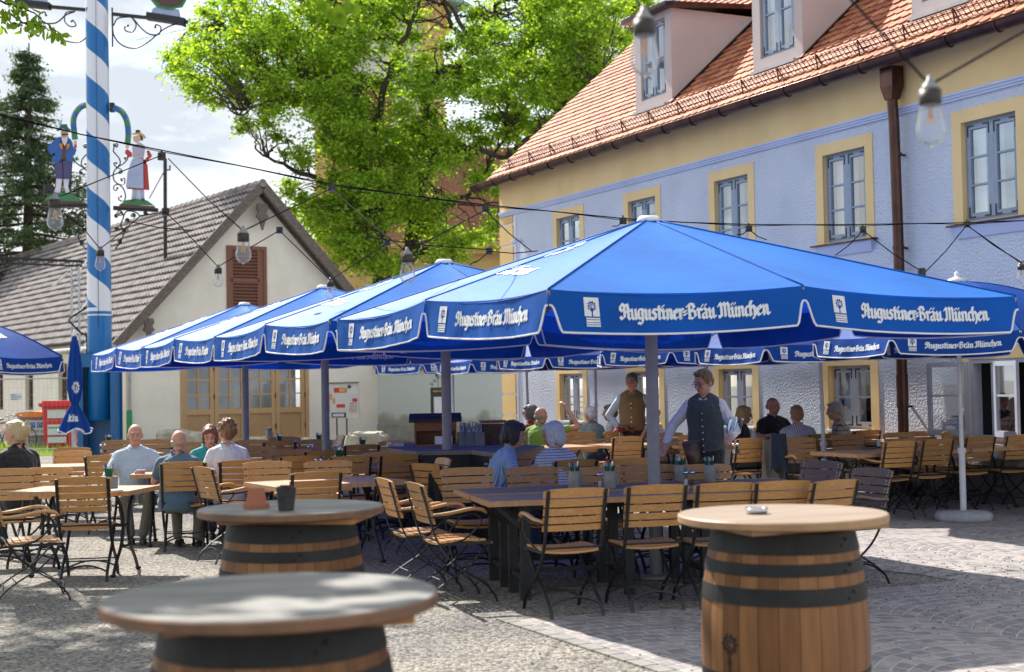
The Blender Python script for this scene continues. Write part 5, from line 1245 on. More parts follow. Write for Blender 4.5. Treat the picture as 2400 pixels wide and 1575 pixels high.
def barrel(loc, rz, label, top, rim, brand, D_=.9):
    t = thing('barrel_table', label, 'barrel table', loc, rz, 'wine barrels used as standing tables')
    g = MB(); g.lathe([(rb(z), z) for z in np.linspace(0, .95, 24)], 52); build(g, 'barrel', m_barrel, t, smooth=True)
    for a, b in ((.0, .085), (.125, .165), (.30, .375), (.665, .735), (.785, .835), (.872, .955)):
        g = MB(); zs = np.linspace(a, b, 4); g.lathe([(rb(min(z, .95)) + .004, z) for z in zs] + [(rb(b) - .004, b), (rb(a) - .004, a), (rb(a) + .004, a)], 52, cap=False); ho = build(g, 'hoop', m_hoop, t, smooth=False)
        g = MB()
        for k in (-1, 1): g.ell(((rb((a + b) / 2) + .006) * cos(-1.2 + .05 * k), (rb((a + b) / 2) + .006) * sin(-1.2 + .05 * k), (a + b) / 2 + .012 * k), (.007, .007, .007), 8)
        build(g, 'rivet', m_hoop, ho)
    g = MB(); g.box((.04, 0, .968), (.66, .50, .026)); build(g, 'batten', m_rimw if rim is m_rimw else M('orange_batten', (.40, .17, .05), .5, .3, 5), t)
    g = MB(); R = D_ / 2; g.lathe([(R - .012, .981), (R, .987), (R, 1.012), (R - .006, 1.018)], 72, 0, cap=False); g.lathe([(R - .006, 1.018), (.001, 1.0185)], 72, 1, cap=False); g.lathe([(.001, .981), (R - .012, .981)], 72, 0, cap=False)
    build(g, 'round_top', [rim, top], t)
    if brand:
        g = MB()
        for (i0, j0, i1, j1) in rects(emblem_grid(30)):
            def q(i, j):
                a = brand + (i / 30 - .5) * .11 / .36; z = .50 + (j / 30 - .5) * .11; r = rb(z) + .0018; return (r * cos(a), r * sin(a), z)
            g.add([q(i0, j0), q(i1, j0), q(i1, j1), q(i0, j1)], [(0, 1, 2, 3)])
        def q(i, j):
            a = brand + i; r = rb(j) + .0018; return (r * cos(a), r * sin(a), j)
        for (a, b, c, d) in ((-.018, .018, .38, .448), (-.035, .035, .415, .43)): g.add([q(a, c), q(b, c), q(b, d), q(a, d)], [(0, 1, 2, 3)])
        build(g, 'burned_mark', M('scorched_mark', (.025, .015, .01), .8, .2), t)
    return t
barrel((1.155, 6.18, 0), radians(20), 'barrel table at the right with pale clean round top and burned mark', m_topwarm, m_rimw, radians(-160))
barrel((-1.09, 6.95, 0), radians(-8), 'middle barrel table with grey top carrying two flower pots', m_topgrey, m_rim, None)
barrel((-.69, 4.03, 0), radians(12), 'nearest barrel table at the bottom left with bare grey round top', m_topgrey, m_rim, None, .94)
g = MB(); p = onz(1773, 1203, 1.02); g.lathe([(.040, 0), (.047, .004), (.050, .018), (.046, .026), (.040, .020), (.038, .008), (.001, .007)], 28); tag(build(g, 'ashtray', M('chrome_glass', (.55, .55, .55), .12, .05, 6, metal=.9), smooth=True, loc=tuple(p)), 'round shiny ashtray on the pale barrel top', 'ashtray')
p = onz(601, 1190, 1.019); g = MB(); g.lathe([(.062, 0), (.062, .022), (.052, .024), (.036, .095), (.034, .097), (.001, .097)], 32); tag(build(g, 'flower_pot', M('terracotta', (.36, .12, .06), .75, .12, 9), loc=tuple(p)), 'upturned terracotta pot on the middle barrel', 'flower pot')
p = onz(671, 1196, 1.019); t = thing('plant_pot', 'dark rough pot with dry purple plant on the middle barrel', 'plant pot', tuple(p)); g = MB(); g.lathe([(.036, 0), (.048, .105), (.044, .105), (.04, .09), (.001, .09)], 28); build(g, 'pot', M('slate_pot', (.035, .035, .035), .8, .4, 18, bump=.6, bscale=30), t)
g = MB()
for i in range(220): a, r = rng.uniform(0, 6.3), rng.uniform(0, .04); x, y, z = r * cos(a), r * sin(a), .095 + rng.uniform(0, .022); g.box((x, y, z), (.008, .006, .004), rz=a)
build(g, 'dry_plant', M('dry_sedum', (.10, .05, .05), .8, .4, 20), t)

# ------------------------------------------------------------------ folding chairs
def catm(P, k=5):
    P = [np.array(p, float) for p in P]; P = [2 * P[0] - P[1]] + P + [2 * P[-1] - P[-2]]; out = []
    for i in range(1, len(P) - 2):
        for j in range(k):
            t = j / k; a, b, c, d = P[i - 1:i + 3]; out.append(.5 * ((2 * b) + (-a + c) * t + (2 * a - 5 * b + 4 * c - d) * t * t + (-a + 3 * b - 3 * c + d) * t ** 3))
    out.append(P[-2]); return out
BK = catm([(0, -.31, .875), (0, -.262, .72), (0, -.232, .60), (0, -.20, .50)], 4)      # back curve
def make_chair(name, arms, wood):
    t = thing(name, '', 'chair', (0, 0, 0))
    g = MB()
    zs = [(.875, .818), (.808, .755), (.745, .695), (.685, .640), (.630, .588)]
    yb = lambda z: float(np.interp(z, [.50, .60, .72, .875], [-.20, -.232, -.262, -.31]))
    for i, (a, b) in enumerate(zs):
        n = 8; V = []; hw = .235 if i == 0 else .225
        for z in (a, b):
            for j in range(n + 1):
                x = -hw + 2 * hw * j / n; bow = -.022 * (1 - (x / hw) ** 2); dz = (.010 * (1 - (x / hw) ** 2) if (i == 0 and z == a) else 0)
                V.append((x, yb(z) + .012 + bow, z - (.008 if i == 0 and abs(x) > .2 and z == a else 0) + dz)); V.append((x, yb(z) - .004 + bow, z - (.008 if i == 0 and abs(x) > .2 and z == a else 0) + dz))
        m = 2 * (n + 1); Fq = []
        for j in range(n):
            o = 2 * j; Fq += [(o, o + 2, o + 2 + m, o + m), (o + 1, o + 1 + m, o + 3 + m, o + 3), (o, o + 1, o + 3, o + 2), (o + m, o + 2 + m, o + 3 + m, o + 1 + m)]
        Fq += [(0, m, m + 1, 1), (2 * n, 2 * n + 1, m + 2 * n + 1, m + 2 * n)]
        g.add(V, Fq)
    bo = build(g, 'backrest', wood, t)
    g = MB()
    for a, b in zs:
        for sx in (-1, 1):
            for z in ((a + b) / 2 + .012, (a + b) / 2 - .012): g.ell((sx * .195, yb(z) + .016 - .006, z), (.005, .004, .005), 6); g.ell((sx * .208, yb(z) - .020, z), (.004, .004, .004), 6)
    build(g, 'screw', m_silver, bo)
    g = MB()
    for i in range(8):
        y = -.19 + i * .052; n = 6; V = []
        zc = .455 + .012 * cos((y + .0) * 7) - (.02 if i == 7 else 0) - .006 * (i == 0)
        for yy in (y, y + .045):
            for j in range(n + 1):
                x = -.205 + .41 * j / n; z = zc - .014 * (1 - (x / .205) ** 2) + .004; V += [(x, yy, z), (x, yy, z - .017)]
        m = 2 * (n + 1); Fq = []
        for j in range(n):
            o = 2 * j; Fq += [(o, o + 2, o + 2 + m, o + m), (o + 1, o + 1 + m, o + 3 + m, o + 3), (o, o + 1, o + 3, o + 2), (o + m, o + 2 + m, o + 3 + m, o + 1 + m)]
        Fq += [(0, m, m + 1, 1), (2 * n, 2 * n + 1, m + 2 * n + 1, m + 2 * n)]
        g.add(V, Fq)
    build(g, 'seat', wood, t)
    for sx in (-1, 1):
        g = MB(); x = sx * .208
        P = catm([(x, -.325, .868), (x, -.285, .73), (x, -.25, .60), (x, -.205, .47), (x, -.11, .33), (x, .02, .225), (x, .145, .145), (x, .225, .06), (x, .25, 0)], 4)
        g.tube(P, .0135, 6, flat=.5); build(g, 'leg', m_iron, t)
        g = MB(); x = sx * .186
        P = catm([(x, .21, .435), (x, .15, .38), (x, .04, .265), (x, -.11, .175), (x, -.235, .085), (x, -.285, 0)], 4)
        g.tube(P, .0135, 6, flat=.5); build(g, 'leg', m_iron, t)
    for (y, z0, x0) in ((.205, .07, .208), (-.235, .08, .186)):
        g = MB(); g.tube([(x, y + .012 * (1 - (x / x0) ** 2), z0 + .055 * (1 - (x / x0) ** 2)) for x in np.linspace(-x0, x0, 9)], .0085, 5); g.tube([(-x0, y * .62, z0 + .085), (x0, y * .62, z0 + .085)], .006, 5); build(g, 'stretcher', m_iron, t)
    g = MB(); g.beam((-.205, -.19, .437), (-.205, .21, .437), .012, .018); g.beam((.205, -.19, .437), (.205, .21, .437), .012, .018); g.tube([(-.208, -.21, .47), (.208, -.21, .47)], .008, 6); g.tube([(-.205, .20, .43), (.205, .20, .43)], .008, 6); build(g, 'seat_frame', m_iron, t)
    if arms:
        for sx in (-1, 1):
            g = MB(); x = sx * .245
            P = catm([(x - sx * .02, -.255, .655), (x, -.12, .665), (x + sx * .012, .03, .69), (x + sx * .01, .12, .685), (x, .165, .655)], 4); g.tube(P, [.016] * 3 + [.02] * (len(P) - 6) + [.018, .014, .01], 8, flat=1.25 if 0 else .7); build(g, 'armrest', wood, t, smooth=True)
            g = MB(); g.tube(catm([(x, -.24, .64), (x, -.05, .64), (x, .07, .655), (x, .125, .60), (x, .09, .55), (x - sx * .03, .0, .47), (x - sx * .04, -.1, .44)], 4), .008, 5); build(g, 'arm_bracket', m_iron, t)
    return t
CH_ = {'s': make_chair('folding_chair', False, m_wood), 'a': make_chair('folding_armchair', True, m_wood), 'g': make_chair('folding_armchair', True, m_woodgrey)}
index_kids(); USED = {'s': 0, 'a': 0, 'g': 0}
GR = 'wooden folding garden chairs'
def chair(px, py, yaw, label, kind='s', D=None):
    """px, py: middle of the top slat in the photo; yaw: direction the sitter faces (deg from +X)"""
    p = onz(px, py, .875)
    if D: p = at(px, py, D)
    a = radians(yaw); p = p + .31 * np.array([cos(a), sin(a), 0])
    o = place(CH_[kind], USED[kind], (p[0], p[1], 0), a - pi / 2, label, GR); USED[kind] = 1
    return o
for args in [
 (1352, 1146, 108, 'armchair seen from behind at the near corner of the long dark table', 'a'), (1540, 1138, 104, 'chair seen from behind at the long dark table, in front of the grey pole'), (1701, 1133, 103, 'third chair from the left on the near side of the long dark table'),
 (1838, 1129, 102, 'chair behind the pale barrel top, middle of the long table near side'), (1958, 1115, 122, 'turned chair behind the right part of the pale barrel top', 's', 10.0),
 (899, 1123, 20, 'side-on armchair left of the long table, the farther of the pair', 'a'), (971, 1133, 20, 'side-on armchair left of the long table, the nearer of the pair', 'a'),
 (1094, 1098, 283, 'chair facing the camera at the far left end of the long dark table'), (1246, 1096, 283, 'chair facing the camera behind the long table, between the two seated women'), (1390, 1097, 283, 'chair facing the camera behind the stone mugs on the long table'), (1516, 1091, 283, 'chair facing the camera just behind the grey pole at the long table'), (1651, 1090, 283, 'chair facing the camera in front of the waiter legs'),
 (1350, 1078, 112, 'chair seen from behind right of the grey haired woman', 's', 13.2), (1477, 1080, 112, 'chair seen from behind left of the grey pole, second row', 's', 13.3),
 (2046, 1099, 206, 'dark weathered armchair right of the long table end', 'g'), (1927, 1086, 215, 'smaller dark weathered chair behind the turned chair', 'g', 12.3),
 (2111, 1035, 113, 'leftmost of four orange chair backs on the right, with one arm', 'a'), (2199, 1030, 113, 'second orange chair back left of the white pole on the right'), (2298, 1024, 113, 'orange chair back right of the white pole on the right'), (2392, 1018, 113, 'orange chair cut by the right edge against the inn wall', 's', 16.9),
 (193, 1120, 98, 'near left chair seen from behind, seat and legs in full view'), (-24, 1092, 25, 'armchair cut by the left edge, only arms and seat showing', 'a', 10.9), (112, 1097, 272, 'chair facing the camera across the left table beside the blonde woman'), (22, 1100, 280, 'chair at the left edge behind which the blonde woman sits'),
 (170, 1058, 270, 'pale chair facing the camera, nearer of the pair left of the maypole foot'), (170, 1050, 270, 'pale chair facing the camera, farther of the pair left of the maypole foot'), (245, 1068, 95, 'chair with one arm seen from behind, right of the pale left chairs', 'a'), (276, 1033, 272, 'dark chair facing the camera just right of the maypole foot'), (363, 1031, 272, 'chair between the heads of the two men at the left'), (446, 1038, 272, 'dark chair half hidden behind the bald man', 's'),
 (429, 1084, 100, 'chair the bald man in the blue polo sits on'), (475, 1096, 38, 'side-on armchair between the bald man and the terracotta pot', 'a'), (566, 1080, 100, 'chair seen from behind beside the curly haired woman'), (626, 1083, 285, 'chair facing the camera above the terracotta pot'), (742, 1106, 112, 'brightly lit chair seen from behind, above the dark pot', 'a', 12.05),
 (682, 1055, 285, 'shaded chair facing the camera under the parasols, left of the cutlery box'), (601, 1049, 285, 'shaded chair just right of the far grey pole'), (655, 1035, 108, 'shaded chair seen from behind in front of the barn doors'), (667, 1025, 280, 'sunlit small chair by the barn doors'), (739, 1031, 285, 'shaded chair left of the cigarette machine pole'), (759, 1057, 108, 'shaded chair seen from behind under the second grey pole'),
 (768, 1081, 285, 'dark chair facing the camera behind the glass shakers'), (822, 1071, 110, 'dark chair seen from behind beside the cutlery box'), (799, 1021, 200, 'white sunlit chair side-on before the stone block'), (848, 1043, 108, 'chair seen from behind in front of the large stone block'), (938, 1066, 112, 'large chair seen from behind left of the counter'), (998, 1091, 45, 'turned chair with black jacket behind it, left of the long table', 's', 13.0), (1041, 1075, 200, 'small chair part under the third grey pole'),
 (1270, 1016, 100, 'lit chair back behind the grey haired woman, where the man in green sits'), (1359, 1013, 290, 'chair facing the camera in front of the white haired man'), (1448, 1011, 290, 'chair with the red plaid blanket beside it'), (1505, 1009, 290, 'chair facing the camera under the man in the beige vest'), (1564, 1015, 290, 'chair facing the camera left of the waiter arm'), (1351, 996, 110, 'small far chair by the first low window'), (1473, 1020, 108, 'orange chair seen from behind left of the grey pole at the pale table', 's', 18.5),
 (1762, 1026, 114, 'orange chair with empty seat right of the waiter, jackets beside it', 's', 17.3), (1868, 1027, 285, 'chair with one arm facing the camera right of the hanging jackets', 'a'), (1929, 1018, 112, 'chair seen from behind in front of the striped shirt woman'), (1984, 1020, 290, 'chair facing the camera at the pale table end under the plaid man'), (2033, 1009, 112, 'chair seen from behind under the man in the plaid shirt'), (2105, 1015, 290, 'far chair facing the camera left of the downpipe foot'), (2157, 1012, 290, 'far chair facing the camera in front of the downpipe foot'),
 (1198, 1064, 290, 'chair facing the camera in the gap beside the dark haired woman'), (1264, 1060, 290, 'chair facing the camera between the two women, second row'), (1225, 1000, 290, 'small far chair at the yellow corner stones'), (928, 1034, 285, 'far chair before the garden wall, above the counter end'), (900, 1060, 285, 'shaded chair facing the camera just before the counter end'), (705, 1070, 108, 'shaded chair seen from behind below the far cutlery box'), (590, 1032, 285, 'far shaded chair before the left door leaf'), (2240, 1012, 290, 'far chair facing the camera under the open window'),
 (1625, 1020, 290, 'chair facing the camera hidden behind the waiter elbow'), (1290, 1080, 130, 'chair the grey haired woman sits on', 's', 13.6), (1165, 1080, 20, 'chair the dark haired woman sits on', 's', 13.3)]:
    chair(*args)

# ------------------------------------------------------------------ tables
def table(cx, cy, yaw, L_, W_, label, top=None, kind='cast', z=.74, group='garden tables'):
    t = thing('garden_table', label, 'table', (cx, cy, 0), radians(yaw), group); top = top or m_tabletop
    g = MB(); n = max(4, int(W_ / .115)); w_ = W_ / n
    for i in range(n): g.box((0, -W_ / 2 + w_ * (i + .5), z - .011), (L_ - .05, w_ - .004, .022))
    o = build(g, 'tabletop', top, t)
    g = MB()
    for sy in (-1, 1): g.box((0, sy * (W_ / 2 - .012), z - .018), (L_, .024, .040))
    for sx in (-1, 1): g.box((sx * (L_ / 2 - .012), 0, z - .018), (.024, W_ - .05, .040))
    build(g, 'table_rim', m_rimt, o)
    if kind == 'beam':
        for sx in (-1, 1):
            for sy in (-1, 1):
                g = MB(); g.box((sx * (L_ / 2 - .30), sy * (W_ / 2 - .13), .34), (.07, .06, .68)); g.beam((sx * (L_ / 2 - .30), sy * (W_ / 2 - .13), .5), (sx * (L_ / 2 - .08), sy * (W_ / 2 - .13), .70), .03, .03); build(g, 'leg', m_iron, t)
        g = MB()
        for sx in (-1, 1): g.box((sx * (L_ / 2 - .30), 0, .70), (.05, W_ - .1, .04)); g.box((sx * (L_ / 2 - .30), 0, .16), (.04, W_ - .3, .04))
        g.box((0, W_ / 2 - .12, .16), (L_ - .66, .035, .035)); g.box((0, 0, .66), (L_ - .4, .04, .04)); build(g, 'underframe', m_iron, t)
    else:
        for sx in (-1, 1):
            x = sx * (L_ / 2 - .18)
            for sy in (-1, 1):
                g = MB(); g.tube(catm([(x, sy * .20, .70), (x, sy * .10, .60), (x, sy * .05, .44), (x, sy * .09, .26), (x, sy * .20, .12), (x, sy * .27, .0)], 4), .016, 6); g.ell((x, sy * .27, .015), (.03, .03, .015), 8); build(g, 'leg', m_iron, t)
        g = MB()
        for sx in (-1, 1):
            x = sx * (L_ / 2 - .18); g.box((x, 0, .705), (.04, W_ * .8, .02)); g.tube([(x, .09 * cos(a), .33 + .09 * sin(a)) for a in np.linspace(0, 2 * pi, 13)], .009, 5); g.box((x, 0, .24), (.02, .22, .02))
        g.box((0, 0, .42), (L_ - .36, .02, .03)); build(g, 'underframe', m_iron, t)
    return t
m_rimt = M('table_rim_wood', (.40, .21, .09), .5, .2, 6, st=(6, 6, 1), col2=(.50, .29, .14))
ax_ = np.array([cos(radians(13)), sin(radians(13))]); bx_ = np.array([-ax_[1], ax_[0]]); c0 = np.array([1.02, 11.33])
for i, (u, v, lb) in enumerate(((-.70, -.335, 'front left quarter of the long dark table, its corner nearest the camera'), (.71, -.335, 'front right quarter of the long dark table, behind the pale barrel'), (-.70, .375, 'rear left quarter of the long dark table with two stone mugs'), (.71, .375, 'rear right quarter of the long dark table in front of the waiter'))):
    p = c0 + ax_ * u + bx_ * v; table(p[0], p[1], 13, 1.40, .66, lb, m_tabledark, 'beam', group='tables pushed together under the nearest parasol')
table(-3.78, 12.55, -8, 1.10, .70, 'wooden table behind the near left chair with napkin holder'); table(-3.55, 14.85, 8, .80, .70, 'small table between the two men at the left'); table(-5.0, 16.6, 5, 1.1, .7, 'far left table before the pale chairs'); table(-1.72, 12.95, 30, 1.25, .85, 'half sunlit table behind the dark pot with glass shakers')
table(-1.35, 15.3, 26, 1.2, .7, 'shaded table left of the counter'); table(-2.3, 17.1, 26, 1.2, .7, 'shaded table under the third parasol'); table(-2.9, 19.9, 26, 1.2, .7, 'shaded table before the barn doors'); table(-4.9, 19.6, 8, 1.2, .7, 'far table by the maypole foot'); table(.62, 13.75, 26, .8, .7, 'small table between the two women', m_tabledark); table(-3.0, 15.9, 8, .9, .7, 'table of the two women in turquoise and white')
table(.42, 19.1, 26, 1.2, .8, 'pale table top right of the service counter'); table(1.75, 19.55, 26, 1.3, .8, 'pale table with its corner left of the grey pole'); table(2.85, 18.75, 26, 1.3, .8, 'table behind the waiter with glasses'); table(4.35, 16.55, 26, 1.6, .85, 'right table with big glass mill, running toward the inn'); table(5.6, 17.2, 26, 1.0, .85, 'table at the right edge by the open window'); table(4.9, 19.1, 116, 1.2, .7, 'far table by the downpipe foot')
table(3.45, 19.9, 116, 1.3, .7, 'table of the four guests in front of the inn window'); table(1.25, 21.6, 116, 1.2, .7, 'table of the grey haired men in front of the inn')
# ------------------------------------------------------------------ small things on the tables
m_stoneware = M('grey_stoneware', (.22, .21, .18), .45, .15, 20, col2=(.30, .29, .26)); m_greennap = M('green_napkin', (.005, .10, .045), .8, .2, 20); m_paper = M('paper_napkin', (.62, .62, .62), .8, .1, 10)
m_cut = M('cutlery_steel', (.55, .55, .56), .28, .1, 5, metal=.9); m_bluehandle = M('blue_handle', (.03, .06, .25), .4, .1, 5); m_grbox = M('grey_cutlery_box', (.20, .21, .21), .6, .15, 8); m_jug = M('pepper_dark', (.05, .035, .03), .6, .3, 30)
m_wbox = M('pale_box', (.55, .56, .56), .6, .1, 8)
def cutlery_mug(box):
    t = thing('cutlery_box' if box else 'cutlery_mug', '', 'cutlery box' if box else 'cutlery mug', (0, 0, 0), 0, 'cutlery holders on the tables')
    g = MB()
    if box: g.box((0, 0, .055), (.13, .11, .11)); build(g, 'box', m_grbox, t)
    else:
        g.lathe([(.044, 0), (.050, .01), (.050, .11), (.044, .135), (.046, .145), (.040, .145), (.038, .05), (.001, .05)], 24); build(g, 'mug', m_stoneware, t, smooth=True)
        g = MB(); g.tube([(.046 + .032 * sin(a), 0, .075 - .042 * cos(a)) for a in np.linspace(0, pi, 9)], .009, 6); build(g, 'handle', m_stoneware, t, smooth=True)
    g = MB()
    for i in range(11):
        a, r = rng.uniform(0, 6.3), rng.uniform(0, .03); x, y = r * cos(a), r * sin(a); g.beam((x, y, .08), (x * 2.1, y * 2.1, .08 + rng.uniform(.11, .14)), .011, .004)
    build(g, 'cutlery', m_cut, t)
    g = MB()
    for i in range(3): a = rng.uniform(0, 6.3); x, y = .02 * cos(a), .02 * sin(a); g.beam((x, y, .10), (x * 1.8, y * 1.8, .215), .013, .006)
    build(g, 'cutlery_handle', m_bluehandle, t)
    g = MB()
    for i in range(4): a = 1.5 * i; g.beam((.02 * cos(a), .02 * sin(a), .09), (.038 * cos(a), .038 * sin(a), .18), .05, .004, up=(cos(a), sin(a), .1))
    build(g, 'green_napkin', m_greennap, t); return t
def shakers():
    t = thing('shaker_pair', '', 'shakers', (0, 0, 0), 0, 'salt and pepper shakers')
    for sx, mt in ((-1, m_paper), (1, m_jug)):
        g = MB(); g.lathe([(.020, 0), (.022, .01), (.019, .07), (.021, .085), (.024, .10), (.018, .118), (.006, .125)], 16, c=(sx * .026, 0, 0)); s_ = build(g, 'shaker', m_glass, t, smooth=True)
        g = MB(); g.lathe([(.014, .008), (.014, .05)], 12, c=(sx * .026, 0, 0)); build(g, 'filling', mt, s_)
        g = MB(); g.lathe([(.021, .095), (.022, .11), (.012, .124)], 14, c=(sx * .026, 0, 0)); build(g, 'shaker_cap', m_silver, s_, smooth=True)
    return t
MUG, BOX, SHK = cutlery_mug(False), cutlery_mug(True), shakers(); index_kids(); US = {}
def item(pr, px, py, label, z=.741, rz=0, Y=None):
    p = onz(px, py, z) if Y is None else at(px, py, Y); place(pr, US.get(pr.name, 0), tuple(p), rz, label); US[pr.name] = 1
for a in [(1347, 1146, 'left stone mug with green napkins and cutlery on the long table'), (1429, 1146, 'stone mug of cutlery right of the glass shakers, left of the grey pole'), (1594, 1129, 'stone mug of forks right of the grey pole'), (1664, 1130, 'rightmost stone mug full of silver knives before the waiter'),
          (1341, 1008, 'far stone mug of cutlery between man in green and white haired man'), (631, 1029, 'far mug of cutlery before the barn doors')]: item(MUG, *a, rz=rng.uniform(-.6, .3))
for a in [(256, 1146, 'white cutlery box with napkins on the near left table'), (794, 1094, 'cutlery box with green handles on the half sunlit table'), (255, 1052, 'cutlery box with green napkins right of the maypole foot'), (655, 1052, 'cutlery box on the shaded table under the third parasol'), (748, 1050, 'dark cutlery box left of the stone block'), (850, 1064, 'cutlery box with blue napkins before the large stone block'),
          (1552, 1006, 'cutlery box with green napkins under the beige vest'), (1790, 1020, 'cutlery box with green napkins in front of the bald man in black'), (2076, 1018, 'cutlery box full of knives beside the glass mill'), (2226, 1016, 'cutlery box with green napkins beside the right white pole')]: item(BOX, *a, rz=AF)
for a in [(1412, 1142, 'glass shakers between the two left stone mugs'), (1615, 1138, 'glass shakers right of the forks mug'), (748, 1102, 'glass shakers above the dark pot'), (242, 1062, 'glass shakers right of the maypole foot'), (690, 1053, 'glass shakers on the shaded table by the far poles'), (730, 1066, 'glass shakers beside the second grey pole'), (805, 1068, 'pair of round glass shakers before the stone block'), (2196, 1021, 'glass shakers left of the right white pole'), (1725, 1064, 'glass shakers on the table behind the waiter')]: item(SHK, *a, rz=rng.uniform(-.3, .6))
p = onz(2060, 1047, .742); t = thing('glass_mill', 'tall clear glass mill on the right table', 'mill', tuple(p)); g = MB(); g.lathe([(.035, 0), (.037, .02), (.030, .06), (.034, .13), (.022, .15), (.030, .17), (.024, .20), (.006, .205)], 20); build(g, 'body', m_glass, t, smooth=True)
g = MB(); g.lathe([(.024, .005), (.02, .09)], 14); build(g, 'filling', m_paper, t)
p = onz(2030, 1052, .742); g = MB(); g.lathe([(.08, 0), (.12, .014), (.115, .016), (.08, .006), (.001, .006)], 32); tag(build(g, 'plate', m_tabledark, loc=tuple(p), smooth=True), 'dark flat plate beside the glass mill', 'plate')
def tumbler(px, py, label, z=.741, Y=None, parent=None, h=.12):
    p = onz(px, py, z) if Y is None else at(px, py, Y); g = MB(); g.lathe([(.001, .008), (.030, .008), (.036, h), (.038, h), (.032, 0), (.001, 0)], 20, cap=False)
    return tag(build(g, 'drinking_glass', m_glass, loc=tuple(p), smooth=True), label, 'glass', 'drinking glasses')
tumbler(1759, 1024, 'glass on the table in front of the blonde woman'); tumbler(1747, 1024, 'glass left of the others before the blonde woman'); tumbler(1832, 1014, 'glass before the bald man in black'); tumbler(2025, 1013, 'glass in front of the plaid shirt man')
p = onz(328, 1110, .742); g = MB(); g.box((0, 0, .012), (.10, .065, .024), rz=.2); g.box((.01, .0, .032), (.09, .06, .012), rz=.1); tag(build(g, 'card_pack', M('red_white_pack', (.55, .50, .48), .6, .3, 30, col2=(.5, .08, .06)), loc=tuple(p)), 'small pack of cards on the table between the men', 'cards')
p = onz(273, 1152, .742); g = MB(); g.lathe([(.05, 0), (.055, .015), (.045, .02), (.001, .008)], 24); tag(build(g, 'ashtray', m_wbox, loc=tuple(p)), 'small white ashtray on the near left table', 'ashtray')

# ------------------------------------------------------------------ service counter and lectern
m_black = M('black_panel', (.012, .012, .014), .5, .3, 5); m_ctop = M('counter_edge', (.24, .20, .17), .8, .2, 5, spec=.12)
zc = .90; cp_ = [onz(909, 1050, zc), onz(974, 1058, zc), onz(1105, 1055, zc), onz(1190, 1064, zc), onz(1235, 1050, zc) + (.2, .5, 0), onz(1120, 1040, zc) + (0, .5, 0), onz(950, 1040, zc) + (0, .3, 0), onz(912, 1044, zc)]
t = thing('service_counter', 'black service counter with light edge behind the seated women', 'counter', (cp_[0][0], cp_[0][1], 0))
g = MB(); g.prism([(p[0], p[1]) for p in cp_], lambda a, b, z: (a, b, z), zc - .045, zc); build(g, 'counter_top', m_ctop, t, world=True)
cc = sum(p[:2] for p in cp_) / 8; g = MB(); g.prism([tuple(cc + (p[:2] - cc) * .94) for p in cp_], lambda a, b, z: (a, b, z), 0, zc - .045); cf = build(g, 'cabinet', m_black, t, world=True)
g = MB(); q1, q2 = cp_[2] * .96 + cp_[3] * .04, cp_[3]; pm = (cp_[2] + cp_[3]) / 2; g.beam(pm + (-.12, -.03, -.25), pm + (.02, -.01, -.25), .02, .02); g.beam(pm + (-.05, -.03, -.12), pm + (.0, -.02, -.12), .02, .02); build(g, 'handle', m_cut, t, world=True)
m_cherry = M('cherry_wood', (.20, .065, .022), .5, .3, 4, st=(6, 2, 22), col2=(.30, .11, .04))
lp = (onz(975, 1046, zc) + onz(1063, 1046, zc)) / 2 + (0, .22, 0); lw_ = .46
t = thing('lectern', 'reddish wooden lectern with open shelf standing on the black counter', 'lectern', tuple(lp), radians(3))
for sx in (-1, 1): g = MB(); g.box((sx * lw_ / 2, 0, .15), (.02, .3, .30)); build(g, 'side_panel', m_cherry, t)
g = MB(); g.box((0, -.14, .235), (lw_ - .02, .02, .125)); build(g, 'front_panel', m_cherry, t); g = MB(); g.box((0, .14, .15), (lw_ - .02, .02, .29)); build(g, 'back_panel', m_cherry, t)
g = MB(); g.box((0, 0, .01), (lw_ - .02, .3, .02)); build(g, 'shelf', m_cherry, t)
g = MB(); g.box((0, -.02, .32), (.60, .40, .035), R=np.array(Matrix.Rotation(radians(9), 3, 'X'))); build(g, 'lid', M('dark_lid', (.07, .055, .05), .8, .2, 5, spec=.12), t)
g = MB(); g.box((.03, -.16, .345), (.16, .05, .01), rz=.2); build(g, 'pen_tray', m_black, t)
g = MB(); g.box((.10, -.10, .065), (.20, .14, .09)); tag(build(g, 'paper_box', m_white, loc=tuple(lp)), 'white box on the shelf inside the lectern', 'box')
for i, px in enumerate((1084, 1104, 1124)):
    p = onz(px, 1044, zc); t = thing('napkin_crate', ['left', 'middle', 'right'][i] + ' grey crate bristling with wrapped cutlery beside the lectern', 'crate', tuple(p), .2, 'crates of wrapped cutlery')
    g = MB(); g.box((0, 0, .075), (.10, .12, .15)); build(g, 'crate', m_grbox, t)
    g = MB()
    for k in range(16): x, y = rng.uniform(-.04, .04), rng.uniform(-.05, .05); g.beam((x, y, .1), (x + rng.normal(0, .03), y, .1 + rng.uniform(.10, .18)), .018, .008)
    build(g, 'wrapped_cutlery', M('wrapped_cutlery', (.10, .12, .25), .6, .4, 40, col2=(.45, .47, .55)), t)
p = onz(1155, 1042, zc); t = thing('wicker_basket', 'brown wicker basket on the counter behind the dark haired woman', 'basket', tuple(p + (0, .15, 0)))
g = MB()
for k in range(9): g.box((0, 0, .015 + k * .026), (.34 + .004 * (k % 2), .22, .022))
build(g, 'basket', M('wicker', (.16, .085, .05), .8, .4, 30), t)
g = MB(); g.box((.0, 0, .26), (.30, .2, .03), rz=.1); build(g, 'folded_cloths', m_cherry, t)
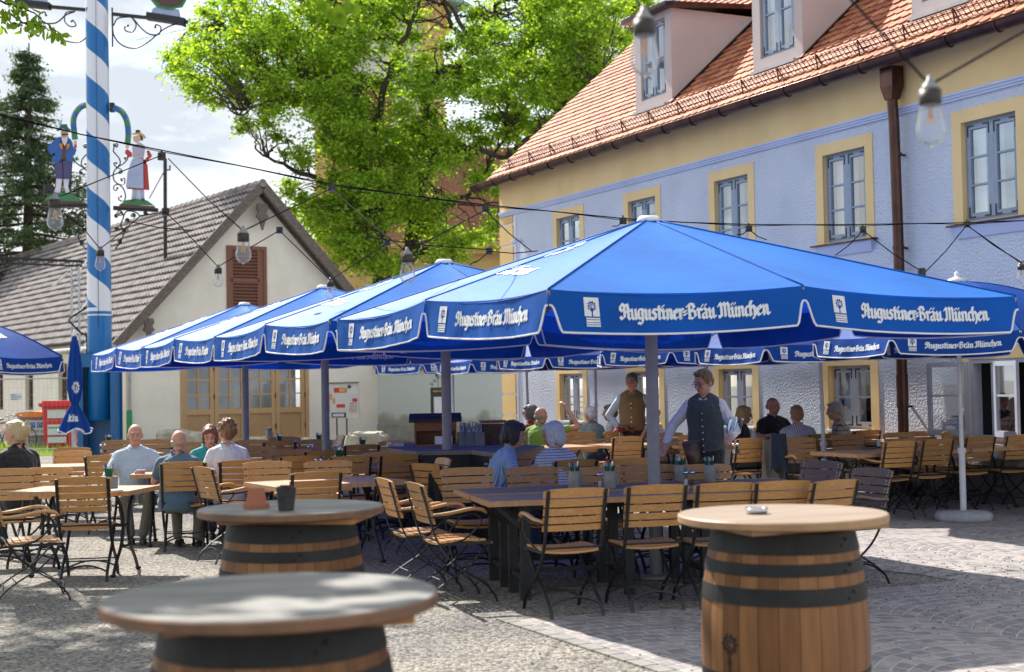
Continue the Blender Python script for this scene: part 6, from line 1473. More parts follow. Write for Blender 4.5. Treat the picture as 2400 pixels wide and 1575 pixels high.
g = MB(); p = onz(925, 1047, zc); g.box((0, 0, .02), (.18, .12, .03), rz=.3); g.box((.01, .02, .045), (.17, .11, .02), rz=.5); tag(build(g, 'menu_stack', M('menu_card', (.35, .25, .22), .6, .4, 14, col2=(.6, .55, .55)), loc=tuple(p)), 'stack of menus at the left end of the counter', 'menus')

# ------------------------------------------------------------------ things along the barn and garden wall
def uv(fn, u, v): return fn(u, 0, v)
def textobj(txt, size, mat, parent, loc, rot, name='lettering', ext=.002):
    cu = bpy.data.curves.new(name, 'FONT'); cu.body = txt; cu.size = size; cu.extrude = ext; cu.align_x = 'LEFT'
    o = bpy.data.objects.new('tmp', cu); COL.objects.link(o); dg = bpy.context.evaluated_depsgraph_get(); me = bpy.data.meshes.new_from_object(o.evaluated_get(dg)); bpy.data.objects.remove(o)
    me.materials.clear(); me.materials.append(mat); ob = link(name, me, parent, loc); ob.rotation_euler = rot; return ob
m_cream = M('cream_enamel', (.60, .57, .50), .4, .06, 5); m_red = M('sign_red', (.55, .03, .02), .5, .1, 8); m_orange = M('sign_orange', (.62, .25, .05), .5, .1, 8); m_sdark = M('sign_dark', (.03, .03, .03), .5, .1, 8)
AY = 40.3; x0 = at(763, 940, AY); x1 = at(840, 940, AY); zt_, zb_ = at(800, 898, AY)[2], at(800, 980, AY)[2]
t = thing('cigarette_machine', 'cream cigarette vending machine with red stickers on two thin legs', 'vending machine', (x0[0], AY, 0)); W_ = x1[0] - x0[0]; H_ = zt_ - zb_
g = MB(); g.box((W_ / 2, .10, (zt_ + zb_) / 2), (W_, .2, H_)); g.box((W_ / 2, .08, zt_ + .012), (W_ + .03, .26, .024), mi=1); g.box((-.01, .10, (zt_ + zb_) / 2), (.1, .24, H_), mi=1); build(g, 'cabinet', [m_cream, m_sdark], t)
g = MB(); g.beam((.30, .1, zb_), (.30, .1, 0), .04, .04); build(g, 'leg', m_sdark, t); g = MB(); g.beam((.58, .1, zb_), (.58, .1, 0), .04, .04); build(g, 'leg', m_sdark, t)
def sticker(nm, mat, u0, v0, u1, v1, d=.004):
    g = MB(); g.box(((u0 + u1) / 2 * W_, -d / 2 - .0, zt_ - (v0 + v1) / 2 * H_), (abs(u1 - u0) * W_, d, abs(v1 - v0) * H_)); return build(g, nm, mat, t)
for nm, mat, *q in (('red_sticker', m_red, .26, .13, .65, .27), ('red_sticker', m_red, .03, .28, .12, .82), ('orange_sticker', m_orange, .14, .30, .20, .48), ('orange_sticker', m_orange, .23, .42, .29, .58), ('red_sticker', m_red, .33, .60, .59, .70), ('red_sticker', m_red, .82, .44, .97, .54), ('coin_plate', m_cut, .70, .30, 1.0, .37), ('display', m_sdark, .68, .06, .78, .15),
                    ('delivery_slot', m_sdark, .18, .84, .62, .98), ('slot_flap', m_cut, .22, .87, .56, .95)): sticker(nm, mat, *q, d=.012 if nm == 'slot_flap' else .006)
sticker('yellow_sticker', cm['yellow'], .42, .15, .62, .25, .009); sticker('white_band', m_white, .05, .56, .10, .78, .009)
for r in range(6): sticker('price_row', m_red if r % 2 else m_sdark, .72, .57 + r * .05, .96, .585 + r * .05)
MYc = 38.5; mx0, mx1 = at(1009, 920, MYc), at(1055, 920, MYc); z1_, z0_ = at(1030, 908, MYc)[2], at(1030, 985, MYc)[2]; t = thing('menu_case', 'dark framed menu case crowned with wrought iron scrolls and a lantern', 'menu case', (mx0[0], MYc, 0)); W_ = mx1[0] - mx0[0]
g = MB(); g.box((W_ / 2, 0, (z1_ + z0_) / 2), (W_, .08, z1_ - z0_)); build(g, 'frame', m_sdark, t); g = MB(); g.box((W_ * .42, -.05, (z1_ + z0_) / 2 - .1), (W_ * .5, .012, (z1_ - z0_) * .65)); build(g, 'menu_sheet', m_paper, t)
g = MB(); g.box((W_ * .45, -.05, z1_ - .10), (W_ * .7, .012, .13)); build(g, 'gold_lettering_band', m_sdark, t); g = MB()
for k in range(7): g.lathe([(.015, 0), (.028, .02), (.012, .05)], 8, c=(W_ * (.18 + .09 * k), -.062, z1_ - .13))
build(g, 'gilded_lettering', M('gilding', (.5, .32, .06), .35, .2, metal=.6), t)
g = MB()
for sx in (-1, 1):
    for k in range(3):
        cx_, cz_ = W_ / 2 + sx * (.06 + .08 * k), z1_ + .08 + .09 * (2 - k); g.tube([(cx_ + .055 * (1 - i / 16) * cos(i * .6) * sx, -.02, cz_ + .055 * (1 - i / 16) * sin(i * .6)) for i in range(14)], .009, 5)
    g.ell((W_ / 2 + sx * .09, -.02, z1_ + .33), (.04, .02, .04), 8)
g.tube([(W_ * .4, -.04, z1_ + .3), (W_ * .4, -.04, z1_ - .02)], .008, 5); g.box((W_ / 2, 0, z0_ / 2), (.05, .05, z0_)); build(g, 'iron_scrolls', m_iron, t)
def boulder(loc, s, rz, label):
    g = MB(); n, k = 22, 12; V = []
    for i in range(k + 1):
        th = pi * i / k
        for j in range(n):
            a = 2 * pi * j / n; sp = lambda v, e=.45: math.copysign(abs(v) ** e, v); V.append((s[0] / 2 * sp(sin(th)) * sp(cos(a)) + rng.normal(0, .012), s[1] / 2 * sp(sin(th)) * sp(sin(a)) + rng.normal(0, .012), s[2] / 2 + s[2] / 2 * sp(cos(th), .4) + rng.normal(0, .012)))
    g.add(V, [(i * n + j, (i + 1) * n + j, (i + 1) * n + (j + 1) % n, i * n + (j + 1) % n) for i in range(k) for j in range(n)])
    return tag(build(g, 'stone_block', m_stone, loc=loc, rz=rz), label, 'stone block', 'rough stone blocks')
def sb(pxa, pxb, pyt, Y, dpt, rz, lb): a, b = at(pxa, pyt, Y), at(pxb, pyt, Y); boulder(((a[0] + b[0]) / 2, Y, 0), (b[0] - a[0], dpt, a[2]), rz, lb)
sb(808, 912, 1013, 29, .7, .05, 'large rough limestone block before the pale garden wall'); sb(368, 448, 1008, 38.5, .7, .1, 'grey rounded stone block left of the barn doors'); sb(432, 500, 1013, 37, .6, -.1, 'yellowish stone block in front of the grey one'); sb(640, 735, 1027, 36, .6, 0, 'low stone block at the right foot of the barn doors'); sb(570, 640, 1025, 36.5, .6, .1, 'low stone block in the middle before the barn doors')
# ---- far left: bins, bicycles, fence, light truss
BY = 38.0
def bx2(px0, px1, py0, py1, Y): a, b = at(px0, py1, Y), at(px1, py0, Y); return a, b
a, b = bx2(106, 166, 938, 1025, BY); t = thing('wheelie_bin', 'bright red wheeled rubbish container with white sticker panels', 'bin', (a[0], BY, 0)); W_ = b[0] - a[0]; z0_, z1_ = .12, b[2]
m_binred = M('bin_red', (.62, .02, .025), .4, .1, 5)
g = MB(); g.loft([((W_ * .5, .45, z0_), W_ * .56, .40, (1, 0, 0), (0, 1, 0)), ((W_ * .5, .45, z1_ - .15), W_ * .70, .52, (1, 0, 0), (0, 1, 0))], 4); 
g = MB(); V = []
for (s_, z) in ((.88, z0_), (1, z1_ - .14)):
    for (x, y) in ((0, 0), (1, 0), (1, 1), (0, 1)): V.append((W_ * .5 + (x - .5) * W_ * s_ * 1.25, .45 + (y - .5) * .9 * s_, z))
g.add(V, [(3, 2, 1, 0), (0, 1, 5, 4), (1, 2, 6, 5), (2, 3, 7, 6), (3, 0, 4, 7), (4, 5, 6, 7)]); build(g, 'body', m_binred, t)
g = MB(); g.box((W_ * .5, .42, z1_ - .10), (W_ * 1.42, 1.05, .07)); g.box((W_ * .5, .46, z1_ - .04), (W_ * 1.25, .9, .07)); g.tube([(-.12, -.08, z1_ - .14), (W_ + .12, -.08, z1_ - .14)], .03, 6); build(g, 'lid', m_binred, t)
for k in (.02, W_ - .02): g = MB(); g.tube([(k - .03, .1, .08), (k + .03, .1, .08)], .08, 12); build(g, 'wheel', m_sdark, t)
for z, h in ((z1_ - .36, .22), (z1_ - .78, .28), (z1_ - 1.05, .16)): g = MB(); g.box((W_ * .46, -.015, z), (W_ * .72, .012, h)); build(g, 'sticker', m_paper, t)
g = MB()
for k in range(7): g.box((W_ * (.18 + .09 * k), -.026, z1_ - .72), (W_ * .06, .01, .05))
build(g, 'green_lettering', M('sign_green', (.05, .35, .08), .5), t)
a, b = bx2(42, 112, 966, 1022, 38.6); t = thing('grey_container', 'grey container with curved orange lid and blue fish sign, left of the red bin', 'container', (a[0], 38.6, 0)); W_ = b[0] - a[0]; H_ = b[2]
g = MB(); g.box((W_ / 2, .35, H_ / 2 - .02), (W_, .7, H_ - .08)); build(g, 'body', M('grit_grey', (.22, .21, .19), .7), t); g = MB(); g.loft([((W_ / 2, y, H_ - .05), W_ * .56, .08, (1, 0, 0), (0, 0, 1)) for y in (-.08, .2, .5, .78)], 16); build(g, 'lid', M('orange_lid', (.70, .22, .02), .45), t)
sgn = MB(); sgn.box((W_ * .75, -.03, H_ - .42), (.62, .02, .40)); sg = build(sgn, 'sign_board', m_wbox, t)
g = MB()
for k in range(3): g.box((W_ * .75 - .20 + k * .2, -.045, H_ - .34), (.15, .01, .15))
build(g, 'blue_square', cm['blue'], sg); g = MB()
for k in range(3): g.tube([(W_ * .75 - .20 + k * .2 + .04 * cos(a_), -.053, H_ - .34 + .045 * sin(a_)) for a_ in np.linspace(-.6, 4.2, 12)], .006, 4)
build(g, 'ring_emblem', m_white, sg); textobj('FÜNF SEEN', .115, m_sdark, sg, (W_ * .75 - .29, -.045, H_ - .55), (pi / 2, 0, 0))
def bicycle(px, Y, rz, label, col):
    p = at(px, 1000, Y); t = thing('bicycle', label, 'bicycle', (p[0], Y, 0), rz, 'bicycles parked at the left edge')
    for x in (-.52, .52):
        g = MB(); g.tube([(x + .33 * cos(a_), 0, .34 + .33 * sin(a_)) for a_ in np.linspace(0, 2 * pi, 25)], .018, 6, cap=False)
        w_ = build(g, 'wheel', m_sdark, t); g = MB()
        for k in range(12): a_ = pi * k / 6; g.tube([(x, 0, .34), (x + .32 * cos(a_), 0, .34 + .32 * sin(a_))], .003, 4)
        build(g, 'spoke', m_cut, w_)
    g = MB()
    for q in (((-.52, 0, .34), (-.1, 0, .32)), ((-.1, 0, .32), (-.22, 0, .82)), ((-.1, 0, .32), (.36, 0, .72)), ((-.2, 0, .74), (.34, 0, .80)), ((-.52, 0, .34), (-.2, 0, .72)), ((.52, 0, .34), (.34, 0, .86))): g.tube(q, .016, 6)
    build(g, 'frame', col, t); g = MB(); g.ell((-.23, 0, .88), (.13, .07, .035), 10); build(g, 'saddle', m_sdark, t); g = MB(); g.tube([(.26, -.26, .98), (.36, 0, .95), (.26, .26, .98)], .014, 6); g.tube([(.34, 0, .85), (.36, 0, .95)], .014, 6); build(g, 'handlebar', m_cut, t)
bicycle(-12, 37.5, .3, 'red framed bicycle parked at the left edge', m_red); bicycle(18, 38.2, -.2, 'silver bicycle parked beside the orange lid container', m_cut); bicycle(2, 39.2, .1, 'green bicycle behind the other two at the left edge', M('bike_green', (.02, .12, .07), .4))
FZ = 36.2; a, b = at(-60, 890, FZ), at(170, 890, FZ); t = thing('mesh_fence', 'thin wire mesh site fence panel with white notice at the left', 'fence', (a[0], FZ, 0)); W_ = b[0] - a[0]; zt_ = a[2]
g = MB(); g.tube([(0, 0, zt_), (W_, 0, zt_)], .02, 6); g.tube([(0, 0, .14), (W_, 0, .14)], .02, 6)
for x in (0, W_): g.tube([(x, 0, 0), (x, 0, zt_ + .05)], .022, 6)
build(g, 'fence_frame', m_steel, t); g = MB()
for x in np.arange(.1, W_, .11): g.tube([(x, 0, .14), (x, 0, zt_)], .0025, 3)
for z in np.arange(.3, zt_, .28): g.tube([(0, .004, z), (W_, .004, z)], .0025, 3)
build(g, 'wire_mesh', m_steel, t); nz0 = at(38, 930, FZ); g = MB(); g.box((nz0[0] - a[0], -.02, nz0[2]), (.28, .012, .17)); nt_ = build(g, 'notice', m_paper, t)
for k, s_ in enumerate(('Einfahrt', 'Tag und Nacht', 'freihalten')): textobj(s_, .045, M('notice_ink%d' % k, (.02, .15, .12), .6), nt_, (nz0[0] - a[0] - .125, -.03, nz0[2] + .035 - .055 * k), (pi / 2, 0, 0), ext=.001)
TRY = 35.0; t = thing('truss_tower', 'silver lighting truss tower with black crossbar at the left of the maypole', 'truss', tuple(at(185, 900, TRY) * np.array([1, 1, 0])))
g = MB(); xs = [at(px, 700, TRY)[0] for px in (168, 190, 205)]; base_ = [(xs[0], TRY), (xs[1], TRY - .15), (xs[2], TRY + .12)]; zt_ = at(185, 625, TRY)[2]
for x, y in base_: g.tube([(x, y, 0), (x, y, zt_)], .027, 6)
for k in range(14):
    z = .2 + k * zt_ / 14; p, q = base_[k % 3], base_[(k + 1) % 3]; g.tube([(*p, z), (*q, z + zt_ / 14)], .014, 5); p = base_[(k + 2) % 3]; g.tube([(*p, z), (*q, z + zt_ / 14)], .014, 5)
build(g, 'tower', m_steel, t, world=True)
g = MB(); A1, A2, B1, B2 = at(-40, 601, TRY), at(197, 612, TRY), at(-40, 615, TRY), at(195, 624, TRY)
for p, q in ((A1, A2), (B1, B2), (A1 + (0, .3, 0), A2 + (0, .3, 0))): g.tube([p, q], .026, 6)
for k in range(24):
    f0, f1 = k / 24, (k + 1) / 24; u, v = (A1, B2) if k % 2 else (B1, A2); s0_, s1_ = (A1, B1)[k % 2], (B1, A1)[k % 2]; e0, e1 = (A2, B2)[k % 2], (B2, A2)[k % 2]
    g.tube([s0_ + (e0 - s0_) * f0, s1_ + (e1 - s1_) * f1], .012, 4)
build(g, 'crossbar', m_iron, t, world=True)
g = MB(); g.beam(at(158, 640, TRY), at(124, 672, TRY), .12, .03); build(g, 'lamp_head', m_white, t, world=True)
g = MB(); g.tube(catm([at(205, 720, 34.6), at(166, 745, 34.6), at(165, 755, 34.6), at(190, 780, 34.6), at(204, 795, 34.6), at(200, 880, 34.6)], 5), .02, 6); build(g, 'cable', m_cable, t, world=True)

# ------------------------------------------------------------------ people
def remesh(mb, voxel, mat, name, parent, smooth=3, noise=0):
    me = mb.mesh('tmp', [mat]); o = bpy.data.objects.new('tmp', me); COL.objects.link(o)
    m = o.modifiers.new('r', 'REMESH'); m.mode = 'VOXEL'; m.voxel_size = voxel; m.use_smooth_shade = True
    s = o.modifiers.new('s', 'SMOOTH'); s.factor = .5; s.iterations = smooth
    dg = bpy.context.evaluated_depsgraph_get(); me2 = bpy.data.meshes.new_from_object(o.evaluated_get(dg)); bpy.data.objects.remove(o); bpy.data.meshes.remove(me)
    if noise:
        n = len(me2.vertices); co = np.empty(n * 3); me2.vertices.foreach_get('co', co); co = co.reshape(-1, 3); no = np.empty(n * 3); me2.vertices.foreach_get('normal', no); no = no.reshape(-1, 3)
        f = np.sin(co[:, 0] * 190 + 6 * np.sin(co[:, 2] * 30)) * .5 + np.sin(co[:, 0] * 80 + co[:, 1] * 95 + 5 * np.sin(co[:, 2] * 22)); co += no * (noise * f)[:, None]; me2.vertices.foreach_set('co', co.ravel())
    me2.name = name; me2.materials.clear(); me2.materials.append(mat); me2.polygons.foreach_set('use_smooth', [True] * len(me2.polygons)); me2.update()
    return link(name, me2, parent)
def Rot(yaw, pitch=0, roll=0): return np.array(Matrix.Rotation(yaw, 3, 'Z') @ Matrix.Rotation(pitch, 3, 'X') @ Matrix.Rotation(roll, 3, 'Y'))
def person(label, loc, yaw, seated=True, sc=1.0, lean=8, hy=0, hp=0, wR=None, eR=None, wL=None, eL=None, hair=None, style='short', skin=m_skin, top=None, long=False, under=None, vest=None, pants=None, shoes=True, glasses=False, belly=0, vox=.010, build_w=1.0, legs=None, moust=None, pocket=None):
    t = thing('person', label, 'person', loc, radians(yaw) - pi / 2, None); t.scale = (sc,) * 3
    L_ = radians(lean); sp = np.array([0, sin(L_), cos(L_)]); fw = np.array([0, cos(L_), -sin(L_)]); X = np.array([1., 0, 0])
    P = np.array([0, -.02, .53 if seated else .93]); sh = lambda s: P + sp * .425 + X * s * .165 * build_w
    Nk = P + sp * .52; lean2 = np.array([0, sin(L_) * .6 + .12, cos(L_)]); lean2 /= np.linalg.norm(lean2); H = Nk + lean2 * .142
    RH = Rot(radians(hy), radians(hp)); RH = RH * 1.07; hd = lambda x, y, z: H + RH @ np.array([x, y, z])
    eR = np.array(eR if eR is not None else (.27, .05, P[2] + .20)); wR = np.array(wR if wR is not None else (.18, .30, P[2] + .17)); eL = np.array(eL if eL is not None else (-.27, .05, P[2] + .20)); wL = np.array(wL if wL is not None else (-.18, .30, P[2] + .17))
    if legs is None:
        legs = [((.10, .38, .50), (.11, .40, .085)), ((-.10, .38, .50), (-.12, .36, .085))] if seated else [((.11, .03, .50), (.12, 0, .085)), ((-.10, .05, .50), (-.11, .08, .085))]
    torso = [(-.11, .155, .12), (-.02, .175, .13 + belly * .6), (.08, .168, .125 + belly), (.18, .162, .118 + belly * .9), (.28, .17, .118 + belly * .3), (.36, .182, .118), (.42, .178, .108), (.46, .15, .092), (.50, .095, .075), (.53, .06, .06)]
    def yoke(mb, inf):
        for s in (1, -1): mb.cap(P + sp * .50 + X * s * .03, sh(s) + sp * .012, .052 + inf, .056 + inf); mb.cap(P + sp * .44 - X * s * .02, sh(s) - sp * .03, .085 + inf * .5, .062 + inf)
    def torso_l(mb, inf, lo=-.12, hi=.51):
        mb.loft([(P + sp * a + fw * (belly * .4 if 0 < a < .3 else 0), w_ * build_w + inf, d_ + inf, X, fw) for a, w_, d_ in torso if lo <= a <= hi], 20)
    def arm(mb, inf, frac=2.0, both=(1, 1)):
        for on, s, e, w_ in ((both[0], sh(1), eR, wR), (both[1], sh(-1), eL, wL)):
            if not on: continue
            if frac >= 1: mb.cap(s, e, .056 * build_w + inf, .042 + inf); f = min(1, frac - 1); q = e + (w_ - e) * f; mb.cap(e, q, .042 + inf, .030 * f + .042 * (1 - f) + inf)
            else: q = s + (e - s) * frac; mb.cap(s, q, .058 * build_w + inf, .052 + inf)
    def leg(mb, inf, lo=1.0):
        for sgn, (k, a) in zip((1, -1), legs):
            hp0 = P + np.array([sgn * .092, .02, -.04]); k, a = np.array(k), np.array(a); mb.cap(hp0, k, .092 + inf, .064 + inf); mb.cap(k, k + (a - k) * lo, .062 + inf, .062 + (.040 - .062) * lo + inf)
    # ---- body: one continuous skin
    b = MB(); torso_l(b, -.006); yoke(b, -.008); arm(b, 0); leg(b, -.008)
    b.cap(Nk - lean2 * .04, Nk + lean2 * .09, .058, .053); b.ell(hd(0, -.008, .035), (.074, .094, .092), 18, R=RH); b.ell(hd(0, .012, -.03), (.060, .072, .080), 16, R=RH); b.ell(hd(0, .05, -.068), (.036, .034, .030), 12, R=RH)
    b.cap(hd(0, .088, .018), hd(0, .104, -.012), .010, .0155); b.ell(hd(0, .080, .042), (.052, .018, .012), 10, R=RH)
    for s in (-1, 1):
        b.ell(hd(s * .076, -.012, -.002), (.010, .020, .031), 10, R=RH); b.ell(hd(s * .034, .062, -.018), (.024, .022, .022), 10, R=RH)
    b.ell(hd(0, .084, -.042), (.026, .012, .010), 10, R=RH)
    for s, e, w_ in ((1, eR, wR), (-1, eL, wL)):
        d = (w_ - e) / np.linalg.norm(w_ - e); dn = np.array([0, 0, -1.]) if abs(d[2]) < .8 else np.array([0, 1., 0]); sd_ = np.cross(d, dn); sd_ /= np.linalg.norm(sd_); dn = np.cross(sd_, d)
        pm_ = w_ + d * .055; b.cap(w_, pm_, .026, .028)
        for k, ln in enumerate((.070, .080, .074, .058)):
            o = pm_ + sd_ * (-.030 + .020 * k) * 1.0 + d * .02; m_ = o + d * ln * .5 + dn * .006; q = m_ + d * ln * .42 + dn * (.022 + .004 * k); b.cap(pm_ + sd_ * (-.022 + .015 * k), o, .014, .0105, 8); b.cap(o, m_, .0100, .0092, 8); b.cap(m_, q, .0092, .0080, 8)
        th = w_ + d * .03 - sd_ * .030 * 1; b.cap(w_ + d * .02 - sd_ * .012, th - sd_ * .012 + dn * .012, .014, .012, 8); b.cap(th - sd_ * .012 + dn * .012, th + d * .032 - sd_ * .016 + dn * .026, .0115, .009, 8)
    remesh(b, vox * .75, skin, 'body', t, 2)
    # ---- face
    hc = hair or (.3, .3, .3)
    m_h = M('hair_' + label[:12].replace(' ', '_'), hc, .55, .3, 24, st=(6, 6, 1), sheen=.2)
    g = MB()
    for s in (-1, 1): g.ell(hd(s * .031, .083, .016), (.0115, .006, .0065), 8, R=RH)
    fe = build(g, 'eye', M('eye_white', (.5, .48, .46), .3), t, smooth=True); g = MB()
    for s in (-1, 1): g.ell(hd(s * .031, .0885, .016), (.0055, .003, .0055), 8, R=RH)
    build(g, 'iris', m_sdark, fe, smooth=True); g = MB()
    for s in (-1, 1): g.tube([hd(s * .014, .096, .038), hd(s * .032, .096, .043), hd(s * .050, .084, .037)], [.0035, .0045, .002], 5)
    build(g, 'eyebrow', m_h, t); g = MB(); g.tube([hd(-.024, .087, -.044), hd(-.01, .095, -.041), hd(0, .096, -.043), hd(.01, .095, -.041), hd(.024, .087, -.044)], [.002, .005, .005, .005, .002], 6); build(g, 'lips', M('lips', (.38, .12, .10), .5), t, smooth=True)
    if glasses:
        g = MB()
        for s in (-1, 1): g.tube([hd(s * .033 + .021 * cos(a_), .102, .014 + .015 * sin(a_)) for a_ in np.linspace(0, 2 * pi, 13)], .0022, 5); g.tube([hd(s * .054, .100, .018), hd(s * .078, .0, .016)], .0022, 5)
        g.tube([hd(-.012, .104, .018), hd(.012, .104, .018)], .002, 5)
        if glasses == 'sun':
            for s in (-1, 1): g.ell(hd(s * .033, .101, .014), (.021, .003, .016), 10, R=RH)
        tag(build(g, 'glasses', m_sdark, t), 'dark sunglasses' if glasses == 'sun' else None)
    # ---- hair
    g = MB()
    if style in ('short', 'bob', 'curly', 'bun', 'long'):
        g.ell(hd(0, -.022, .052), (.083, .098, .090), 18, R=RH); g.ell(hd(0, -.055, .01), (.080, .066, .085), 16, R=RH)
        g.ell(hd(0, .035, .098), (.062, .050, .032), 12, R=RH)
        for s in (-1, 1): g.ell(hd(s * .066, -.012, .045), (.018, .045, .045), 10, R=RH)
    if style == 'bob':
        for s in (-1, 1): g.ell(hd(s * .068, -.005, -.005), (.026, .052, .088), 12, R=RH); g.ell(hd(s * .045, .06, .080), (.035, .03, .024), 10, R=RH)
        g.ell(hd(0, -.07, -.02), (.082, .055, .085), 14, R=RH)
    if style == 'curly':
        for i in range(70):
            d = rng.normal(size=3); d /= np.linalg.norm(d); d[1] = min(d[1], .35)
            if d[2] < -.75: continue
            g.ell(hd(d[0] * .085, -.03 + d[1] * .095, .045 + d[2] * .100), (.026, .026, .024), 8)
    if style == 'bun':
        g.ell(hd(0, -.115, .035), (.06, .055, .06), 12, R=RH); g.cap(hd(.02, -.1, .0), hd(.03, -.11, -.12), .03, .012); g.cap(hd(0, -.12, .07), hd(0, -.15, .13), .03, .008); g.cap(hd(.05, -.05, .0), hd(.06, -.04, -.09), .022, .006)
    if style == 'bald':
        for s in (-1, 1): g.ell(hd(s * .062, -.040, .000), (.0135, .040, .028), 10, R=RH)
        g.ell(hd(0, -.052, .0), (.0715, .052, .038), 16, R=RH)
    if style == 'messy':
        g.ell(hd(0, -.022, .052), (.083, .098, .092), 18, R=RH); g.ell(hd(0, -.055, .01), (.079, .062, .07), 16, R=RH)
        for i in range(26): a_ = rng.uniform(0, 6.3); r = rng.uniform(.02, .07); p = hd(r * cos(a_), -.0 + r * sin(a_) * 1.1, .115 - r * .3); g.cap(p, p + RH @ np.array([rng.normal(0, .018), .022 + rng.normal(0, .012), .020]), .017, .006)
        for s in (-1, 1): g.ell(hd(s * .068, -.01, .03), (.015, .045, .045), 10, R=RH)
    remesh(g, vox * .7, m_h, 'hair', t, 1, .0022)
    if moust: g = MB(); g.tube([hd(-.03, .088, -.034), hd(0, .1, -.028), hd(.03, .088, -.034)], [.003, .008, .003], 6); build(g, 'moustache', m_h, t, smooth=True)
    # ---- clothes
    g = MB(); arm(g, .010 if not vest else .012, 1.88 if long == True else (1.2 if long == 'half' else .62)); torso_l(g, .012, -.13 if not vest else .0, .51); yoke(g, .010); g.ell(Nk - sp * .045, (.075, .065, .035), 14, R=Rot(0, -L_))
    so_ = remesh(g, vox, top, 'shirt', t, 3)
    g = MB(); CN = Nk + lean2 * .012
    for s in (-1, 1): V = [CN + X * s * .012 + fw * .075 - sp * .035, CN + X * s * .062 + fw * .045 + sp * .0, CN + X * s * .068 - fw * .04 + sp * .025, CN + X * s * .02 - fw * .075 + sp * .03]; g.tube(V, [.010, .014, .014, .012], 6, flat=.6)
    build(g, 'collar', under or top, so_, smooth=True)
    if not vest:
        g = MB()
        for k in range(5): g.ell(P + sp * (.08 + .08 * k) + fw * (.132 + belly * (1 if k < 2 else .4) + (belly * .4 if k < 3 else 0)), (.006, .004, .006), 6)
        build(g, 'button', m_white, so_)
    if long is True or long == 'half':
        for e, w_ in ((eR, wR), (eL, wL)):
            g = MB(); f = .86 if long is True else .17; q = e + (w_ - e) * f; q2 = e + (w_ - e) * (f + .12); g.tube([q, q2], [.047, .045], 12); build(g, 'cuff', top, so_, smooth=True)
    if vest:
        g = MB(); torso_l(g, .024, -.08, .51)
        for s in (1, -1): g.cap(P + sp * .495 + X * s * .05, sh(s) - X * s * .035 + sp * .012, .074, .078); g.cap(P + sp * .43 + X * s * .02, sh(s) - X * s * .045 - sp * .03, .108, .086)
        for s in (1, -1): g.ell(P - sp * .09 + X * s * .06 + fw * .10, (.05, .03, .07), 10)
        v_ = remesh(g, vox, vest, 'vest', t, 3)
        g = MB()
        for k in range(7): g.ell(P + sp * (-.02 + .066 * k) + fw * (.162 + belly * (1.2 if k < 4 else .35)) + X * .0, (.011, .006, .011), 8)
        build(g, 'button', m_silver, v_); g = MB(); V = [CN + X * s * .05 + fw * .06 for s in (-1, 1)]
        g.tube([P + sp * .40 + fw * .148 + X * .004, P + sp * -.05 + fw * (.158 + belly)], .005, 5)
        build(g, 'vest_edge', m_sdark, v_, smooth=True)
        g = MB()
        for s in (-1, 1): g.beam(P + sp * .04 + X * s * .06 + fw * .156, P + sp * .03 + X * s * .14 + fw * .125, .012, .008)
        build(g, 'pocket', m_sdark, v_)
    g = MB(); leg(g, .012, .93); g.loft([(P + np.array([0, 0, -.10]), .165, .135, X, np.array([0, 1, 0])), (P, .176 * build_w, .135 + belly * .5, X, fw), (P + sp * .07, .172 * build_w, .132 + belly * .5, X, fw)], 18); remesh(g, vox, pants, 'trousers', t, 3)
    g = MB()
    for k, a in legs: a = np.array(a); g.ell(a + (0, .055, -.045), (.042, .125, .040), 14); g.box(a + (0, .055, -.078), (.075, .235, .016)); 
    remesh(g, vox, m_shoe, 'shoes', t, 1)
    return t
m_shoe = M('dark_shoe', (.025, .018, .015), .5, .3, 8)
def stripe(name, c1, c2, fr, axis=2, w=.5, plaid=False):
    m, t, b = shade(name); n_ = t.nodes.new; l = t.links.new; b.inputs['Roughness'].default_value = .85; b.inputs['Sheen Weight'].default_value = .15
    tcx = n_('ShaderNodeTexCoord'); s = n_('ShaderNodeSeparateXYZ'); l(tcx.outputs['Object'], s.inputs[0])
    f = math_(n_, l, 'GREATER_THAN', math_(n_, l, 'FRACT', math_(n_, l, 'MULTIPLY', s.outputs[axis], fr)), w)
    if plaid: f2 = math_(n_, l, 'GREATER_THAN', math_(n_, l, 'FRACT', math_(n_, l, 'MULTIPLY', s.outputs[0 if axis else 2], fr)), w); f = math_(n_, l, 'MULTIPLY', math_(n_, l, 'ADD', f, f2), .5)
    mxx = n_('ShaderNodeMix'); mxx.data_type = 'RGBA'; l(f, mxx.inputs[0]); mxx.inputs[6].default_value = (*c1, 1); mxx.inputs[7].default_value = (*c2, 1); l(mxx.outputs[2], b.inputs[0]); return fold(m, t, b, n_, l, tcx)
def fold(m, t, b, n_, l, tcx, amt=.035):
    nb = n_('ShaderNodeTexNoise'); nb.inputs['Scale'].default_value = 7; nb.inputs['Detail'].default_value = 3; nb.inputs['Distortion'].default_value = 1.2; l(tcx.outputs['Object'], nb.inputs[0])
    bp = n_('ShaderNodeBump'); bp.inputs['Distance'].default_value = amt; bp.inputs['Strength'].default_value = .8; l(nb.outputs[0], bp.inputs['Height']); l(bp.outputs[0], b.inputs['Normal']); return m
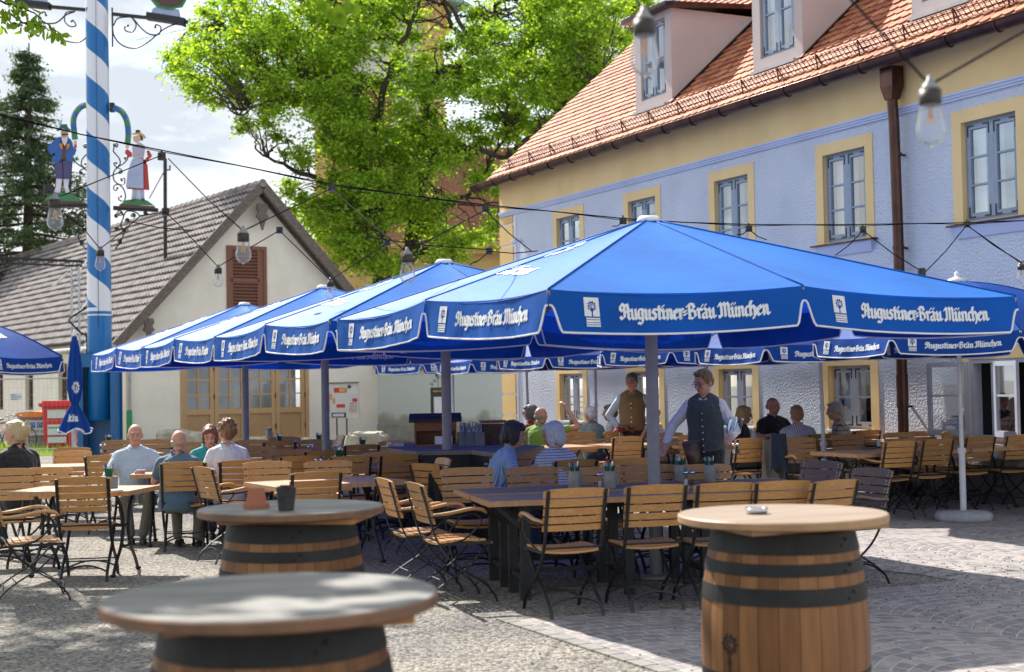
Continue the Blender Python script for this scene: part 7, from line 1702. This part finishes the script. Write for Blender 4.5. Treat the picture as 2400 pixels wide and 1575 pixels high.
def clothm(name, c, rough=.85):
    m, t, b = shade(name); n_ = t.nodes.new; l = t.links.new; b.inputs['Roughness'].default_value = rough; b.inputs['Base Color'].default_value = (*c, 1); b.inputs['Sheen Weight'].default_value = .2
    tcx = n_('ShaderNodeTexCoord'); nx = n_('ShaderNodeTexNoise'); nx.inputs['Scale'].default_value = 160; l(tcx.outputs['Object'], nx.inputs[0]); r = n_('ShaderNodeValToRGB'); r.color_ramp.elements[0].color = (*[x * .8 for x in c], 1); r.color_ramp.elements[1].color = (*[min(1, x * 1.2) for x in c], 1); l(nx.outputs[0], r.inputs[0]); l(r.outputs[0], b.inputs[0])
    return fold(m, t, b, n_, l, tcx)
c_white = clothm('white_cotton', (.62, .63, .70)); c_black = clothm('black_cloth', (.012, .012, .014)); c_dark = clothm('dark_trousers', (.016, .016, .02)); c_khaki = clothm('grey_khaki', (.14, .13, .10)); c_polo = clothm('steel_blue_polo', (.07, .13, .19))
c_pale = clothm('pale_blue_linen', (.42, .50, .60)); c_vest = clothm('grey_loden', (.055, .068, .072)); c_tan = clothm('tan_vest', (.20, .13, .05)); c_green = clothm('lime_polo', (.16, .26, .025)); c_turq = clothm('turquoise', (.03, .30, .33)); c_navy = clothm('navy_cloth', (.012, .02, .045))
c_bs = stripe('blue_fine_stripe', (.10, .20, .38), (.30, .42, .58), 60, 0); c_gs = stripe('white_navy_stripe', (.55, .56, .62), (.10, .12, .22), 38, 2, .72); c_grs = stripe('green_stripe', (.16, .24, .22), (.38, .46, .42), 45, 2); c_pl = stripe('pale_check', (.55, .56, .60), (.10, .13, .18), 30, 2, .75, True)
c_pink = stripe('pink_blue_stripe', (.50, .44, .50), (.16, .18, .34), 32, 0, .68); c_tar = stripe('beige_check', (.50, .42, .32), (.09, .07, .06), 14, 2, .62, True); c_red = stripe('red_black_plaid', (.30, .01, .015), (.01, .01, .01), 12, 2, .5, True)
def G(px, py, Y): p = at(px, py, Y); return (p[0], p[1], 0)
person('waiter in grey vest and white shirt standing behind the long table holding glasses', G(1652, 900, 14.4), 250, False, .985, 7, -28, -16, (.40, .10, .97), (.34, .02, 1.16), (-.30, .26, 1.04), (-.30, -.02, 1.10), (.16, .09, .04), 'messy', m_skin, c_white, True, None, c_vest, c_dark, glasses=True, vox=.008)
person('grey haired man in tan vest standing behind the seated guests, hand on hip', G(1480, 900, 20.4), 262, False, .99, 3, -14, -4, (.20, .06, .95), (.34, -.02, 1.13), (-.20, .10, .92), (-.36, -.04, 1.15), (.10, .10, .10), 'short', m_skin, c_pale, True, None, c_tan, c_dark, glasses=True, belly=.05, vox=.011)
person('stout man in pale blue short sleeved shirt facing the camera at the left', G(318, 1000, 15.25), 290, True, .93, -6, -4, -4, (.30, .34, .74), (.33, .06, .74), (-.20, .36, .76), (-.32, .08, .74), (.33, .28, .24), 'bald', m_skin, c_pale, 'half', None, None, c_khaki, belly=.07, build_w=1.15, legs=[((.16, .40, .50), (.10, .42, .085)), ((-.12, .42, .50), (-.02, .50, .085))])
person('bald man in steel blue polo shirt seen from behind at the left', G(412, 1000, 14.30), 84, True, .90, 10, 6, 0, (.18, .34, .74), (.28, .10, .72), (-.26, .34, .76), (-.30, .12, .74), (.36, .27, .22), 'bald', m_skin, c_polo, False, None, None, c_khaki, belly=.04, build_w=1.12, legs=[((.16, .30, .50), (.16, .25, .085)), ((-.12, .34, .50), (-.06, .2, .10))])
person('curly brown haired woman in white shirt seen from behind beside the bald man', G(534, 1000, 14.95), 112, True, .95, 8, 12, -6, None, None, (-.28, .28, .72), (-.27, .05, .74), (.20, .10, .045), 'curly', m_skin, c_white, 'half', None, None, c_navy, build_w=1.02)
person('red haired woman in turquoise top leaning behind the curly haired woman', G(478, 1000, 15.9), 300, True, .93, 22, -20, -20, (.14, .30, .80), (.25, .12, .74), (-.12, .22, .95), (-.26, .16, .78), (.16, .045, .02), 'bob', m_skin, c_turq, 'half', None, None, c_navy)
person('blonde woman in black top with hair tied up at the left edge', G(48, 1000, 14.3), 152, True, .99, 8, 14, -4, None, None, None, None, (.46, .36, .20), 'bun', m_skin, c_black, True, None, None, c_black, belly=.05, build_w=1.15, legs=[((.10, .38, .50), (.11, .40, .085)), ((-.10, .30, .48), (-.12, .10, .085))])
person('dark haired woman in blue striped shirt leaning right at the middle table', G(1150, 1000, 13.2), 12, True, .97, 22, -4, -14, (.16, .40, .86), (.30, .18, .78), (-.12, .38, .72), (-.27, .18, .74), (.015, .012, .012), 'bob', m_skin, c_bs, 'half', None, None, c_navy, build_w=1.02)
person('white haired woman in striped jumper seen from behind at the middle table', G(1308, 1000, 13.25), 128, True, .93, 8, 28, -8, None, None, None, None, (.52, .53, .55), 'bob', m_skin, c_gs, 'half', None, None, c_navy, build_w=1.12, belly=.03)
person('man in lime green polo raising his hand to his brow', G(1262, 1000, 20.1), 65, True, .95, 10, -25, 0, (.34, .28, 1.30), (.55, .22, 1.02), None, None, (.22, .21, .20), 'bald', m_skin_tan, c_green, False, None, None, c_khaki, build_w=1.08)
person('person with dark grey hair and sunglasses behind the man in green', G(1248, 1000, 21.3), 150, True, .96, 4, 10, 0, None, None, None, None, (.07, .075, .08), 'bob', m_skin, c_red, True, None, None, c_dark, glasses='sun')
person('white haired man in green striped shirt seen from behind', G(1388, 1000, 21.6), 120, True, .92, 6, 10, 0, None, None, None, None, (.62, .62, .64), 'short', m_skin, c_grs, False, None, None, c_khaki, build_w=1.05)
person('dark grey haired man in checked shirt looking left beside the white pole', G(1442, 1000, 21.0), 165, True, .95, 8, 6, -4, None, None, None, None, (.09, .09, .09), 'short', m_skin_tan, c_pl, 'half', None, None, c_navy, build_w=1.1)
person('blonde woman with glasses and black top right of the waiter', G(1735, 1000, 19.3), 345, True, .93, 6, 4, -8, (.15, .30, .78), None, None, None, (.42, .27, .11), 'bob', m_skin, c_black, 'half', None, None, c_khaki, glasses=True)
person('bald man in black polo shirt sitting against the lilac wall', G(1815, 1000, 20.4), 290, True, 1.0, -2, 24, -2, (.22, .28, .80), (.30, .06, .76), (-.18, .30, .80), (-.32, .06, .76), (.16, .15, .14), 'bald', m_skin, c_black, False, None, None, c_khaki, build_w=1.12, belly=.03)
person('short haired woman in pink and blue striped shirt seen from behind', G(1872, 1000, 18.4), 95, True, .94, 10, 8, -6, None, None, None, None, (.30, .16, .07), 'short', m_skin, c_pink, True, None, None, c_khaki, build_w=1.12, belly=.03)
person('grey haired man in beige checked shirt leaning left by the window', G(1985, 1000, 19.3), 168, True, .97, 16, 6, -6, None, None, None, None, (.34, .31, .28), 'messy', m_skin, c_tar, 'half', None, None, c_khaki, build_w=1.1)
# waiter belongings
wt = at(1625, 1065, 14.25); t = thing('waiter_purse', 'brown leather purse holster hanging at the waiter hip', 'purse', tuple(wt - (0, 0, .12)), .3); g = MB(); g.loft([((0, 0, 0), .05, .02, (1, 0, 0), (0, 1, 0)), ((0, 0, .1), .085, .035, (1, 0, 0), (0, 1, 0)), ((-.03, 0, .24), .095, .04, (1, 0, 0), (0, 1, 0))], 14); build(g, 'pouch', M('brown_leather', (.06, .03, .02), .4, .3, 6), t, smooth=True); g = MB(); g.beam((-.11, -.02, .235), (.05, -.02, .25), .012, .03); build(g, 'rim', m_shoe, t)
for i, (dx, dz) in enumerate(((0, 0), (14, -4), (28, -2))):
    p = at(1698 + dx, 1016 + dz, 14.02); g = MB(); g.lathe([(.001, .012), (.034, .012), (.040, .15), (.042, .15), (.038, 0), (.001, 0)], 20, cap=False); o = tag(build(g, 'beer_glass', m_glass, loc=tuple(p), smooth=True), ['left', 'middle', 'right'][i] + ' empty glass held in the waiter hand', 'glass', 'glasses in the waiter hand'); o.rotation_euler = (0, .25, 0)
# jackets and blanket
def drape(px0, px1, py0, py1, Y, mat, label, cat='jacket', dpt=.10):
    a, b = at(px0, py1, Y), at(px1, py0, Y); W_, H_ = b[0] - a[0], b[2] - a[2]; g = MB(); n, k = 14, 12; V = []
    for j in range(k + 1):
        f_ = j / k
        for i in range(n + 1):
            u = i / n; x = (u - .5) * W_ * (1 - .25 * (1 - f_) * 0 - .22 * (f_)); y = -.02 - dpt * .3 * sin(u * 9 + f_ * 3) * (1 - f_) - .03; V.append((x + W_ / 2, y, H_ * f_ + .03 * sin(u * 12) * (1 - f_)))
    m_ = len(V)
    for j in range(k + 1):
        for i in range(n + 1): u = i / n; f_ = j / k; V.append((V[j * (n + 1) + i][0], V[j * (n + 1) + i][1] + dpt * (1 - .3 * f_), V[j * (n + 1) + i][2]))
    g.add(V, [])
    q = lambda j, i, s=0: s * m_ + j * (n + 1) + i
    Fq = [(q(j, i), q(j, i + 1), q(j + 1, i + 1), q(j + 1, i)) for j in range(k) for i in range(n)] + [(q(j, i, 1), q(j + 1, i, 1), q(j + 1, i + 1, 1), q(j, i + 1, 1)) for j in range(k) for i in range(n)]
    Fq += [(q(k, i), q(k, i + 1), q(k, i + 1, 1), q(k, i, 1)) for i in range(n)] + [(q(0, i), q(0, i, 1), q(0, i + 1, 1), q(0, i + 1)) for i in range(n)] + [(q(j, 0), q(j + 1, 0), q(j + 1, 0, 1), q(j, 0, 1)) for j in range(k)] + [(q(j, n), q(j, n, 1), q(j + 1, n, 1), q(j + 1, n)) for j in range(k)]
    g.f = Fq; g.m = [0] * len(Fq)
    return tag(build(g, cat.split()[-1], mat, loc=tuple(a), smooth=True), label, cat)
drape(1786, 1826, 1030, 1128, 17.2, clothm('beige_jacket', (.17, .15, .11)), 'beige jacket hanging over a chair right of the orange chair')
drape(1804, 1846, 1016, 1104, 17.0, c_navy, 'dark navy jacket hanging over the chair beside the beige one')
drape(1836, 1892, 1085, 1130, 17.5, clothm('olive_bag', (.08, .08, .06)), 'olive coat hem hanging under the chair with one arm')
drape(1002, 1042, 1108, 1200, 13.0, c_black, 'black jacket hanging left of the long table')
drape(1438, 1488, 1001, 1012, 20.2, c_red, 'red and black plaid blanket folded over a chair back', 'blanket', .2)
drape(1420, 1500, 1055, 1078, 20.3, c_red, 'red plaid blanket hanging below the chair seat', 'blanket', .2)
